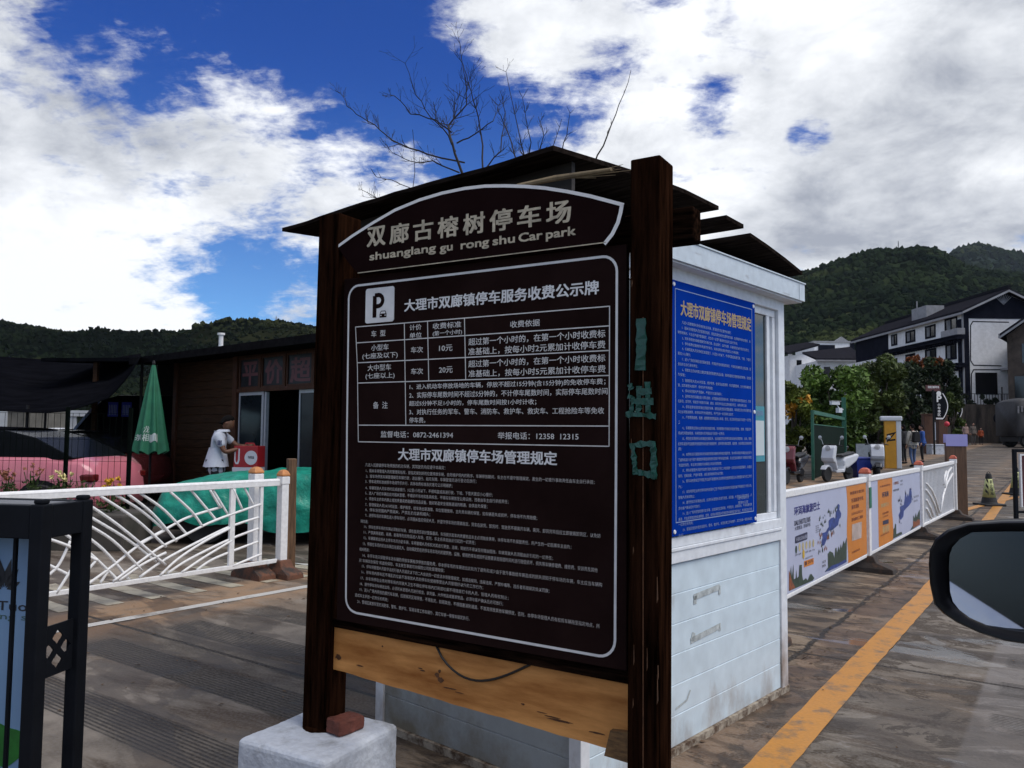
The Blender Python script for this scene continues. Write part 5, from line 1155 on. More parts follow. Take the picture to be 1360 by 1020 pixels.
# wire fence, planter and flowers in front of the pink car
wf_ = thing('wire_fence', 'thin dark wire mesh fence between the flower planter and the pink car', 'fence', (0, 0, 0)); M_wire = mat('dark_green_wire', (0.004, 0.006, 0.005), rough=.7, bump=0, spec=0.0)
xa, xb, Yw = AT(-150, 571, 10.9).x, AT(176, 571, 10.9).x, 10.9; f = MB(); x = xa
while x < xb: f.box(x - .0022, x + .0022, Yw - .002, Yw + .002, .3, 1.72); x += .085
for z in (.5, .78, 1.06, 1.36, 1.715): f.box(xa, xb, Yw - .0062, Yw - .0022, z - .0025, z + .0025)
f.build('wire_mesh', M_wire, wf_)
for px in (-130, -20, 88, 172): x = AT(px, 571, Yw).x; f = MB(); f.box(x - .022, x + .022, Yw + .003, Yw + .045, 0, 1.80); f.build('post', M_wire, wf_)
f = MB(); x0_, x1_ = AT(-160, 700, 10.2).x, AT(182, 700, 10.2).x
f.box(x0_, x1_, 9.85, 10.65, -.02, .44); o = f.build('planter', weathered('old_planter', (0.060, 0.052, 0.043), (0.02, 0.022, 0.014), rough=.9, amount=(.45, .65), scale=2.5, fine=20, bump=.4), None, bevel=.03); tag(o, 'long low dark concrete planter behind the fan patterned barrier', 'planter')
M_lf = leaf_mat('garden_leaf', (0.022, 0.045, 0.012), (0.055, 0.085, 0.020)); M_yf = mat('yellow_petal', (0.62, 0.34, 0.015), rough=.6, var=.25, scale=30, bump=0); M_cf = mat('cream_petal', (0.60, 0.52, 0.22), rough=.6, var=.2, scale=30, bump=0); M_pf = mat('rust_petal', (0.25, 0.09, 0.04), rough=.6, var=.2, scale=30, bump=0)
for i, (px, topy, m_, n_, lab) in enumerate(((-60, 622, M_pf, 0, 'leafy plant at the left end of the planter'), (8, 628, M_pf, 30, 'thin plant with rust coloured buds in the planter, nearest the picture edge'), (44, 624, M_pf, 12, 'grey green leafy plant in the planter between the two flowering ones'), (82, 629, M_cf, 34, 'plant with a tight head of cream flowers in the planter'), (112, 636, M_cf, 0, 'low dark green plant without flowers in the planter'), (149, 640, M_yf, 46, 'plant with bright yellow flowers at the right end of the planter'))):
    a = AT(px, topy, 10.2); t = thing('flower_plant', lab, 'plant', (a.x, 10.2, .43), i, 'plants in the low planter'); hh = a.z - .43
    f = MB()
    for k in range(9):
        an = k * 2.4; rr_ = .03 + .14 * ((k * 37) % 10) / 10; f.tube([(0, 0, 0), (rr_ * .4 * math.cos(an), rr_ * .4 * math.sin(an), hh * .5), (rr_ * math.cos(an), rr_ * math.sin(an), hh * (.75 + .25 * ((k * 13) % 7) / 7))], .005, 5)
    f.build('stem', M_lf, t)
    f = MB(); leaves(f, (0, 0, hh * .45), (.17, .16, hh * .45), 170, .030, i + 5, 22, hollow=.0); f.build('foliage', M_lf, t, recalc=False)
    if n_: f = MB(); leaves(f, (0, 0, hh * .95), (.14, .12, .09), n_ * 4, .026, i + 9, 8, hollow=0); f.build('flower', m_, t, recalc=False)

# ------------------------------------------------------------------ dark gate frame with a poster at the far left
M_gate = mat('charcoal_steel', (0.0085, 0.0098, 0.013), rough=0.5, var=0.2, scale=8, bump=0.03, spec=.06); M_gate_lit = mat('charcoal_steel_lit_top', (0.07, 0.073, 0.083), rough=.4, var=.15, scale=8, bump=.03)  # second steel is the same metal, paler: light from above painted into its colour
g0 = Vector((-1.648, 2.80, 0)); gx_ = Vector((-.985, .174, 0)); grz = math.atan2(gx_.y, gx_.x)
gt = thing('poster_frame', 'charcoal steel frame stand holding a pale blue spa poster at the left edge', 'frame', g0, grz)
# local x runs left-away along the poster face, local y runs towards the viewer's left... depth goes to -y
dep = -.205
for x, y in ((0, 0), (0, dep), (1.0, 0), (1.0, dep)): f = MB(); f.box(x - .026, x + .026, y - .026, y + .026, -.02, 1.235); f.box(x - .019, x + .019, y - .019, y + .019, 1.235, 1.252); f.build('post', M_gate, gt, bevel=.006)
f = MB(); f.box(.0265, .9735, -.022, .022, 1.115, 1.232); f.box(.0265, .9735, dep - .022, dep + .022, 1.115, 1.232); f.box(-.022, .022, dep + .0265, -.0265, 1.115, 1.232); f.box(.978, 1.022, dep + .0265, -.0265, 1.115, 1.232)
f.build('top_rail', M_gate, gt, bevel=.004)
f = MB(); f.box(.0225, .9775, dep + .0225, -.0225, 1.205, 1.229); f.build('top_plate', M_gate_lit, gt)
def lattice(parent, x0):
    f = MB(); z0, z1, y0, y1 = .62, .80, dep + .0265, -.0265; n_ = 3; cz, cy = (z0 + z1) / 2, (y0 + y1) / 2; hs = [(cy - .0, cz + .042), (cy + .0, cz - .042), (cy - .042, cz), (cy + .042, cz)]; r = .027
    # plate with four diamond openings: built from a fine cell grid
    N_ = 60; ys = np.linspace(y0, y1, N_ + 1); zs = np.linspace(z0, z1, N_ + 1); keep = lambda y, z: all(abs(y - a) + abs(z - c) > r for a, c in hs)
    vid = {}; V = []; F = []
    def v(i, j, s):
        k = (i, j, s)
        if k not in vid: vid[k] = len(V); V.append((x0 + s * .006, ys[i], zs[j]))
        return vid[k]
    on = [[keep((ys[i] + ys[i + 1]) / 2, (zs[j] + zs[j + 1]) / 2) for j in range(N_)] for i in range(N_)]
    for i in range(N_):
        for j in range(N_):
            if not on[i][j]: continue
            for s in (0, 1): F.append((v(i, j, s), v(i + 1, j, s), v(i + 1, j + 1, s), v(i, j + 1, s)))
            for di, dj, e in ((-1, 0, ((0, 0), (0, 1))), (1, 0, ((1, 0), (1, 1))), (0, -1, ((0, 0), (1, 0))), (0, 1, ((0, 1), (1, 1)))):
                a, c = i + di, j + dj
                if not (0 <= a < N_ and 0 <= c < N_) or not on[a][c]: F.append((v(i + e[0][0], j + e[0][1], 0), v(i + e[1][0], j + e[1][1], 0), v(i + e[1][0], j + e[1][1], 1), v(i + e[0][0], j + e[0][1], 1)))
    f.add(V, F); f.build('lattice_plate', M_gate, parent)
lattice(gt, -.003); lattice(gt, 1.0)
f = MB(); f.box(.06, .94, -.115, -.105, .24, 1.10); po_ = f.build('poster', mat('pale_blue_poster', (0.20, 0.335, 0.52), rough=.35, var=.08, scale=3, bump=0), gt)
fG = lambda a, z: (.93 - a, -.1038, z)              # read from the +y side: a runs from the far left post to the right one
f = MB(); M_ink = mat('dark_print', (0.014, 0.016, 0.022), rough=.5, bump=0)
for ang, l in ((-62, .075), (-35, .10), (-12, .12), (12, .12), (35, .10), (62, .075)):
    c = Vector((.700, .905)); d = Vector((math.sin(R(ang)), math.cos(R(ang)))); s_2 = Vector((d.y, -d.x))
    f.add([fG(*(c + d * .012)), fG(*(c + d * l * .5 + s_2 * .017)), fG(*(c + d * l)), fG(*(c + d * l * .5 - s_2 * .017))], [(0, 1, 2, 3)])
f.build('lotus_mark', M_ink, po_)
f = MB(); write(f, 'PuTuo', fG, .60, .835, .80, .868, bold=.02); f.build('lettering', M_ink, po_)
f = MB(); write(f, 'Hot spring spa', fG, .44, .795, .87, .825, bold=.01); f.build('lettering', mat('grey_green_print', (0.06, 0.13, 0.12), rough=.5, bump=0), po_)
f = MB(); f.prism([(.93 - (.70 + .13 * math.cos(R(a)) * (1 + .12 * math.cos(R(3 * a)))), .36 + .075 * math.sin(R(a)) * (1 + .15 * math.sin(R(4 * a)))) for a in range(0, 360, 12)], -.1045, -.1028); f.build('leaf_picture', mat('lotus_leaf_print', (0.02, 0.17, 0.022), rough=.5, var=.4, scale=14, bump=0), po_)
f = MB(); f.prism([(.93 - (.58 + .06 * math.cos(R(a)) * (1 + .3 * math.cos(R(5 * a)))), .445 + .04 * math.sin(R(a)) * (1 + .3 * math.cos(R(5 * a)))) for a in range(0, 360, 12)], -.1045, -.1028); f.build('flower_picture', mat('lotus_flower_print', (0.60, 0.50, 0.08), rough=.5, bump=0), po_)
for x in (.14, .30, .46, .62, .78): f = MB(); f.box(x - .006, x + .006, -.055, -.043, .10, 1.116); f.build('bar', M_gate, gt)
f = MB(); f.box(.0265, .9735, -.020, .020, .16, .22); f.box(-.020, .020, dep + .0265, -.0265, .16, .22); f.build('bottom_rail', M_gate, gt)

# ------------------------------------------------------------------ bare tree behind the booth
bt_ = thing('bare_tree', 'leafless tree with fine dark twigs rising behind the plank roof', 'tree', (-.45, 9.2, 0)); M_twig = mat('dark_twig', (0.016, 0.012, 0.010), rough=.9, var=.3, scale=20)
YB = 9.2; f = MB(); rt = random.Random(11)
def T(px, py, dy=0.0): a = AT(px, py, YB + dy); return Vector((a.x + .45, a.y - YB, a.z))
def limb(pts, r0, r1, twigs=4, tl=30, lev=0, dy=0.0, spread=.6):
    twigs = int(twigs * 2.3)
    P = [T(p[0], p[1], dy + .25 * math.sin(i * 1.3 + p[0])) for i, p in enumerate(pts)]
    Q = []
    for i in range(len(P) - 1):
        for k in range(3): Q.append(P[i].lerp(P[i + 1], k / 3) + Vector([rt.uniform(-.012, .012) for _ in range(3)]))
    Q.append(P[-1]); n = len(Q); f.tube(Q, [r0 + (r1 - r0) * i / (n - 1) for i in range(n)], 5)
    for k in range(twigs):
        i = rt.randint(max(1, n // 4), n - 1); p = Q[i]; d = (Q[i] - Q[i - 1]).normalized(); s = rt.choice((-1, 1)); ax = Vector((0, 1, 0)) + Vector((rt.uniform(-.5, .5), 0, rt.uniform(-.5, .5)))
        d2 = (Matrix.Rotation(s * rt.uniform(.35, .95), 3, ax.normalized()) @ d); l = tl / 1050 * YB * rt.uniform(.4, 1.1); R2 = [p]
        for j in range(4): d2 = (d2 + Vector((rt.uniform(-.18, .18), rt.uniform(-.18, .18), .10 + rt.uniform(-.1, .1)))).normalized(); R2.append(R2[-1] + d2 * l / 4)
        rr_ = max(.003, (r0 + (r1 - r0) * i / (n - 1)) * .55); f.tube(R2, [rr_ * (1 - .75 * j / 4) for j in range(5)], 4)
        if lev > 0:
            for j in (1, 2, 3):
                d3 = (Matrix.Rotation(rt.choice((-1, 1)) * rt.uniform(.4, 1.0), 3, ax.normalized()) @ (R2[j + 1] - R2[j]).normalized()); l3 = l * rt.uniform(.25, .5); f.tube([R2[j], R2[j] + d3 * l3 * .5 + Vector((0, 0, .01)), R2[j] + d3 * l3 + Vector((0, 0, .04))], [rr_ * .5, rr_ * .4, .0022], 4)
f.tube([(0, 0, -.1), (.05, .0, 1.2), T(650, 330), T(620, 232)], [.10, .075, .035, .017], 8)
f.tube([(0.02, 0, .8), T(700, 330, .3), T(705, 225, .3)], [.07, .045, .02], 7); f.tube([(0.02, 0, .7), T(760, 360, .3), T(783, 220, .3)], [.06, .035, .014], 7)
limb([(614, 232), (600, 190), (596, 165), (620, 140), (618, 115), (611, 58)], .017, .003, 10, 46, 1)
limb([(606, 200), (590, 172), (572, 155), (552, 125), (538, 84)], .010, .003, 6, 34, 1)
limb([(600, 175), (580, 160), (545, 150), (524, 126), (508, 127)], .010, .003, 5, 24, 1)
limb([(616, 215), (570, 205), (530, 192), (505, 172), (480, 156), (462, 142), (452, 124)], .011, .003, 10, 26, 1)
limb([(610, 228), (575, 215), (545, 214), (520, 202)], .010, .003, 6, 26, 1)
limb([(640, 225), (640, 180), (632, 145), (622, 110), (615, 85)], .012, .003, 6, 26, 1, .3)
limb([(640, 230), (664, 200), (672, 150), (664, 120)], .010, .003, 6, 24, 1, .3)
limb([(606, 190), (630, 178), (655, 160), (662, 140)], .010, .003, 4, 22, 1)
limb([(690, 225), (672, 170), (660, 145)], .010, .003, 4, 20, 1, .3); limb([(700, 222), (690, 180), (672, 95)], .010, .003, 5, 20, 1, .3)
limb([(700, 220), (706, 190), (694, 130)], .009, .003, 4, 18, 1, .3); limb([(712, 215), (722, 180), (715, 155)], .008, .003, 4, 18, 1, .3)
limb([(745, 205), (752, 180), (757, 150)], .008, .003, 4, 14, 0, .3); limb([(730, 210), (736, 190), (746, 158)], .006, .003, 3, 12, 0, .3)
limb([(788, 218), (808, 180), (823, 140), (838, 93)], .011, .003, 3, 12, 0, .3)
limb([(620, 245), (560, 262), (510, 270), (480, 252)], .010, .003, 6, 22, 1); limb([(560, 255), (520, 240), (500, 235)], .006, .003, 4, 18, 0); limb([(545, 268), (552, 230), (548, 172)], .005, .003, 1, 10, 0)
f.build('branches', M_twig, bt_)
# ------------------------------------------------------------------ right side: barrier with bus posters
P1, P2, P3, P4 = Vector((1.72, 5.87, 0)), Vector((3.99, 8.96, 0)), Vector((6.07, 11.83, 0)), Vector((7.96, 14.30, gz(0, 14.3)))
GRP = 'barrier posts along the poster barrier'
rz_ = lambda a, b: math.atan2((b - a).y, (b - a).x)
M_grn = mat('green_reflector', (0.012, 0.14, 0.075), rough=.4, bump=0)
for p, lab, cap in ((P1, 'white barrier post hidden close behind the toll booth, first of the poster barrier', M_capr), (P2, 'white post with a red cap and green band between the two bus posters', M_capr), (P3, 'white post with a red cap between the second bus poster and the open fan panel', M_capr), (P4, 'white red capped post at the far end of the fan panel by the wooden board', M_capr)):
    t = barrier_post(lab, p, rz_(P1, P2), M_ibase, cap, h=1.15, w=.10, group=GRP, bw=.42)
    if p is P2: f = MB(); f.box(-.052, .052, -.056, -.0505, .70, .93); f.build('reflector', M_grn, t)
M_post1 = mat('lavender_poster', (0.42, 0.45, 0.58), rough=.45, var=.06, scale=2, bump=0); M_or = mat('orange_poster', (0.56, 0.19, 0.022), rough=.45, var=.08, scale=3, bump=0)
M_pblue = mat('poster_blue', (0.028, 0.055, 0.22), rough=.5, var=.5, scale=16, bump=0); M_pnavy = mat('poster_navy', (0.022, 0.024, 0.06), rough=.5, var=.3, scale=20, bump=0); M_pgreen = mat('poster_green', (0.030, 0.052, 0.035), rough=.5, var=.5, scale=18, bump=0); M_pdot = mat('poster_dots', (0.24, 0.075, 0.03), rough=.5, var=.4, scale=30, bump=0); M_pyel = mat('poster_yellow', (0.55, 0.36, 0.02), rough=.5, bump=0); M_pcream = mat('poster_cream', (0.45, 0.38, 0.20), rough=.5, bump=0); M_pgrey = mat('poster_grey', (0.10, 0.10, 0.12), rough=.5, bump=0)
def barrier(pa, pb, label, fan=False):
    L_ = (pb - pa).length; t = thing('road_barrier', label, 'barrier', pa, rz_(pa, pb)); dz = pb.z - pa.z
    def rail(z0, z1, w, name):
        f = MB(); f.hexa([(.045, -w, z0), (L_ - .045, -w, z0 + dz), (L_ - .045, w, z0 + dz), (.045, w, z0), (.045, -w, z1), (L_ - .045, -w, z1 + dz), (L_ - .045, w, z1 + dz), (.045, w, z1)]); f.build(name, M_bar, t, bevel=.008)
    rail(.985, 1.045, .03, 'top_rail'); rail(.155, .195, .022, 'bottom_rail'); return t, L_
def FQ2(pa, pb):
    d = (pb - pa).normalized(); nn = Vector((d.y, -d.x, 0))
    def c(px, py): q = PL(px, py, pa + nn * .02, nn); return ((q - pa).dot(d), q.z)
    return c
# first poster
t, L1 = barrier(P1, P2, 'white barrier with a lavender bus poster and orange right end, nearest the booth')
c1 = FQ2(P1, P2); Zm = lambda x, y: c1(1040 + x / 6.8, 640 + y / 6.8); fq = lambda a, z: (a, -.0222, z); fq2 = lambda a, z: (a, -.0230, z); fq3 = lambda a, z: (a, -.0238, z)
aor = Zm(580, 300)[0]; aend = Zm(748, 300)[0]
f = MB(); f.box(.05, aend + .02, -.020, -.014, .196, .984); pst = f.build('poster', M_post1, t)
f = MB(); n_ = 16; lft = [(aor - .012 + .02 * math.sin(3.0 * i / n_ * 3.1 + 1.0), .198 + .784 * i / n_) for i in range(n_ + 1)]
f.prism(lft + [(aend + .018, .982), (aend + .018, .198)], -.0215, -.0195); ors = f.build('orange_band', M_or, pst)
def rect(mb, q, fr=fq): mb.add([fr(*Zm(*p)) for p in q], [tuple(range(len(q)))])
def wz(mb, s, tl, br, fr=fq, bold=.03, zz=Zm):
    a0, zt_ = zz(*tl); a1, _ = zz(br[0], br[1]); _, zb_ = zz(tl[0], tl[1] + (br[1] - tl[1])); write(mb, s, fr, a0, zb_, a1, zt_, bold=bold, res=2)
f = MB(); wz(f, '环洱海旅游巴士', (100, 228), (332, 306), bold=.045); f.build('title_lettering', mat('poster_title_blue', (0.022, 0.024, 0.16), rough=.5, bump=0), pst)
f = MB(); wz(f, 'DALI SHUTTLE BUS', (102, 352), (246, 398), bold=.03); wz(f, '大理客运  洱海环线', (104, 405), (246, 442), bold=.01); f.build('lettering', M_pnavy, pst)
f = MB(); q = [Zm(*p) for p in ((108, 500), (112, 492), (212, 453), (218, 458), (217, 512), (212, 520), (113, 556), (107, 550))]; f.add([fq(*p) for p in q], [tuple(range(8))]); lb = f.build('label_plate', M_pnavy, pst)
f = MB(); wz(f, '环湖公交站点图', (116, 505), (212, 540), fr=fq2, bold=.01); f.build('lettering', M_post1, lb)
f = MB()
for i in range(5): a, z = Zm(148 + i * 31, 590 - i * 9); f.add([fq(a + .026 * math.cos(R(k)), z + .036 * math.sin(R(k))) for k in range(0, 360, 30)], [tuple(range(12))])
f.build('route_symbol', M_pcream, pst)
f = MB(); a, z = Zm(117, 612); f.add([fq(a + .028 * math.cos(R(k)), z + .034 * math.sin(R(k))) for k in range(0, 360, 30)], [tuple(range(12))]); f.build('route_symbol', M_pgreen, pst)
f = MB(); a, z = Zm(183, 652); f.add([fq2(a + .036 * (1 if k % 60 else .8) * math.cos(R(k)), z + .046 * (1 if k % 60 else .8) * math.sin(R(k))) for k in range(0, 360, 30)], [tuple(range(12))]); f.build('sun_symbol', M_pyel, pst)
f = MB()
for i, s in enumerate(('古城', '喜洲', '', '双廊', '挖色', '下关')):
    if s: wz(f, s, (106 + i * 31, 655 - i * 9), (130 + i * 31, 672 - i * 9), bold=.01)
wz(f, '一票通玩环洱海', (190, 690), (266, 706), bold=.0); wz(f, '扫码了解', (352, 715), (384, 740), bold=.01); wz(f, '票务热线', (352, 752), (384, 776), bold=.01)
for i in range(4): wz(f, '海东线', (292, 395 + i * 18), (322, 408 + i * 18), bold=0)
f.build('small_lettering', M_pgrey, pst)
f = MB(); rect(f, [(188, 716), (275, 686), (275, 740), (188, 772)]); lb = f.build('label_plate', M_or, pst)
f = MB(); wz(f, '票价', (194, 722), (214, 758), fr=fq2, bold=.03); wz(f, '20元', (222, 712), (268, 742), fr=fq2, bold=.02); f.build('lettering', M_pnavy, lb)
f = MB(); rect(f, [(345, 545), (356, 500), (352, 462), (385, 452), (398, 425), (412, 405), (410, 352), (428, 330), (455, 318), (470, 335), (476, 270), (488, 250), (486, 212), (496, 198), (510, 212), (507, 250), (524, 285), (520, 318), (505, 338), (496, 388), (470, 412), (440, 436), (412, 440), (400, 480), (392, 520), (372, 570), (355, 578)])
f.build('lake_map', M_pblue, pst)
f = MB(); rm_ = random.Random(4)
for i in range(46):
    x, y = rm_.choice(((330, 330), (350, 390), (340, 440), (335, 520), (340, 580), (360, 620), (330, 630), (410, 270), (430, 290), (445, 270), (465, 255), (490, 230), (400, 500), (430, 440), (460, 435), (505, 400), (365, 310), (375, 370))); x += rm_.uniform(-12, 12); y += rm_.uniform(-14, 14); a, z = Zm(x, y); w, h = rm_.uniform(.006, .016), rm_.uniform(.012, .035)
    f.add([fq2(a - w, z - h * .4), fq2(a + w, z - h * .4), fq2(a + w * .7, z + h * .3), fq2(a, z + h), fq2(a - w * .6, z + h * .4)], [(0, 1, 2, 3, 4)])
f.build('map_symbol', M_pgreen, pst)
f = MB()
for i in range(16): x, y = rm_.choice(((432, 470), (462, 450), (335, 480), (325, 545), (380, 600), (405, 500), (440, 460))); a, z = Zm(x + rm_.uniform(-14, 14), y + rm_.uniform(-12, 12)); f.add([fq3(a - .012, z), fq3(a, z + .022), fq3(a + .012, z), fq3(a, z - .022)], [(0, 1, 2, 3)])
f.build('map_symbol', M_pdot, pst)
f = MB(); rect(f, [(52, 985), (52, 800), (62, 830), (70, 760), (78, 860), (92, 740), (96, 880), (112, 868), (118, 790), (124, 870), (140, 850), (146, 752), (168, 748), (170, 840), (180, 890), (205, 868), (220, 890), (240, 835), (256, 832), (280, 868), (268, 890)]); f.build('skyline_picture', M_pgreen, pst)
f = MB(); rect(f, [(52, 984), (52, 800), (66, 850), (80, 900), (108, 955)], fr=fq2); f.build('skyline_picture', M_pdot, pst)
f = MB(); rect(f, [(375, 812), (405, 770), (402, 650), (420, 625), (450, 640), (462, 690), (470, 600), (480, 592), (486, 640), (500, 580), (508, 620), (520, 560), (528, 600), (545, 530), (556, 560), (574, 500), (572, 720), (480, 770), (420, 800)]); f.build('forest_picture', M_pgreen, pst)
f = MB(); rect(f, [(375, 814), (440, 755), (500, 735), (560, 700), (572, 722), (480, 772)], fr=fq2); f.build('hill_picture', M_pblue, pst)
f = MB(); wz(f, '购票乘车请扫码', (604, 90), (730, 120), fr=fq2, bold=.02); wz(f, '环湖旅游专线', (614, 152), (722, 190), fr=fq2, bold=.02); wz(f, '乘车须知', (616, 212), (682, 250), fr=fq2, bold=.03); wz(f, '班次时间以现场为准', (616, 280), (718, 305), fr=fq2, bold=0); wz(f, '咨询请扫二维码', (616, 330), (720, 360), fr=fq2, bold=.03); wz(f, '大理旅游客运', (620, 630), (692, 650), fr=fq2, bold=.01)
f.build('lettering', mat('poster_brown_print', (0.16, 0.035, 0.02), rough=.5, bump=0), ors)
f = MB(); rect(f, [(620, 385), (708, 358), (706, 505), (620, 536)], fr=fq2); f.build('label_plate', mat('poster_pale_square', (0.42, 0.34, 0.30), rough=.5, bump=0), ors)
# second poster
t, L2 = barrier(P2, P3, 'white barrier with an orange left end and lavender map poster, second from the booth')
c2 = FQ2(P2, P3); Z2 = lambda x, y: c2(1155 + x / 8.504, 620 + y / 8.504)
aw = Z2(66, 300)[0]; ao = Z2(92, 300)[0]; ax_ = Z2(252, 300)[0]; ae = Z2(585, 300)[0]
f = MB(); f.box(.06, L2 - .06, -.020, -.014, .196, .984); ps2 = f.build('poster', M_post1, t)
f = MB(); f.prism([(ao, .198), (ax_, .198)] + [(ax_ + .03 * math.sin(i * .7), .198 + .784 * i / 12) for i in range(13)] + [(ao, .982)], -.0215, -.0195); or2 = f.build('orange_band', M_or, ps2)
f = MB(); wz(f, '环洱海', (138, 290), (212, 352), fr=fq2, bold=.05, zz=Z2); f.build('title_lettering', M_pnavy, or2)
f = MB(); wz(f, '旅游巴士', (126, 420), (216, 462), fr=fq2, bold=.03, zz=Z2); f.build('title_lettering', M_pcream, or2)
f = MB(); wz(f, '大理旅游客运', (110, 215), (232, 238), fr=fq2, bold=.01, zz=Z2); wz(f, '扫码购票', (142, 520), (212, 545), fr=fq2, bold=.02, zz=Z2); wz(f, '上车即走', (142, 560), (208, 580), fr=fq2, bold=.0, zz=Z2); wz(f, '古城 喜洲 双廊 挖色', (118, 770), (220, 792), fr=fq2, bold=.0, zz=Z2); f.build('lettering', mat('poster_brown_print', (0.16, 0.035, 0.02), rough=.5, bump=0), or2)
f = MB(); f.add([fq2(*Z2(*p)) for p in ((146, 612), (212, 590), (212, 638), (146, 656))], [(0, 1, 2, 3)]); f.build('label_plate', M_pnavy, or2)
f = MB()
for i in range(5): a, z = Z2(150 + i * 16, 712 - i * 6); f.add([fq2(a + .022 * math.cos(R(k)), z + .05 * math.sin(R(k))) for k in range(0, 360, 30)], [tuple(range(12))])
f.build('route_symbol', M_pcream, or2)
f = MB(); f.add([fq(*Z2(*p)) for p in ((325, 545), (345, 500), (340, 450), (385, 430), (392, 380), (400, 300), (410, 290), (416, 350), (430, 300), (440, 340), (450, 250), (460, 240), (472, 280), (476, 340), (470, 400), (440, 440), (410, 470), (385, 500), (380, 560), (350, 600), (335, 580))], [tuple(range(21))]); f.build('lake_map', M_pblue, ps2)
f = MB()
for i in range(34):
    x, y = rm_.choice(((328, 380), (350, 370), (340, 560), (350, 640), (400, 300), (455, 260), (470, 350), (330, 600), (350, 420))); a, z = Z2(x + rm_.uniform(-12, 12), y + rm_.uniform(-22, 22)); w, h = rm_.uniform(.008, .02), rm_.uniform(.015, .04)
    f.add([fq2(a - w, z - h * .4), fq2(a + w, z - h * .4), fq2(a + w * .7, z + h * .3), fq2(a, z + h), fq2(a - w * .6, z + h * .4)], [(0, 1, 2, 3, 4)])
f.build('map_symbol', M_pnavy, ps2)
f = MB(); f.add([fq(*Z2(*p)) for p in ((262, 812), (268, 700), (280, 690), (286, 640), (298, 650), (300, 760), (340, 740), (360, 735), (366, 760))], [tuple(range(9))]); f.add([fq(*Z2(*p)) for p in ((455, 720), (488, 660), (490, 545), (505, 580), (520, 520), (530, 570), (548, 510), (566, 480), (568, 650))], [tuple(range(9))]); f.build('skyline_picture', M_pgreen, ps2)
f = MB(); f.add([fq2(*Z2(*p)) for p in ((488, 690), (490, 610), (520, 620), (545, 590), (566, 600), (566, 650))], [tuple(range(6))]); f.build('skyline_picture', M_pdot, ps2)
f = MB(); wz(f, '大理客运', (268, 172), (326, 205), bold=.04, zz=Z2); f.build('lettering', M_pdot, ps2)
f = MB(); wz(f, '环湖旅游专线图', (264, 258), (330, 282), bold=.03, zz=Z2); wz(f, '海西线', (344, 150), (372, 172), bold=.0, zz=Z2); wz(f, '海东线', (344, 190), (372, 212), bold=.0, zz=Z2); wz(f, '站点名称', (496, 330), (552, 356), bold=.0, zz=Z2); wz(f, '双廊古镇', (496, 380), (540, 402), bold=.0, zz=Z2); f.build('lettering', M_pgrey, ps2)
# open fan panel
t, L3 = barrier(P3, P4, 'white open barrier panel of upright bars crossed by curved leaves, farthest from the booth')
dz3 = P4.z - P3.z; g_ = MB(); nb = 26
for i in range(nb): x = .12 + (L3 - .24) * i / (nb - 1); z0 = .19 + dz3 * x / L3; g_ = MB(); g_.box(x - .009, x + .009, -.009, .009, z0, z0 + .80); g_.build('upright_bar', M_bar, t)
c3 = FQ2(P3, P4); Z3 = lambda x, y: c3(1155 + x / 8.504, 620 + y / 8.504)
for pl in ([(640, 190), (700, 265), (745, 370), (785, 520)], [(635, 262), (690, 340), (735, 440), (765, 545)], [(640, 375), (685, 460), (715, 560)], [(640, 470), (665, 520), (690, 580)], [(800, 520), (830, 320), (870, 190), (935, 75)], [(850, 230), (862, 150), (885, 60), (920, 10)], [(835, 200), (845, 110), (865, 50)]):
    P = [Z3(*p) for p in pl]; f = MB(); f.tube([(a, -.022, z) for a, z in P], .017, 6); f.build('curved_leaf', M_bar, t, smooth=True)
f = MB(); f.box(L3 - .16, L3 - .10, -.02, .02, .19, .99); f.build('upright', M_bar, t)

# tall wooden board with lilac paper
wb_ = GZ(1266, 691); wb = thing('wooden_board', 'tall brown wooden board with a lilac paper over its top beside the barrier', 'board', (8.26, 14.75, gz(0, 14.75)), -R(8))
f = MB(); f.box(-.175, .175, -.05, .05, -.02, 1.36); f.box(-.05, .16, .05, .09, -.02, 1.3); f.build('board', mat('grey_brown_board', (0.105, 0.060, 0.035), rough=.8, var=.4, scale=5, stretch=(6, 6, .6), bump=.3), wb, bevel=.005)
f = MB(); f.box(-.185, .190, -.062, -.0515, 1.30, 1.52); f.box(-.185, .190, .0515, .062, 1.36, 1.52); f.build('paper', mat('lilac_paper', (0.32, 0.31, 0.60), rough=.6, var=.06, scale=4, bump=.1), wb)

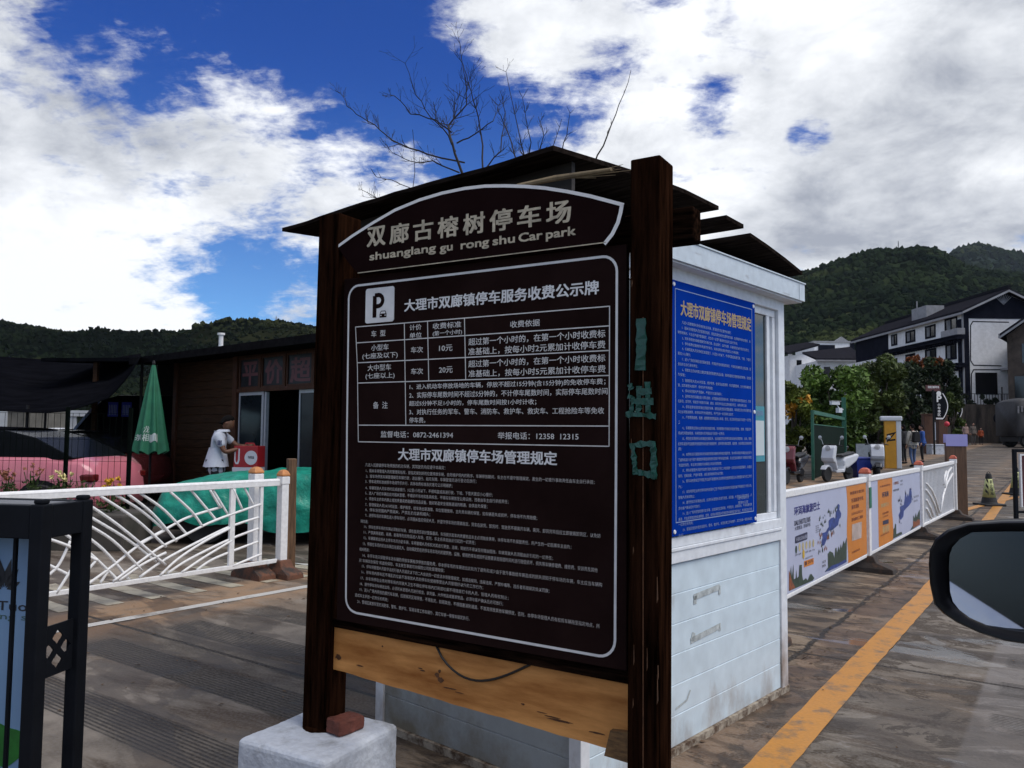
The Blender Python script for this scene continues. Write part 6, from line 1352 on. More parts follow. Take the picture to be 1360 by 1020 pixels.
# ------------------------------------------------------------------ cones and red board on the road
M_cone = mat('black_rubber', (0.010, 0.011, 0.011), rough=.7, var=.2, scale=10, bump=.1); M_cy = mat('pale_yellow_band', (0.40, 0.42, 0.17), rough=.5, var=.12, scale=10, bump=0)
def cone(label, loc):
    t = thing('traffic_cone', label, 'cone', loc, 0, 'black and yellow traffic cones'); rr_ = lambda z: .150 - (z - .04) * (.150 - .052) / .62
    f = MB(); f.prism(rrect(-.24, .24, -.24, .24, .05), 0, .04, lambda u, v, q: (u, v, q)); f.build('base', M_cone, t, bevel=.008)
    f = MB(); f.lathe([(.165, .0405), (.150, .075), (rr_(.17), .17)], 24); f.lathe([(rr_(.56), .56), (rr_(.66), .66), (.035, .675)], 24); f.build('body', M_cone, t, smooth=False)
    f = MB(); f.lathe([(rr_(.17) - .001, .1705), (rr_(.56) - .001, .5595)], 24, cap=True); bo = f.build('band', M_cy, t, smooth=True)
    fc = lambda a, z: ((rr_(z) + .003) * math.sin(a), -(rr_(z) + .003) * math.cos(a), z)
    f = MB()
    for k, c in enumerate('禁止停车'): write(f, c, fc, -.30, .465 - k * .083, .30, .465 - k * .083 + .072, bold=.03)
    f.build('lettering', M_cone, bo)
    f = MB()
    for s in (-1, 1):
        for k in range(3): z = .22 + k * .12; f.add([fc(s * .62, z), fc(s * 1.2, z + .07), fc(s * 1.2, z + .13), fc(s * .62, z + .06)], [(0, 1, 2, 3)])
    f.build('chevron', M_cone, bo)
    f = MB(); f.tube([(.035 * math.cos(R(a)), 0, .672 + .035 * math.sin(R(a))) for a in range(0, 181, 20)], .008, 6); f.build('loop', M_cone, t)
    return t
p = GS(1314, 671); cone('black and pale yellow traffic cone standing where the yellow lines meet', p)
p = GS(1350, 657); cone('black and pale yellow traffic cone behind the black framed red board', p)
fb = GS(1350, 701); tb_ = thing('framed_board', 'black tubular stand holding a red board at the right edge', 'sign', fb, R(4))
f = MB()
for x in (0, .95): f.box(x - .028, x + .028, -.028, .028, 0.0, 1.30)
f.box(.0285, .9215, -.028, .028, 1.245, 1.30); f.box(.0285, .9215, -.022, .022, .24, .28); f.build('frame', M_gate, tb_, bevel=.006)
f = MB(); f.box(-.04, .04, -.25, .25, -.003, .03); f.box(.91, .99, -.25, .25, -.003, .03); f.build('foot', M_gate, tb_)
f = MB(); f.box(.115, .86, -.015, .015, .36, 1.19); bo = f.build('board', mat('dark_red_sheet', (0.075, 0.010, 0.010), rough=.45, var=.3, scale=4, bump=.05), tb_)
f = MB(); f.box(.085, .112, -.02, .02, .34, 1.22); f.box(.862, .89, -.02, .02, .34, 1.22); f.box(.1125, .8615, -.02, .02, 1.1905, 1.218); f.build('trim', M_bar, bo)
f = MB(); f.add([(.20 + .04 * math.cos(R(a)) * (1 + .3 * math.cos(R(2 * a))), -.0165, .86 + .05 * math.sin(R(a))) for a in range(0, 360, 30)], [tuple(range(12))]); f.build('mark', M_gold, bo)

# ------------------------------------------------------------------ scooters
M_wp = paint('white_scooter_paint', (0.56, 0.58, 0.61)); M_bp = paint('black_scooter_paint', (0.012, 0.012, 0.014)); M_gp = paint('grey_scooter_paint', (0.16, 0.16, 0.15)); M_sr = paint('red_scooter_paint', (0.14, 0.02, 0.025)); M_seat = mat('black_vinyl', (0.010, 0.010, 0.011), rough=.55, bump=.05, var=.2)
M_chr = mat('pale_mirror_back', (0.45, 0.47, 0.48), rough=.25, bump=0, metal=.3)
def scooter(label, loc, rz, pm, shield=None):
    t = thing('scooter', label, 'scooter', loc, rz, 'scooters parked under the trees'); pr = lambda q, a, b, name, m, bev=.02: (lambda f: (f.prism(q, a, b), f.build(name, m, t, bevel=bev))[1])(MB())
    for x in (.62, -.58):
        f = MB(); f.lathe([(.12, -.045), (.20, -.05), (.225, -.025), (.225, .025), (.20, .05), (.12, .045)], 22, (x, 0, .225), axis='y'); w = f.build('wheel', M_tyre, t); f = MB(); f.lathe([(.03, -.04), (.118, -.035), (.118, .035), (.03, .04)], 16, (x, 0, .225), axis='y'); f.build('rim', M_rim2, w)
    pr([(.38, .30), (.44, .42), (.60, .50), (.76, .47), (.84, .36), (.80, .35), (.70, .42), (.60, .44), (.50, .40), (.44, .30)], -.085, .085, 'front_fender', pm)
    pr([(.30, .36), (.36, .34), (.46, .55), (.56, .60), (.60, .70), (.52, 1.00), (.40, 1.08), (.34, 1.02), (.42, .72), (.36, .55)], -.20, .20, 'front_shield', shield or pm, .04)
    pr([(.38, .30), (.36, .38), (-.06, .36), (-.20, .62), (-.26, .58), (-.12, .27), (.30, .26)], -.16, .16, 'floor', pm)
    pr([(-.12, .40), (-.08, .62), (-.20, .72), (-.60, .78), (-.92, .82), (-.98, .74), (-.80, .58), (-.52, .46), (-.30, .38)], -.165, .165, 'rear_body', pm, .05)
    pr([(-.06, .725), (-.02, .78), (-.20, .81), (-.50, .825), (-.72, .88), (-.80, .86), (-.72, .80), (-.20, .735)], -.13, .13, 'seat', M_seat, .03)
    pr([(-.62, .20), (-.30, .24), (-.22, .34), (-.50, .44), (-.70, .34)], -.10, .10, 'motor', M_dark)
    f = MB(); f.tube([(.40, 0, .98), (.36, 0, 1.06)], .05, 8); f.tube([(.30, -.34, 1.05), (.36, -.22, 1.08), (.38, 0, 1.09), (.36, .22, 1.08), (.30, .34, 1.05)], .016, 8); f.build('handlebar', M_dark, t)
    f = MB(); f.lathe([(.02, -.02), (.07, .0), (.085, .05), (.02, .06)], 14, (.50, 0, .98), axis='x'); f.build('headlight', M_headlamp, t)
    for s in (-1, 1):
        f = MB(); f.tube([(.35, s * .25, 1.07), (.37, s * .29, 1.22), (.36, s * .33, 1.27)], .007, 6); f.lathe([(.01, -.012), (.055, -.01), (.06, .0), (.01, .014)], 12, (.36, s * .35, 1.30), axis='x'); f.build('mirror', M_chr, t)
    f = MB(); f.box(-1.0, -.955, -.06, .06, .66, .73); f.build('tail_lamp', M_redlamp, t, bevel=.01); return t
p = GS(1113, 639); scooter('white electric scooter parked by the green frame post', p, R(218), M_wp)
p = GS(1054, 642); scooter('dark scooter with reddish panels parked right beside the booth corner', p, R(232), M_bp, M_sr)
p = GS(1036, 630); p2 = scooter('grey scooter half hidden behind the reddish one beside the booth', p, R(215), M_gp)
p = GS(1164, 634); scooter('black and white scooter seen end on, left of the yellow cabinet', p, R(250), M_bp, M_wp)
p = GS(1100, 618); scooter('black scooter deep in shade inside the green frame', p, R(200), M_bp)
p = GS(1140, 614); scooter('black scooter in shade right behind the blue bin', p, R(150), M_bp)
# green frame with net, cctv camera
M_gf = mat('green_steel', (0.020, 0.115, 0.070), rough=.5, var=.25, scale=5, bump=.05)
a = GS(1080, 638); bq = GS(1122, 618); gfm = thing('green_frame', 'green steel frame hung with dark green netting behind the white scooter', 'frame', a, math.atan2(bq.y - a.y, bq.x - a.x)); Lg = (bq - a).length
f = MB(); f.box(-.04, .04, -.04, .04, 0, 2.12); f.build('post', M_gf, gfm); f = MB(); f.box(Lg - .10, Lg + .06, -.08, .08, 0, 2.95); f.build('post', M_gf, gfm); f = MB(); f.box(.0505, Lg - .1005, -.05, .05, 2.0, 2.12); f.box(.0505, Lg - .1005, -.02, .02, 1.68, 1.71); f.build('beam', M_gf, gfm)
f = MB(); f.box(.06, Lg - .11, -.006, .006, .05, 1.675); f.build('net', mat('dark_green_net', (0.003, 0.012, 0.008), rough=.9, var=.4, scale=3, spec=.1), gfm)
q = AT(1109, 541, bq.y - .3); cc = thing('cctv_camera', 'white cctv camera box on the green frame post', 'camera', q, R(200))
f = MB(); f.box(-.20, .22, -.07, .07, .10, .24); f.box(-.26, .24, -.09, .09, .2405, .262); f.build('housing', M_wp, cc, bevel=.01); f = MB(); f.box(-.3, -.12, -.09, .09, -.22, -.02); f.tube([(-.2, 0, -.02), (-.1, 0, .10)], .025, 6); f.build('junction_box', M_wp, cc); f = MB(); f.bar((-.2, 0, -.08), (-.42, .0, -.08), .04, .04); f.build('arm', M_wp, cc)
p = GS(1144, 634); f = MB(); f.loft([[(x * w, y * w, z) for x, y in ((-1, -1), (1, -1), (1, 1), (-1, 1))] for z, w in ((0, .20), (.58, .27), (.60, .29), (.63, .29), (.66, .2))]); o = f.build('waste_bin', mat('blue_plastic', (0.012, 0.03, 0.22), rough=.45, bump=0), None, bevel=.02); o.location = p; tag(o, 'blue plastic bin on the ground just right of the white scooter', 'bin')
p = GS(1150, 622); f = MB(); f.box(-.38, .38, -.03, .03, .25, .95); f.box(-.34, -.30, -.03, .03, 0, .249); f.box(.30, .34, -.03, .03, 0, .249); o = f.build('leaning_panel', mat('pale_grey_panel', (0.20, 0.23, 0.26), rough=.5, bump=.02), None); o.location = p; tag(o, 'pale grey panel standing behind the blue bin', 'panel')
# yellow cabinet of the vehicle barrier
p = GS(1184, 622); mc_ = thing('barrier_cabinet', 'tall yellow cabinet with a black arrow and white top beside the walkway', 'cabinet', p, -R(20)); mc_.scale = (.80, .80, .95)
M_yc = mat('yellow_cabinet_paint', (0.52, 0.25, 0.012), rough=.45, var=.12, scale=4, bump=0)
f = MB(); f.box(-.30, .22, -.20, .20, 0, 1.94); f.build('cabinet', M_yc, mc_, bevel=.02); f = MB(); f.box(.2205, .44, -.2, .2, 0, 1.94); f.build('side', M_wp, mc_, bevel=.02); f = MB(); f.box(-.48, .50, -.26, .26, 1.942, 2.14); f.build('top', M_wp, mc_, bevel=.05)
f = MB(); fa = lambda a, z: (a, -.2025, z); stroke(f, [(-.20, 1.36), (.16, 1.46), (-.14, 1.14), (.18, 1.18)], .075, fa); f.add([fa(-.28, 1.24), fa(-.12, 1.30), fa(-.16, 1.05)], [(0, 1, 2)]); f.build('arrow', M_dark, mc_)

# ------------------------------------------------------------------ people by the walkway and far up the road
M_pale = mat('fair_skin', (0.34, 0.19, 0.13), rough=.55, var=.1, scale=8, bump=0)
cloth = lambda n, c: mat(n, c, rough=.85, var=.2, scale=9, bump=.3, bdist=.02)
M_cr, M_jean, M_bk, M_bl = cloth('cream_jacket', (0.40, 0.38, 0.33)), cloth('blue_denim', (0.060, 0.10, 0.20)), cloth('black_cloth', (0.008, 0.008, 0.010)), cloth('blue_coat', (0.02, 0.07, 0.26))
w = GS(1213, 620)
wm = human('person in a cream jacket and jeans with a black backpack walking away', w, R(6), dict(knR=(.095, .08, .50), anR=(.10, .06, .09), toR=(.11, .19, .04), anL=(-.10, -.12, .10), toL=(-.11, .0, .04)), M_pale, M_cr, M_jean, M_hair, M_bk, scale=1.02)
f = MB(); f.loft([[(x * a, -.155 - d, z) for x, d in ((-1, 0), (1, 0), (.9, .16), (-.9, .16))] for z, a in ((.98, .13), (1.02, .155), (1.20, .15), (1.36, .12), (1.40, .08))]); f.build('body', M_bk, None, bevel=.03)
bpk = bpy.data.objects['body'] if False else bpy.context.scene.objects[-1]
for o in list(scene.objects):
    if o.parent is None and o.type == 'MESH' and o.name.startswith('body') and 'label' not in o:
        bpk = thing('backpack', 'black backpack on the back of the person in the cream jacket', 'bag', w, R(6)); bpk.scale = (1.02,) * 3; o.parent = bpk; o.name = 'pack'
        f = MB()
        for s in (-1, 1): f.tube([(s * .09, -.15, 1.36), (s * .12, -.05, 1.45), (s * .13, .10, 1.38), (s * .135, .145, 1.22), (s * .16, .06, 1.08), (s * .12, -.15, 1.03)], .020, 6)
        f.build('strap', M_bk, bpk)
for px, py, dr, pm, lab, sh_, tr, kw in ((1201, 616, .6, {}, 'person in long black clothes standing left of the one with the backpack', M_bk, M_bk, dict(long_hair=True)), (1225, 614, 1.2, {}, 'person in a blue coat over black walking right of the one with the backpack', M_bl, M_bk, {}), (1195, 612, 2.4, {}, 'person in a pale grey blue top at the left edge of the walking group', cloth('pale_blue_top', (0.17, 0.21, 0.30)), M_bk, {})):
    w = GS(px, py); human(lab, w, dr, pm, M_pale, sh_, tr, M_hair, M_bk, group='people walking by the trees', scale=1.0, **kw)
for px, py, lab, sh_, tr, sc in ((1283, 590, 'distant person in a pale pink top by the retaining wall', cloth('pale_pink_top', (0.32, 0.22, 0.19)), M_bk, 1.0), (1293, 590.5, 'distant person in grey brown clothes in front of the retaining wall', cloth('grey_brown_clothes', (0.12, 0.10, 0.085)), cloth('grey_trousers', (0.09, 0.085, 0.08)), 1.02), (1303, 590.5, 'small distant person in an orange top, rightmost by the retaining wall', cloth('orange_top', (0.36, 0.07, 0.02)), M_bk, .80)):
    w = GS(px, py); human(lab, w, R(180) if sc > .9 else R(160), {}, M_pale, sh_, tr, M_hair, M_bk, group='people far up the road', scale=sc * 1.05)

# ------------------------------------------------------------------ signs and posts in the middle distance
def ground_at(px, Y): x = AT(px, 580, Y).x; return Vector((x, Y, gz(x, Y)))
M_pil = mat('red_brown_pillar', (0.080, 0.034, 0.018), rough=.75, var=.35, scale=3, stretch=(3, 3, .7), bump=.2)
for x0, x1, top, Y, lab in ((1226, 1240, 551, 47, 'brown timber gate pillar, left one of the pair behind the white block'), (1245, 1257, 553, 47.6, 'brown timber gate pillar, right one of the pair under the parking banner')):
    a = ground_at(x0, Y); c = ground_at(x1, Y); h = AT(x0, top, Y).z - a.z; f = MB(); f.box(0, c.x - a.x, -.18, .18, -.05, h); f.box(-.05, c.x - a.x + .05, -.22, .22, h, h + .06); o = f.build('gate_pillar', M_pil, None, bevel=.02); o.location = a; tag(o, lab, 'pillar', 'brown gate pillars')
a = ground_at(1243, 46); f = MB(); f.box(-.42, .46, -.3, .3, -.05, .52); f.box(-.46, .50, -.34, .34, .52, .58); o = f.build('planter_block', M_block, None, bevel=.02); o.location = a; tag(o, 'white concrete block at the foot of the brown gate pillars', 'block')
a = ground_at(1240.5, 46.5); t = thing('finger_sign', 'small red brown signboard with white lettering on a thin post', 'sign', a, R(0)); z0 = AT(1240, 519.5, 46.5).z - a.z; z1 = AT(1240, 511.5, 46.5).z - a.z
f = MB(); f.tube([(0, 0, 0), (0, 0, z0)], .05, 8); f.build('post', M_pil, t); f = MB(); f.box(-.42, .42, -.04, .04, z0, z1); bo = f.build('board', mat('red_brown_board', (0.085, 0.022, 0.020), rough=.5, bump=.02), t)
f = MB(); write(f, '双廊古镇停车场', lambda u, v: (u, -.0425, v), -.32, z0 + .17, .34, z1 - .05, bold=.02); f.build('lettering', M_rim, bo)
def banner(px0, px1, y0, y1, Y, lab, txt, big):
    a = ground_at((px0 + px1) / 2, Y); t = thing('parking_banner', lab, 'banner', a, 0, 'black parking banners'); w_ = AT(px1, 540, Y).x - AT(px0, 540, Y).x; zb_ = AT(px0, y1, Y).z - a.z; zt_ = AT(px0, y0, Y).z - a.z
    f = MB(); n_ = 14; f.prism([(-w_ / 2, zb_), (w_ * .2, zb_)] + [(w_ * .2 + w_ * .3 * math.sin(math.pi * i / n_), zb_ + (zt_ - zb_) * i / n_) for i in range(1, n_)] + [(w_ * .2, zt_), (-w_ / 2, zt_)], -.03, .03); bo = f.build('board', M_blk, t)
    f = MB(); stroke(f, [(w_ * .12 + w_ * .34 * math.sin(math.pi * i / n_), zb_ + (zt_ - zb_) * (.06 + .88 * i / n_)) for i in range(n_ + 1)], .05, lambda u, v: (u, -.033, v)); f.build('arc_line', M_rim, bo)
    f = MB(); k = (zt_ - zb_) / 10; ff = lambda u, v: (u, -.034, v)
    if big: write(f, 'P', ff, -w_ * .30, zb_ + k * 6.4, w_ * .02, zb_ + k * 8.6, bold=.05); f.add([ff(-w_ * .16 + .14 * math.cos(R(q)), zb_ + k * 9.3 + .14 * math.sin(R(q))) for q in range(0, 360, 30)], [tuple(range(12))])
    for i, c in enumerate(txt): write(f, c, ff, -w_ * .26, zb_ + k * (4.9 - i * 1.15), -w_ * .26 + k * .95, zb_ + k * (5.85 - i * 1.15), bold=.03)
    f.add([ff(-w_ * .4, zb_ + .05), ff(w_ * .1, zb_ + .05), ff(w_ * .1, zb_ + .14), ff(-w_ * .4, zb_ + .14)], [(0, 1, 2, 3)]); f.build('lettering', M_rim, bo)
    f = MB(); f.tube([(-w_ * .5 - .04, 0, 0), (-w_ * .5 - .04, 0, zt_ + .1)], .05, 8); f.build('pole', M_dark, t)
banner(1241.5, 1260, 520, 558, 45.5, 'black parking banner with a white P and curved edge above the gate pillars', '小车停区', True)
banner(1268, 1279, 531, 557, 58, 'smaller black parking banner farther back at the retaining wall', '停车场', False)
a = ground_at(1257.5, 45); f = MB(); f.lathe([(.01, -.16), (.12, -.1), (.15, .0), (.11, .10), (.01, .15)], 12); o = f.build('lantern', mat('red_lantern', (0.55, 0.03, 0.05), rough=.5, bump=0), None, smooth=True); o.location = AT(1257.5, 563, 45); tag(o, 'small red lantern hanging beside the right gate pillar', 'lantern')

# ------------------------------------------------------------------ trees on the right
M_l1 = leaf_mat('bright_leaf', (0.028, 0.062, 0.010), (0.085, 0.145, 0.022)); M_l2 = leaf_mat('olive_leaf', (0.026, 0.044, 0.009), (0.068, 0.092, 0.019)); M_l3 = leaf_mat('dark_leaf', (0.008, 0.017, 0.007), (0.022, 0.036, 0.011)); M_l4 = leaf_mat('russet_leaf', (0.10, 0.028, 0.010), (0.20, 0.062, 0.016)); M_l5 = leaf_mat('yellow_green_leaf', (0.040, 0.062, 0.010), (0.11, 0.135, 0.018)); M_l6 = mat('orange_blossom', (0.45, 0.16, 0.01), rough=.6, var=.4, scale=5, bump=0, col2=(0.55, 0.30, 0.02))
def tr(px, Y, top, wpx, lab, m, n, size, rng, low=None, extra=None, **kw):
    a = ground_at(px, Y); zt_ = AT(px, top, Y).z - a.z; r = wpx / 1050 * Y / 2; zl = zt_ * .16 if low is None else low; cz = (zt_ + zl) / 2
    if extra: extra = (extra[0], extra[1], extra[2], (extra[3] * r, -.2 * r, zt_ * extra[4]), (r * extra[5], r * extra[5], r * extra[6]))
    return tree('broadleaf_tree', lab, a, zt_, (0, 0, cz), (r, r * .9, (zt_ - zl) / 2), n, size, m, rng, group='trees along the car park', extra=extra, **kw)
tr(1112, 35, 486, 100, 'bright green bushy tree rising behind the green frame', M_l1, 17000, .15, 21, clumps=44)
tr(1168, 43, 479, 72, 'olive green tree between the bright tree and the dark ones', M_l2, 13000, .17, 22, clumps=36)
tr(1212, 56, 474, 62, 'dark tree with rust red leaves at its top, before the long white house', M_l3, 11000, .21, 23, extra=(M_l4, 700, .20, -.1, .93, .36, .24), clumps=30)
tr(1246, 58, 470, 50, 'dark tree with a large russet crown close to the corner of the house', M_l3, 9000, .21, 24, extra=(M_l4, 1500, .20, .0, .88, .62, .40), clumps=26)
tr(1190, 60, 520, 60, 'low very dark tree filling the gap behind the walking people', M_l3, 9000, .22, 25, low=.2, clumps=26)
tr(1055, 27, 503, 46, 'yellow green shrub tree with orange blossom next to the booth', M_l5, 9000, .12, 26, extra=(M_l6, 420, .10, .1, .70, .8, .9), clumps=30)
tr(1266, 50, 521, 26, 'small light green tree beside the black parking banner', M_l2, 3500, .16, 27, low=.6)
tr(1082, 40, 530, 70, 'dark green undergrowth tree standing in shade behind the parked scooters', M_l3, 9000, .18, 28, low=.1)
tr(1140, 47, 545, 90, 'dark leafy thicket tree behind the blue bin', M_l3, 9000, .2, 29, low=.05)

# ------------------------------------------------------------------ houses on the slope
M_hw = weathered('white_render', (0.78, 0.79, 0.80), (0.52, 0.51, 0.50), rough=.8, amount=(.5, .85), scale=.35, fine=3, bump=.1); M_hd = mat('slate_grey_render', (0.012, 0.0135, 0.021), rough=.8, var=.3, scale=1.2, bump=.1, spec=0); M_tile = mat('dark_roof_tile', (0.020, 0.020, 0.025), rough=.75, var=.45, scale=2.0, stretch=(1, 6, 1), bump=.5, bdist=.05, spec=.0); M_win = glass('house_window', (0.008, 0.009, 0.012), rough=.12); M_trim = mat('grey_white_trim', (0.26, 0.265, 0.28), rough=.7, var=.2, scale=2, bump=0); M_stone = mat('brown_stone', (0.060, 0.046, 0.036), rough=.9, var=.5, scale=1.6, bump=.5, bdist=.05); M_curt = mat('pale_curtain', (0.16, 0.17, 0.18), rough=.9, var=.3, scale=3, bump=0)
HY = 75.0; hx = AT(1281, 500, HY).x; hb = AT(1281, 536, HY).z; he = AT(1281, 413, HY).z; ha = AT(1334, 387, HY).z; hw_ = 2 * (AT(1334, 387, HY).x - hx); HL = 23.5
hs = thing('long_house', 'long white three storey house with dark tiled roof, grey corner and fan gable', 'house', (hx, HY, hb), 0); H_ = he - hb; A_ = ha - hb
def hpx(px, py): q = PL(px, py, (hx, 0, 0), Vector((1, 0, 0))); return q.y - HY, q.z - hb
def gpx(px, py): q = PL(px, py, (0, HY, 0), Vector((0, 1, 0))); return q.x - hx, q.z - hb
f = MB(); f.prism([(0, -3.6), (hw_, -3.6), (hw_, H_), (hw_ / 2, A_ - .15), (0, H_)], 0, HL); f.build('wall', M_hw, hs)
ov = .45; f = MB()
for s in (0, 1):
    xa = -ov if s == 0 else hw_ + ov; sl = (A_ - H_) / (hw_ / 2); za = H_ - ov * sl
    f.hexa([(xa, -.7, za), (hw_ / 2, -.7, A_), (hw_ / 2, HL + .5, A_), (xa, HL + .5, za), (xa, -.7, za + .22), (hw_ / 2, -.7, A_ + .22), (hw_ / 2, HL + .5, A_ + .22), (xa, HL + .5, za + .22)])
f.box(hw_ / 2 - .14, hw_ / 2 + .14, -.75, HL + .5, A_ + .20, A_ + .48); f.build('roof', M_tile, hs)
f = MB(); sl = (A_ - H_) / (hw_ / 2)
for s in (0, 1): xa = -ov if s == 0 else hw_ + ov; za = H_ - ov * sl; f.hexa([(xa, -.74, za - .16), (hw_ / 2, -.74, A_ - .16), (hw_ / 2, -.705, A_ - .16), (xa, -.705, za - .16), (xa, -.74, za + .04), (hw_ / 2, -.74, A_ + .04), (hw_ / 2, -.705, A_ + .04), (xa, -.705, za + .04)])
f.box(-ov - .03, -ov + .0, -.7, HL + .5, H_ - ov * sl - .20, H_ - ov * sl + .02); f.build('eave_trim', M_trim, hs)
f = MB(); cz0 = gpx(1300, 423)[1]; cw = gpx(1287, 460)[0]; f.prism([(-.03, cz0), (hw_ + .03, cz0), (hw_ + .03, H_ - .02), (hw_ / 2, A_ - .2), (-.03, H_ - .02)], -.05, -.001); f.box(-.06, cw, -.06, .9, -3.6, cz0 - .001); f.build('dark_gable', M_hd, hs)
f = MB(); cxx, czz = gpx(1332, 398); r_ = .95; f.prism([(cxx - r_, czz + .25), (cxx, czz - .65), (cxx + r_, czz + .25), (cxx, czz + .75)], -.075, -.052); fo = f.build('fan_ornament', M_hd, hs); f = MB()
for k in range(-4, 5): f.bar((cxx, -.078, czz - .5), (cxx + .19 * k, -.078, czz + .55 - .07 * abs(k)), .05, .02, up=(0, 1, 0))
f.build('ornament_rib', M_trim, fo)
f = MB()
for q in ([(1289, 432), (1292, 427), (1340, 428)], [(1289, 432), (1289, 479)], [(1289, 479), (1293, 485), (1330, 486)], [(1290, 530), (1290, 497), (1293, 491), (1328, 491)]): stroke(f, [gpx(*p) for p in q], .10, lambda u, v: (u, -.012, v))
f.build('outline', M_hd, hs)
f = MB(); a, c = gpx(1296, 524); d_, e_ = gpx(1324, 495); f.box(a, d_, -.03, .2, c, e_); f.build('opening', M_win, hs)
f = MB(); a, c = gpx(1328, 491); f.box(a, a + 3.2, -1.2, -.002, c - .1, c + .12); f.build('canopy', M_trim, hs)
def win(px0, py0, px1, py1, name='window'):
    y1, z1 = hpx(px0, py0); y0, z0 = hpx(px1, py1); zt_ = hpx((px0 + px1) / 2, py0)[1]; zb_ = hpx((px0 + px1) / 2, py1)[1]
    f = MB(); 
    for q in ((y0, y1, zb_, zb_ + .16), (y0, y1, zt_ - .16, zt_), (y0, y0 + .16, zb_ + .16, zt_ - .16), (y1 - .16, y1, zb_ + .16, zt_ - .16), ((y0 + y1) / 2 - .06, (y0 + y1) / 2 + .06, zb_ + .16, zt_ - .16)): f.box(-.07, .0, q[0], q[1], q[2], q[3])
    fo = f.build(name, M_hd, hs); f = MB(); f.box(-.022, -.004, y0 + .1, y1 - .1, zb_ + .1, zt_ - .1); f.build('glass_pane', M_win, fo); f = MB(); f.box(-.03, -.0225, y0 + (y1 - y0) * .52, y1 - (y1 - y0) * .14, zb_ + .2, zt_ - .2); f.build('curtain', M_curt, fo)
for w in ((1255, 422, 1272, 440), (1229, 432, 1243, 449), (1203, 439, 1216, 455), (1184, 444, 1192, 459), (1147, 455, 1155, 469), (1256, 456, 1271, 478), (1229, 463, 1244, 480), (1203, 470, 1216, 487), (1185, 476, 1192, 490), (1147, 486, 1155, 498)): win(*w)
f = MB()
for px, py in ((1270, 451), (1270, 488)):
    z = hpx(px, py)[1]; f.box(-.75, -.002, -.3, 15.0, z - .10, z + .18); f.box(-.9, -.002, -.35, 15.1, z + .181, z + .30)
    for k in range(30): f.box(-.5, -.002, .1 + k * .5, .28 + k * .5, z - .36, z - .102)
f.build('cornice', M_hd, hs)
f = MB(); z = hpx(1270, 443)[1]; f.box(-.74, -.66, -.28, 2.6, z - .25, z + .35); f.box(-.655, -.003, -.28, -.2, z - .25, z + .35); f.build('balcony_rail', M_trim, hs)
y_d = hpx(1180, 460)[0]; f = MB(); zc = hpx(1165, 477)[1]; f.box(-.05, -.001, y_d, HL + .02, zc, H_ - .3); f.build('dark_bay', M_hd, hs)
f = MB(); f.box(-1.1, -.051, y_d - .4, HL + .2, zc - .75, zc - .15); f.build('bay_balcony', M_hw, hs); f = MB(); f.box(-1.4, -.05, y_d - .6, HL + .3, zc - 1.3, zc - .95); f.build('bay_cornice', M_hd, hs)
f = MB(); f.box(-.12, -.0605, -.18, .06, -2, H_ - .3); f.build('drain_pipe', M_trim, hs)
f = MB(); y0 = 11.0; q = hpx(1210, 423); f.box(1.0, 2.9, y0 - 2.5, y0 + .6, A_ - 1.7, A_ + .02); f.tube([(1.4, y0 + .2, A_ + .02), (1.4, y0 + .2, A_ + .9)], .06, 6); f.build('roof_tank', M_trim, hs)
for px0, px1, py, Y, lab, kind in ((1050, 1083, 467, 112, 'small white house with a pale tiled eave at the left of the hillside group', 0), (1083, 1136, 455, 120, 'flat topped white house with a dark grey middle panel on the hillside', 1), (1087, 1143, 474, 104, 'low dark tiled roof house in front of the flat topped white one', 2)):
    a = ground_at(px0, Y); c = ground_at(px1, Y); w_ = c.x - a.x; h = AT(px0, py, Y).z - a.z; t = thing('hillside_house', lab, 'house', a, 0, 'houses below the hill')
    f = MB(); f.box(0, w_, 0, 8, -1, h - (.0 if kind == 1 else .5)); f.build('wall', M_hw, t)
    if kind == 1:
        f = MB(); f.box(w_ * .10, w_ * .52, -.08, -.001, h - 4, h - .35); f.build('dark_panel', M_hd, t); f = MB(); f.box(-.2, w_ + .2, -.2, 8.2, h, h + .25); f.prism([(w_ * .52, h + .2505), (w_ * .86, h + .2505), (w_ * .69, h + .95)], -.1, .4); f.build('parapet', M_trim, t)
        f = MB(); f.box(w_ * .9, w_ + .05, -.1, -.001, h - 4, h); f.build('dark_edge', M_hd, t); f = MB(); write(f, '客栈', lambda u, v: (u, -.06, v), w_ * .58, h - 2.6, w_ * .78, h - 1.5, bold=.03); f.build('lettering', M_pyel, t)
    else:
        f = MB(); f.hexa([(-.5, -.8, h - .5), (w_ + .5, -.8, h - .5 + (1.3 if kind == 0 else .0)), (w_ + .5, 4, h + 1.6), (-.5, 4, h + .8), (-.5, -.8, h - .25), (w_ + .5, -.8, h - .25 + (1.3 if kind == 0 else 0)), (w_ + .5, 4, h + 1.85), (-.5, 4, h + 1.05)]); f.build('roof', M_tile, t); f = MB(); f.box(-.5, w_ + .5, -.84, -.801, h - .62, h - .45) if kind else f.box(-.5, .1, -.84, -.801, h - .62, h - .45); f.build('eave_trim', M_trim, t)
    if kind == 0:
        for x0, x1, z0, z1 in ((.28, .48, h - 2.9, h - 1.2), (.68, .82, h - 4.6, h - 1.9), (.28, .48, h - 6.2, h - 4.4)): f = MB(); f.box(w_ * x0, w_ * x1, -.05, .1, z0, z1); f.build('window', M_win, t)
    if kind == 2:
        for k in range(3): f = MB(); f.box(w_ * (.15 + .28 * k), w_ * (.30 + .28 * k), -.05, .1, h - 3, h - 1.3); f.build('window', M_win, t)
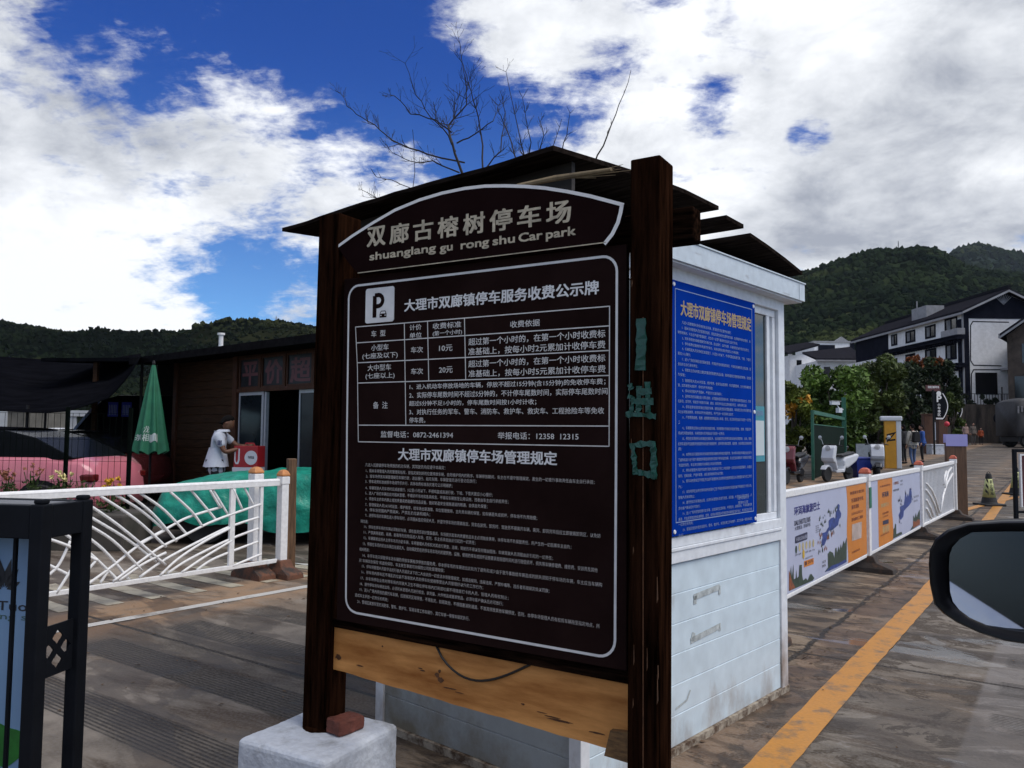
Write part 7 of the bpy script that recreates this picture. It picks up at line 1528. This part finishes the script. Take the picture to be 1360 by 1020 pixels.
# brown stone house cut by the right edge
a = ground_at(1341, 69); t = thing('stone_house', 'brown stone house with a dark sloping eave at the right edge', 'house', a, -R(40)); h = AT(1341, 444, 69).z - a.z
f = MB(); f.prism([(0, 3.2), (9, 3.2), (9, h + 1), (4.5, h + 3.2), (0, h - .1)], 0, 8); f.box(.0, 9, .001, 8, -.2, 3.199); f.build('wall', M_stone, t); f = MB(); f.hexa([(-.5, -.8, h - .35), (4.6, -.8, h + 3.3), (4.6, 8.3, h + 3.3), (-.5, 8.3, h - .35), (-.5, -.8, h - .05), (4.6, -.8, h + 3.6), (4.6, 8.3, h + 3.6), (-.5, 8.3, h - .05)]); f.build('roof', M_tile, t)
f = MB(); f.box(-.52, -.42, -.84, -.8, h - .4, h); f.bar((-.5, -.82, h - .38), (4.6, -.82, h + 3.27), .06, .16); f.build('eave_trim', M_trim, t); f = MB(); f.box(1.1, 2.4, -.06, .1, h - 2.6, h - .9); f.build('window', M_win, t); f = MB(); f.box(.5, 2.0, -.06, .1, 3.3, 5.9); f.build('door', M_win, t)
# retaining wall with fence, pole, covered lorry
a = ground_at(1262, 72); c = ground_at(1420, 72); f = MB(); f.box(0, c.x - a.x, 0, 1.2, -.5, AT(1300, 537, 72).z - a.z); o = f.build('retaining_wall', weathered('streaked_concrete', (0.135, 0.105, 0.078), (0.032, 0.026, 0.020), rough=.9, amount=(.42, .62), scale=.9, stretch=(1.4, 1, .25), fine=6, bump=.3), None); o.location = a; tag(o, 'long stained concrete retaining wall below the white house', 'wall')
t = thing('railing', 'dark metal railing on top of the retaining wall', 'railing', (a.x, 72.2, AT(1300, 537, 72).z), 0); f = MB(); wl_ = c.x - a.x
for k in range(41): f.box(wl_ * k / 40 - .02, wl_ * k / 40 + .02, -.02, .02, 0, .95)
f.box(0, wl_, -.03, .03, .951, 1.0); f.build('rail', M_dark, t)
f = MB(); leaves(f, (wl_ * .22, .5, .35), (3.2, .8, .55), 1500, .16, 61, 20, hollow=0); o = f.build('hedge', M_l3, None, recalc=False); o.location = (a.x, 72.4, AT(1300, 537, 72).z); tag(o, 'low dark hedge on top of the retaining wall under the gable', 'hedge')
a = ground_at(1332.5, 66); f = MB(); zt_ = AT(1332, 514, 66).z - a.z; f.tube([(0, 0, 0), (0, 0, zt_)], .06, 8); f.build('pole', M_dark, None); o = scene.objects[-1]
t = thing('mirror_pole', 'thin dark pole with a round convex mirror beside the covered lorry', 'pole', a, 0); o = [q for q in scene.objects if q.name.startswith('pole') and q.parent is None and q.type == 'MESH'][-1]; o.parent = t
f = MB(); f.lathe([(.02, -.08), (.42, -.06), (.46, .0), (.02, .03)], 18, (-.4, -.1, zt_ * .46), axis='y'); f.build('convex_mirror', M_blk, t)
a = ground_at(1336, 60); t = thing('lorry', 'large lorry under a dark wrinkled tarpaulin at the right edge', 'lorry', a, 0); M_lt = mat('dark_grey_tarpaulin', (0.034, 0.034, 0.036), rough=.7, var=.45, scale=1.3, bump=.6, bdist=.08)
rings = []
for k in range(15):
    x = .05 + 7.0 * k / 14; top = 3.75 if x > .7 else 3.35 + .4 * (x / .7) ** .6; rings.append([(x + .05 * math.sin(z * 5 + y), y + .06 * mnoise.noise(Vector((x * 2, y, z))), z) for y, z in ((-1.25, .85), (-1.28, 1.6), (-1.27, 2.4), (-1.24, top - .22), (-1.08, top - .05), (0, top), (1.08, top - .05), (1.24, top - .22), (1.25, .85))])
f = MB(); f.loft(rings, closed=True); f.build('tarpaulin', M_lt, t, smooth=True); f = MB(); f.box(.2, 6.9, -1.1, 1.1, .45, .84); f.build('chassis', M_dark, t)
for x in (.95, 5.4):
    for y in (-1.0, 1.0): f = MB(); f.lathe([(.25, -.16), (.48, -.17), (.52, -.1), (.52, .1), (.48, .17), (.25, .16)], 20, (x, y, .52), axis='y'); f.build('wheel', M_tyre, t)
f = MB()
for k in range(26): x = .1 + k * .27; f.box(x, x + .12, -1.335, -1.30, 2.55 + .12 * math.sin(k * 1.9), 3.1); 
f.build('fringe', mat('pale_fringe', (0.13, 0.13, 0.14), rough=.8, var=.4, scale=6), t)
# far masts
for px, top, Y, h_, lab in ((1193, 320, 618, 12, 'thin radio mast on the right hilltop'), (343, 424, 352, 6, 'small lattice pylon on the left hill, left one'), (367, 420, 352, 6, 'small lattice pylon on the left hill, right one')):
    q = AT(px, top, Y); s = .35 if Y > 500 else .28; f = MB(); h_ = h_ if Y < 500 else 17
    for k in range(4): a_ = R(45 + 90 * k); f.tube([(math.cos(a_) * s * 3, math.sin(a_) * s * 3, -h_), (math.cos(a_) * .12, math.sin(a_) * .12, 0)], .06 if Y < 500 else .09, 4)
    for j in range(6): z = -h_ * j / 6; w_ = s * 3 * j / 6 + .12; f.box(-w_, w_, -.04, .04, z - .04, z + .04)
    if Y < 500: f.box(-1.1, 1.1, -.05, .05, -.9, -.8); f.box(-.9, .9, -.05, .05, -1.9, -1.8)
    o = f.build('mast', M_trim if Y < 500 else M_dark, None); o.location = q; tag(o, lab, 'mast')

# ------------------------------------------------------------------ the car at the right with its door mirror
CAZ = R(37.0); cd_ = Vector((math.sin(CAZ), math.cos(CAZ), 0)); cr_ = Vector((cd_.y, -cd_.x, 0)); Wc_ = 1.80
cc_ = cr_ * (.11 + Wc_ / 2) + cd_ * .10
SB = [(2.28, .60), (2.15, .90), (1.6, 1.08), (1.05, 1.16), (.5, 1.17), (-.6, 1.18), (-1.4, 1.19), (-2.0, 1.19), (-2.2, 1.06), (-2.28, .6)]; SR = [(1.10, 1.12), (.30, 1.57), (-.20, 1.68), (-.75, 1.70), (-1.50, 1.65), (-2.0, 1.20), (-1.3, 1.12)]
myc = vehicle('parked_car', 'white car along the right edge, only its black door mirror in view', 'car', cc_, math.atan2(cd_.y, cd_.x), 4.6, Wc_, SB, SR, M_wp, (1.42, -1.38), wr=.33)
inv = (Matrix.Translation(cc_) @ Matrix.Rotation(math.atan2(cd_.y, cd_.x), 4, 'Z')).inverted()
M0 = C0 + ray(1340, 775).normalized() * 1.02
def mp(px, py, fwd=0.0, k=1.0, c=(1345, 772)):
    q = PL(c[0] + (px - c[0]) * k, c[1] + (py - c[1]) * k, M0, cd_); return inv @ (q + cd_ * fwd)
rim = [(1240, 803), (1234, 775), (1232.5, 748), (1234, 730), (1241, 716), (1258, 703), (1285, 694.5), (1330, 691.5), (1390, 691), (1432, 697), (1448, 715), (1452, 745), (1450, 795), (1440, 838), (1415, 856), (1375, 858), (1335, 852), (1300, 841), (1270, 827), (1252, 815)]
gls = [(1265.5, 798), (1262, 785), (1260.5, 755), (1261, 737), (1265, 726), (1275, 715), (1292, 706.5), (1335, 705.5), (1395, 706), (1425, 712), (1434, 730), (1436, 750), (1434, 795), (1426, 832), (1408, 841), (1375, 843), (1340, 838), (1312, 832), (1288, 820), (1274, 809)]
f = MB(); f.loft([[mp(x, y, -.004, .965) for x, y in rim], [mp(x, y, -.001, .99) for x, y in rim], [mp(x, y, .008) for x, y in rim], [mp(x, y, .045, .975) for x, y in rim], [mp(x, y, .085, .86) for x, y in rim], [mp(x, y, .11, .60) for x, y in rim], [mp(x, y, .12, .2) for x, y in rim]], cap=False)
f.loft([[mp(x, y, -.004, .965) for x, y in rim], [mp(x, y, -.0035) for x, y in gls], [mp(x, y, .012) for x, y in gls]], cap=False)
a, c = mp(1420, 800, .03), mp(1520, 830, .03); f.tube([a, (a + c) / 2, (c[0], Wc_ / 2 - .05, c[2] - .02)], [.035, .032, .05], 10)
mo = f.build('door_mirror', mat('gloss_black_plastic', (0.006, 0.006, 0.007), rough=.28, bump=0, var=.1, spec=.25), myc, smooth=True)
M_mir = mat('mirror_glass', (0.72, 0.76, 0.82), rough=.02, metal=1.0, var=.02, bump=0)
ctr = mp(1340, 772, .004); tl_ = [mp(x, y, .006) for x, y in gls]
rotm = Matrix.Translation(ctr) @ Matrix.Rotation(R(11.4), 4, 'Z') @ Matrix.Translation(-ctr)
f = MB(); f.add([rotm @ p for p in tl_], [tuple(range(len(tl_)))]); f.build('mirror_glass', M_mir, mo, recalc=False)
# ------------------------------------------------------------------ the air
hz = MB(); hz.box(-1500, 1900, -60, 2200, -40, 420)
ho_ = hz.build('haze', bpy.data.materials.new('haze_air'), None); ho_['kind'] = 'stuff'; ho_['label'] = 'thin bluish air over the far hills'
hm = ho_.data.materials[0]; hm.use_nodes = True; hn = hm.node_tree; hn.nodes.clear()
_o = hn.nodes.new('ShaderNodeOutputMaterial'); _v = hn.nodes.new('ShaderNodeVolumePrincipled')
_v.inputs['Color'].default_value = (0.72, 0.82, 1.0, 1); _v.inputs['Density'].default_value = 0.00005; _v.inputs['Anisotropy'].default_value = 0.2
hn.links.new(_v.outputs[0], _o.inputs['Volume'])
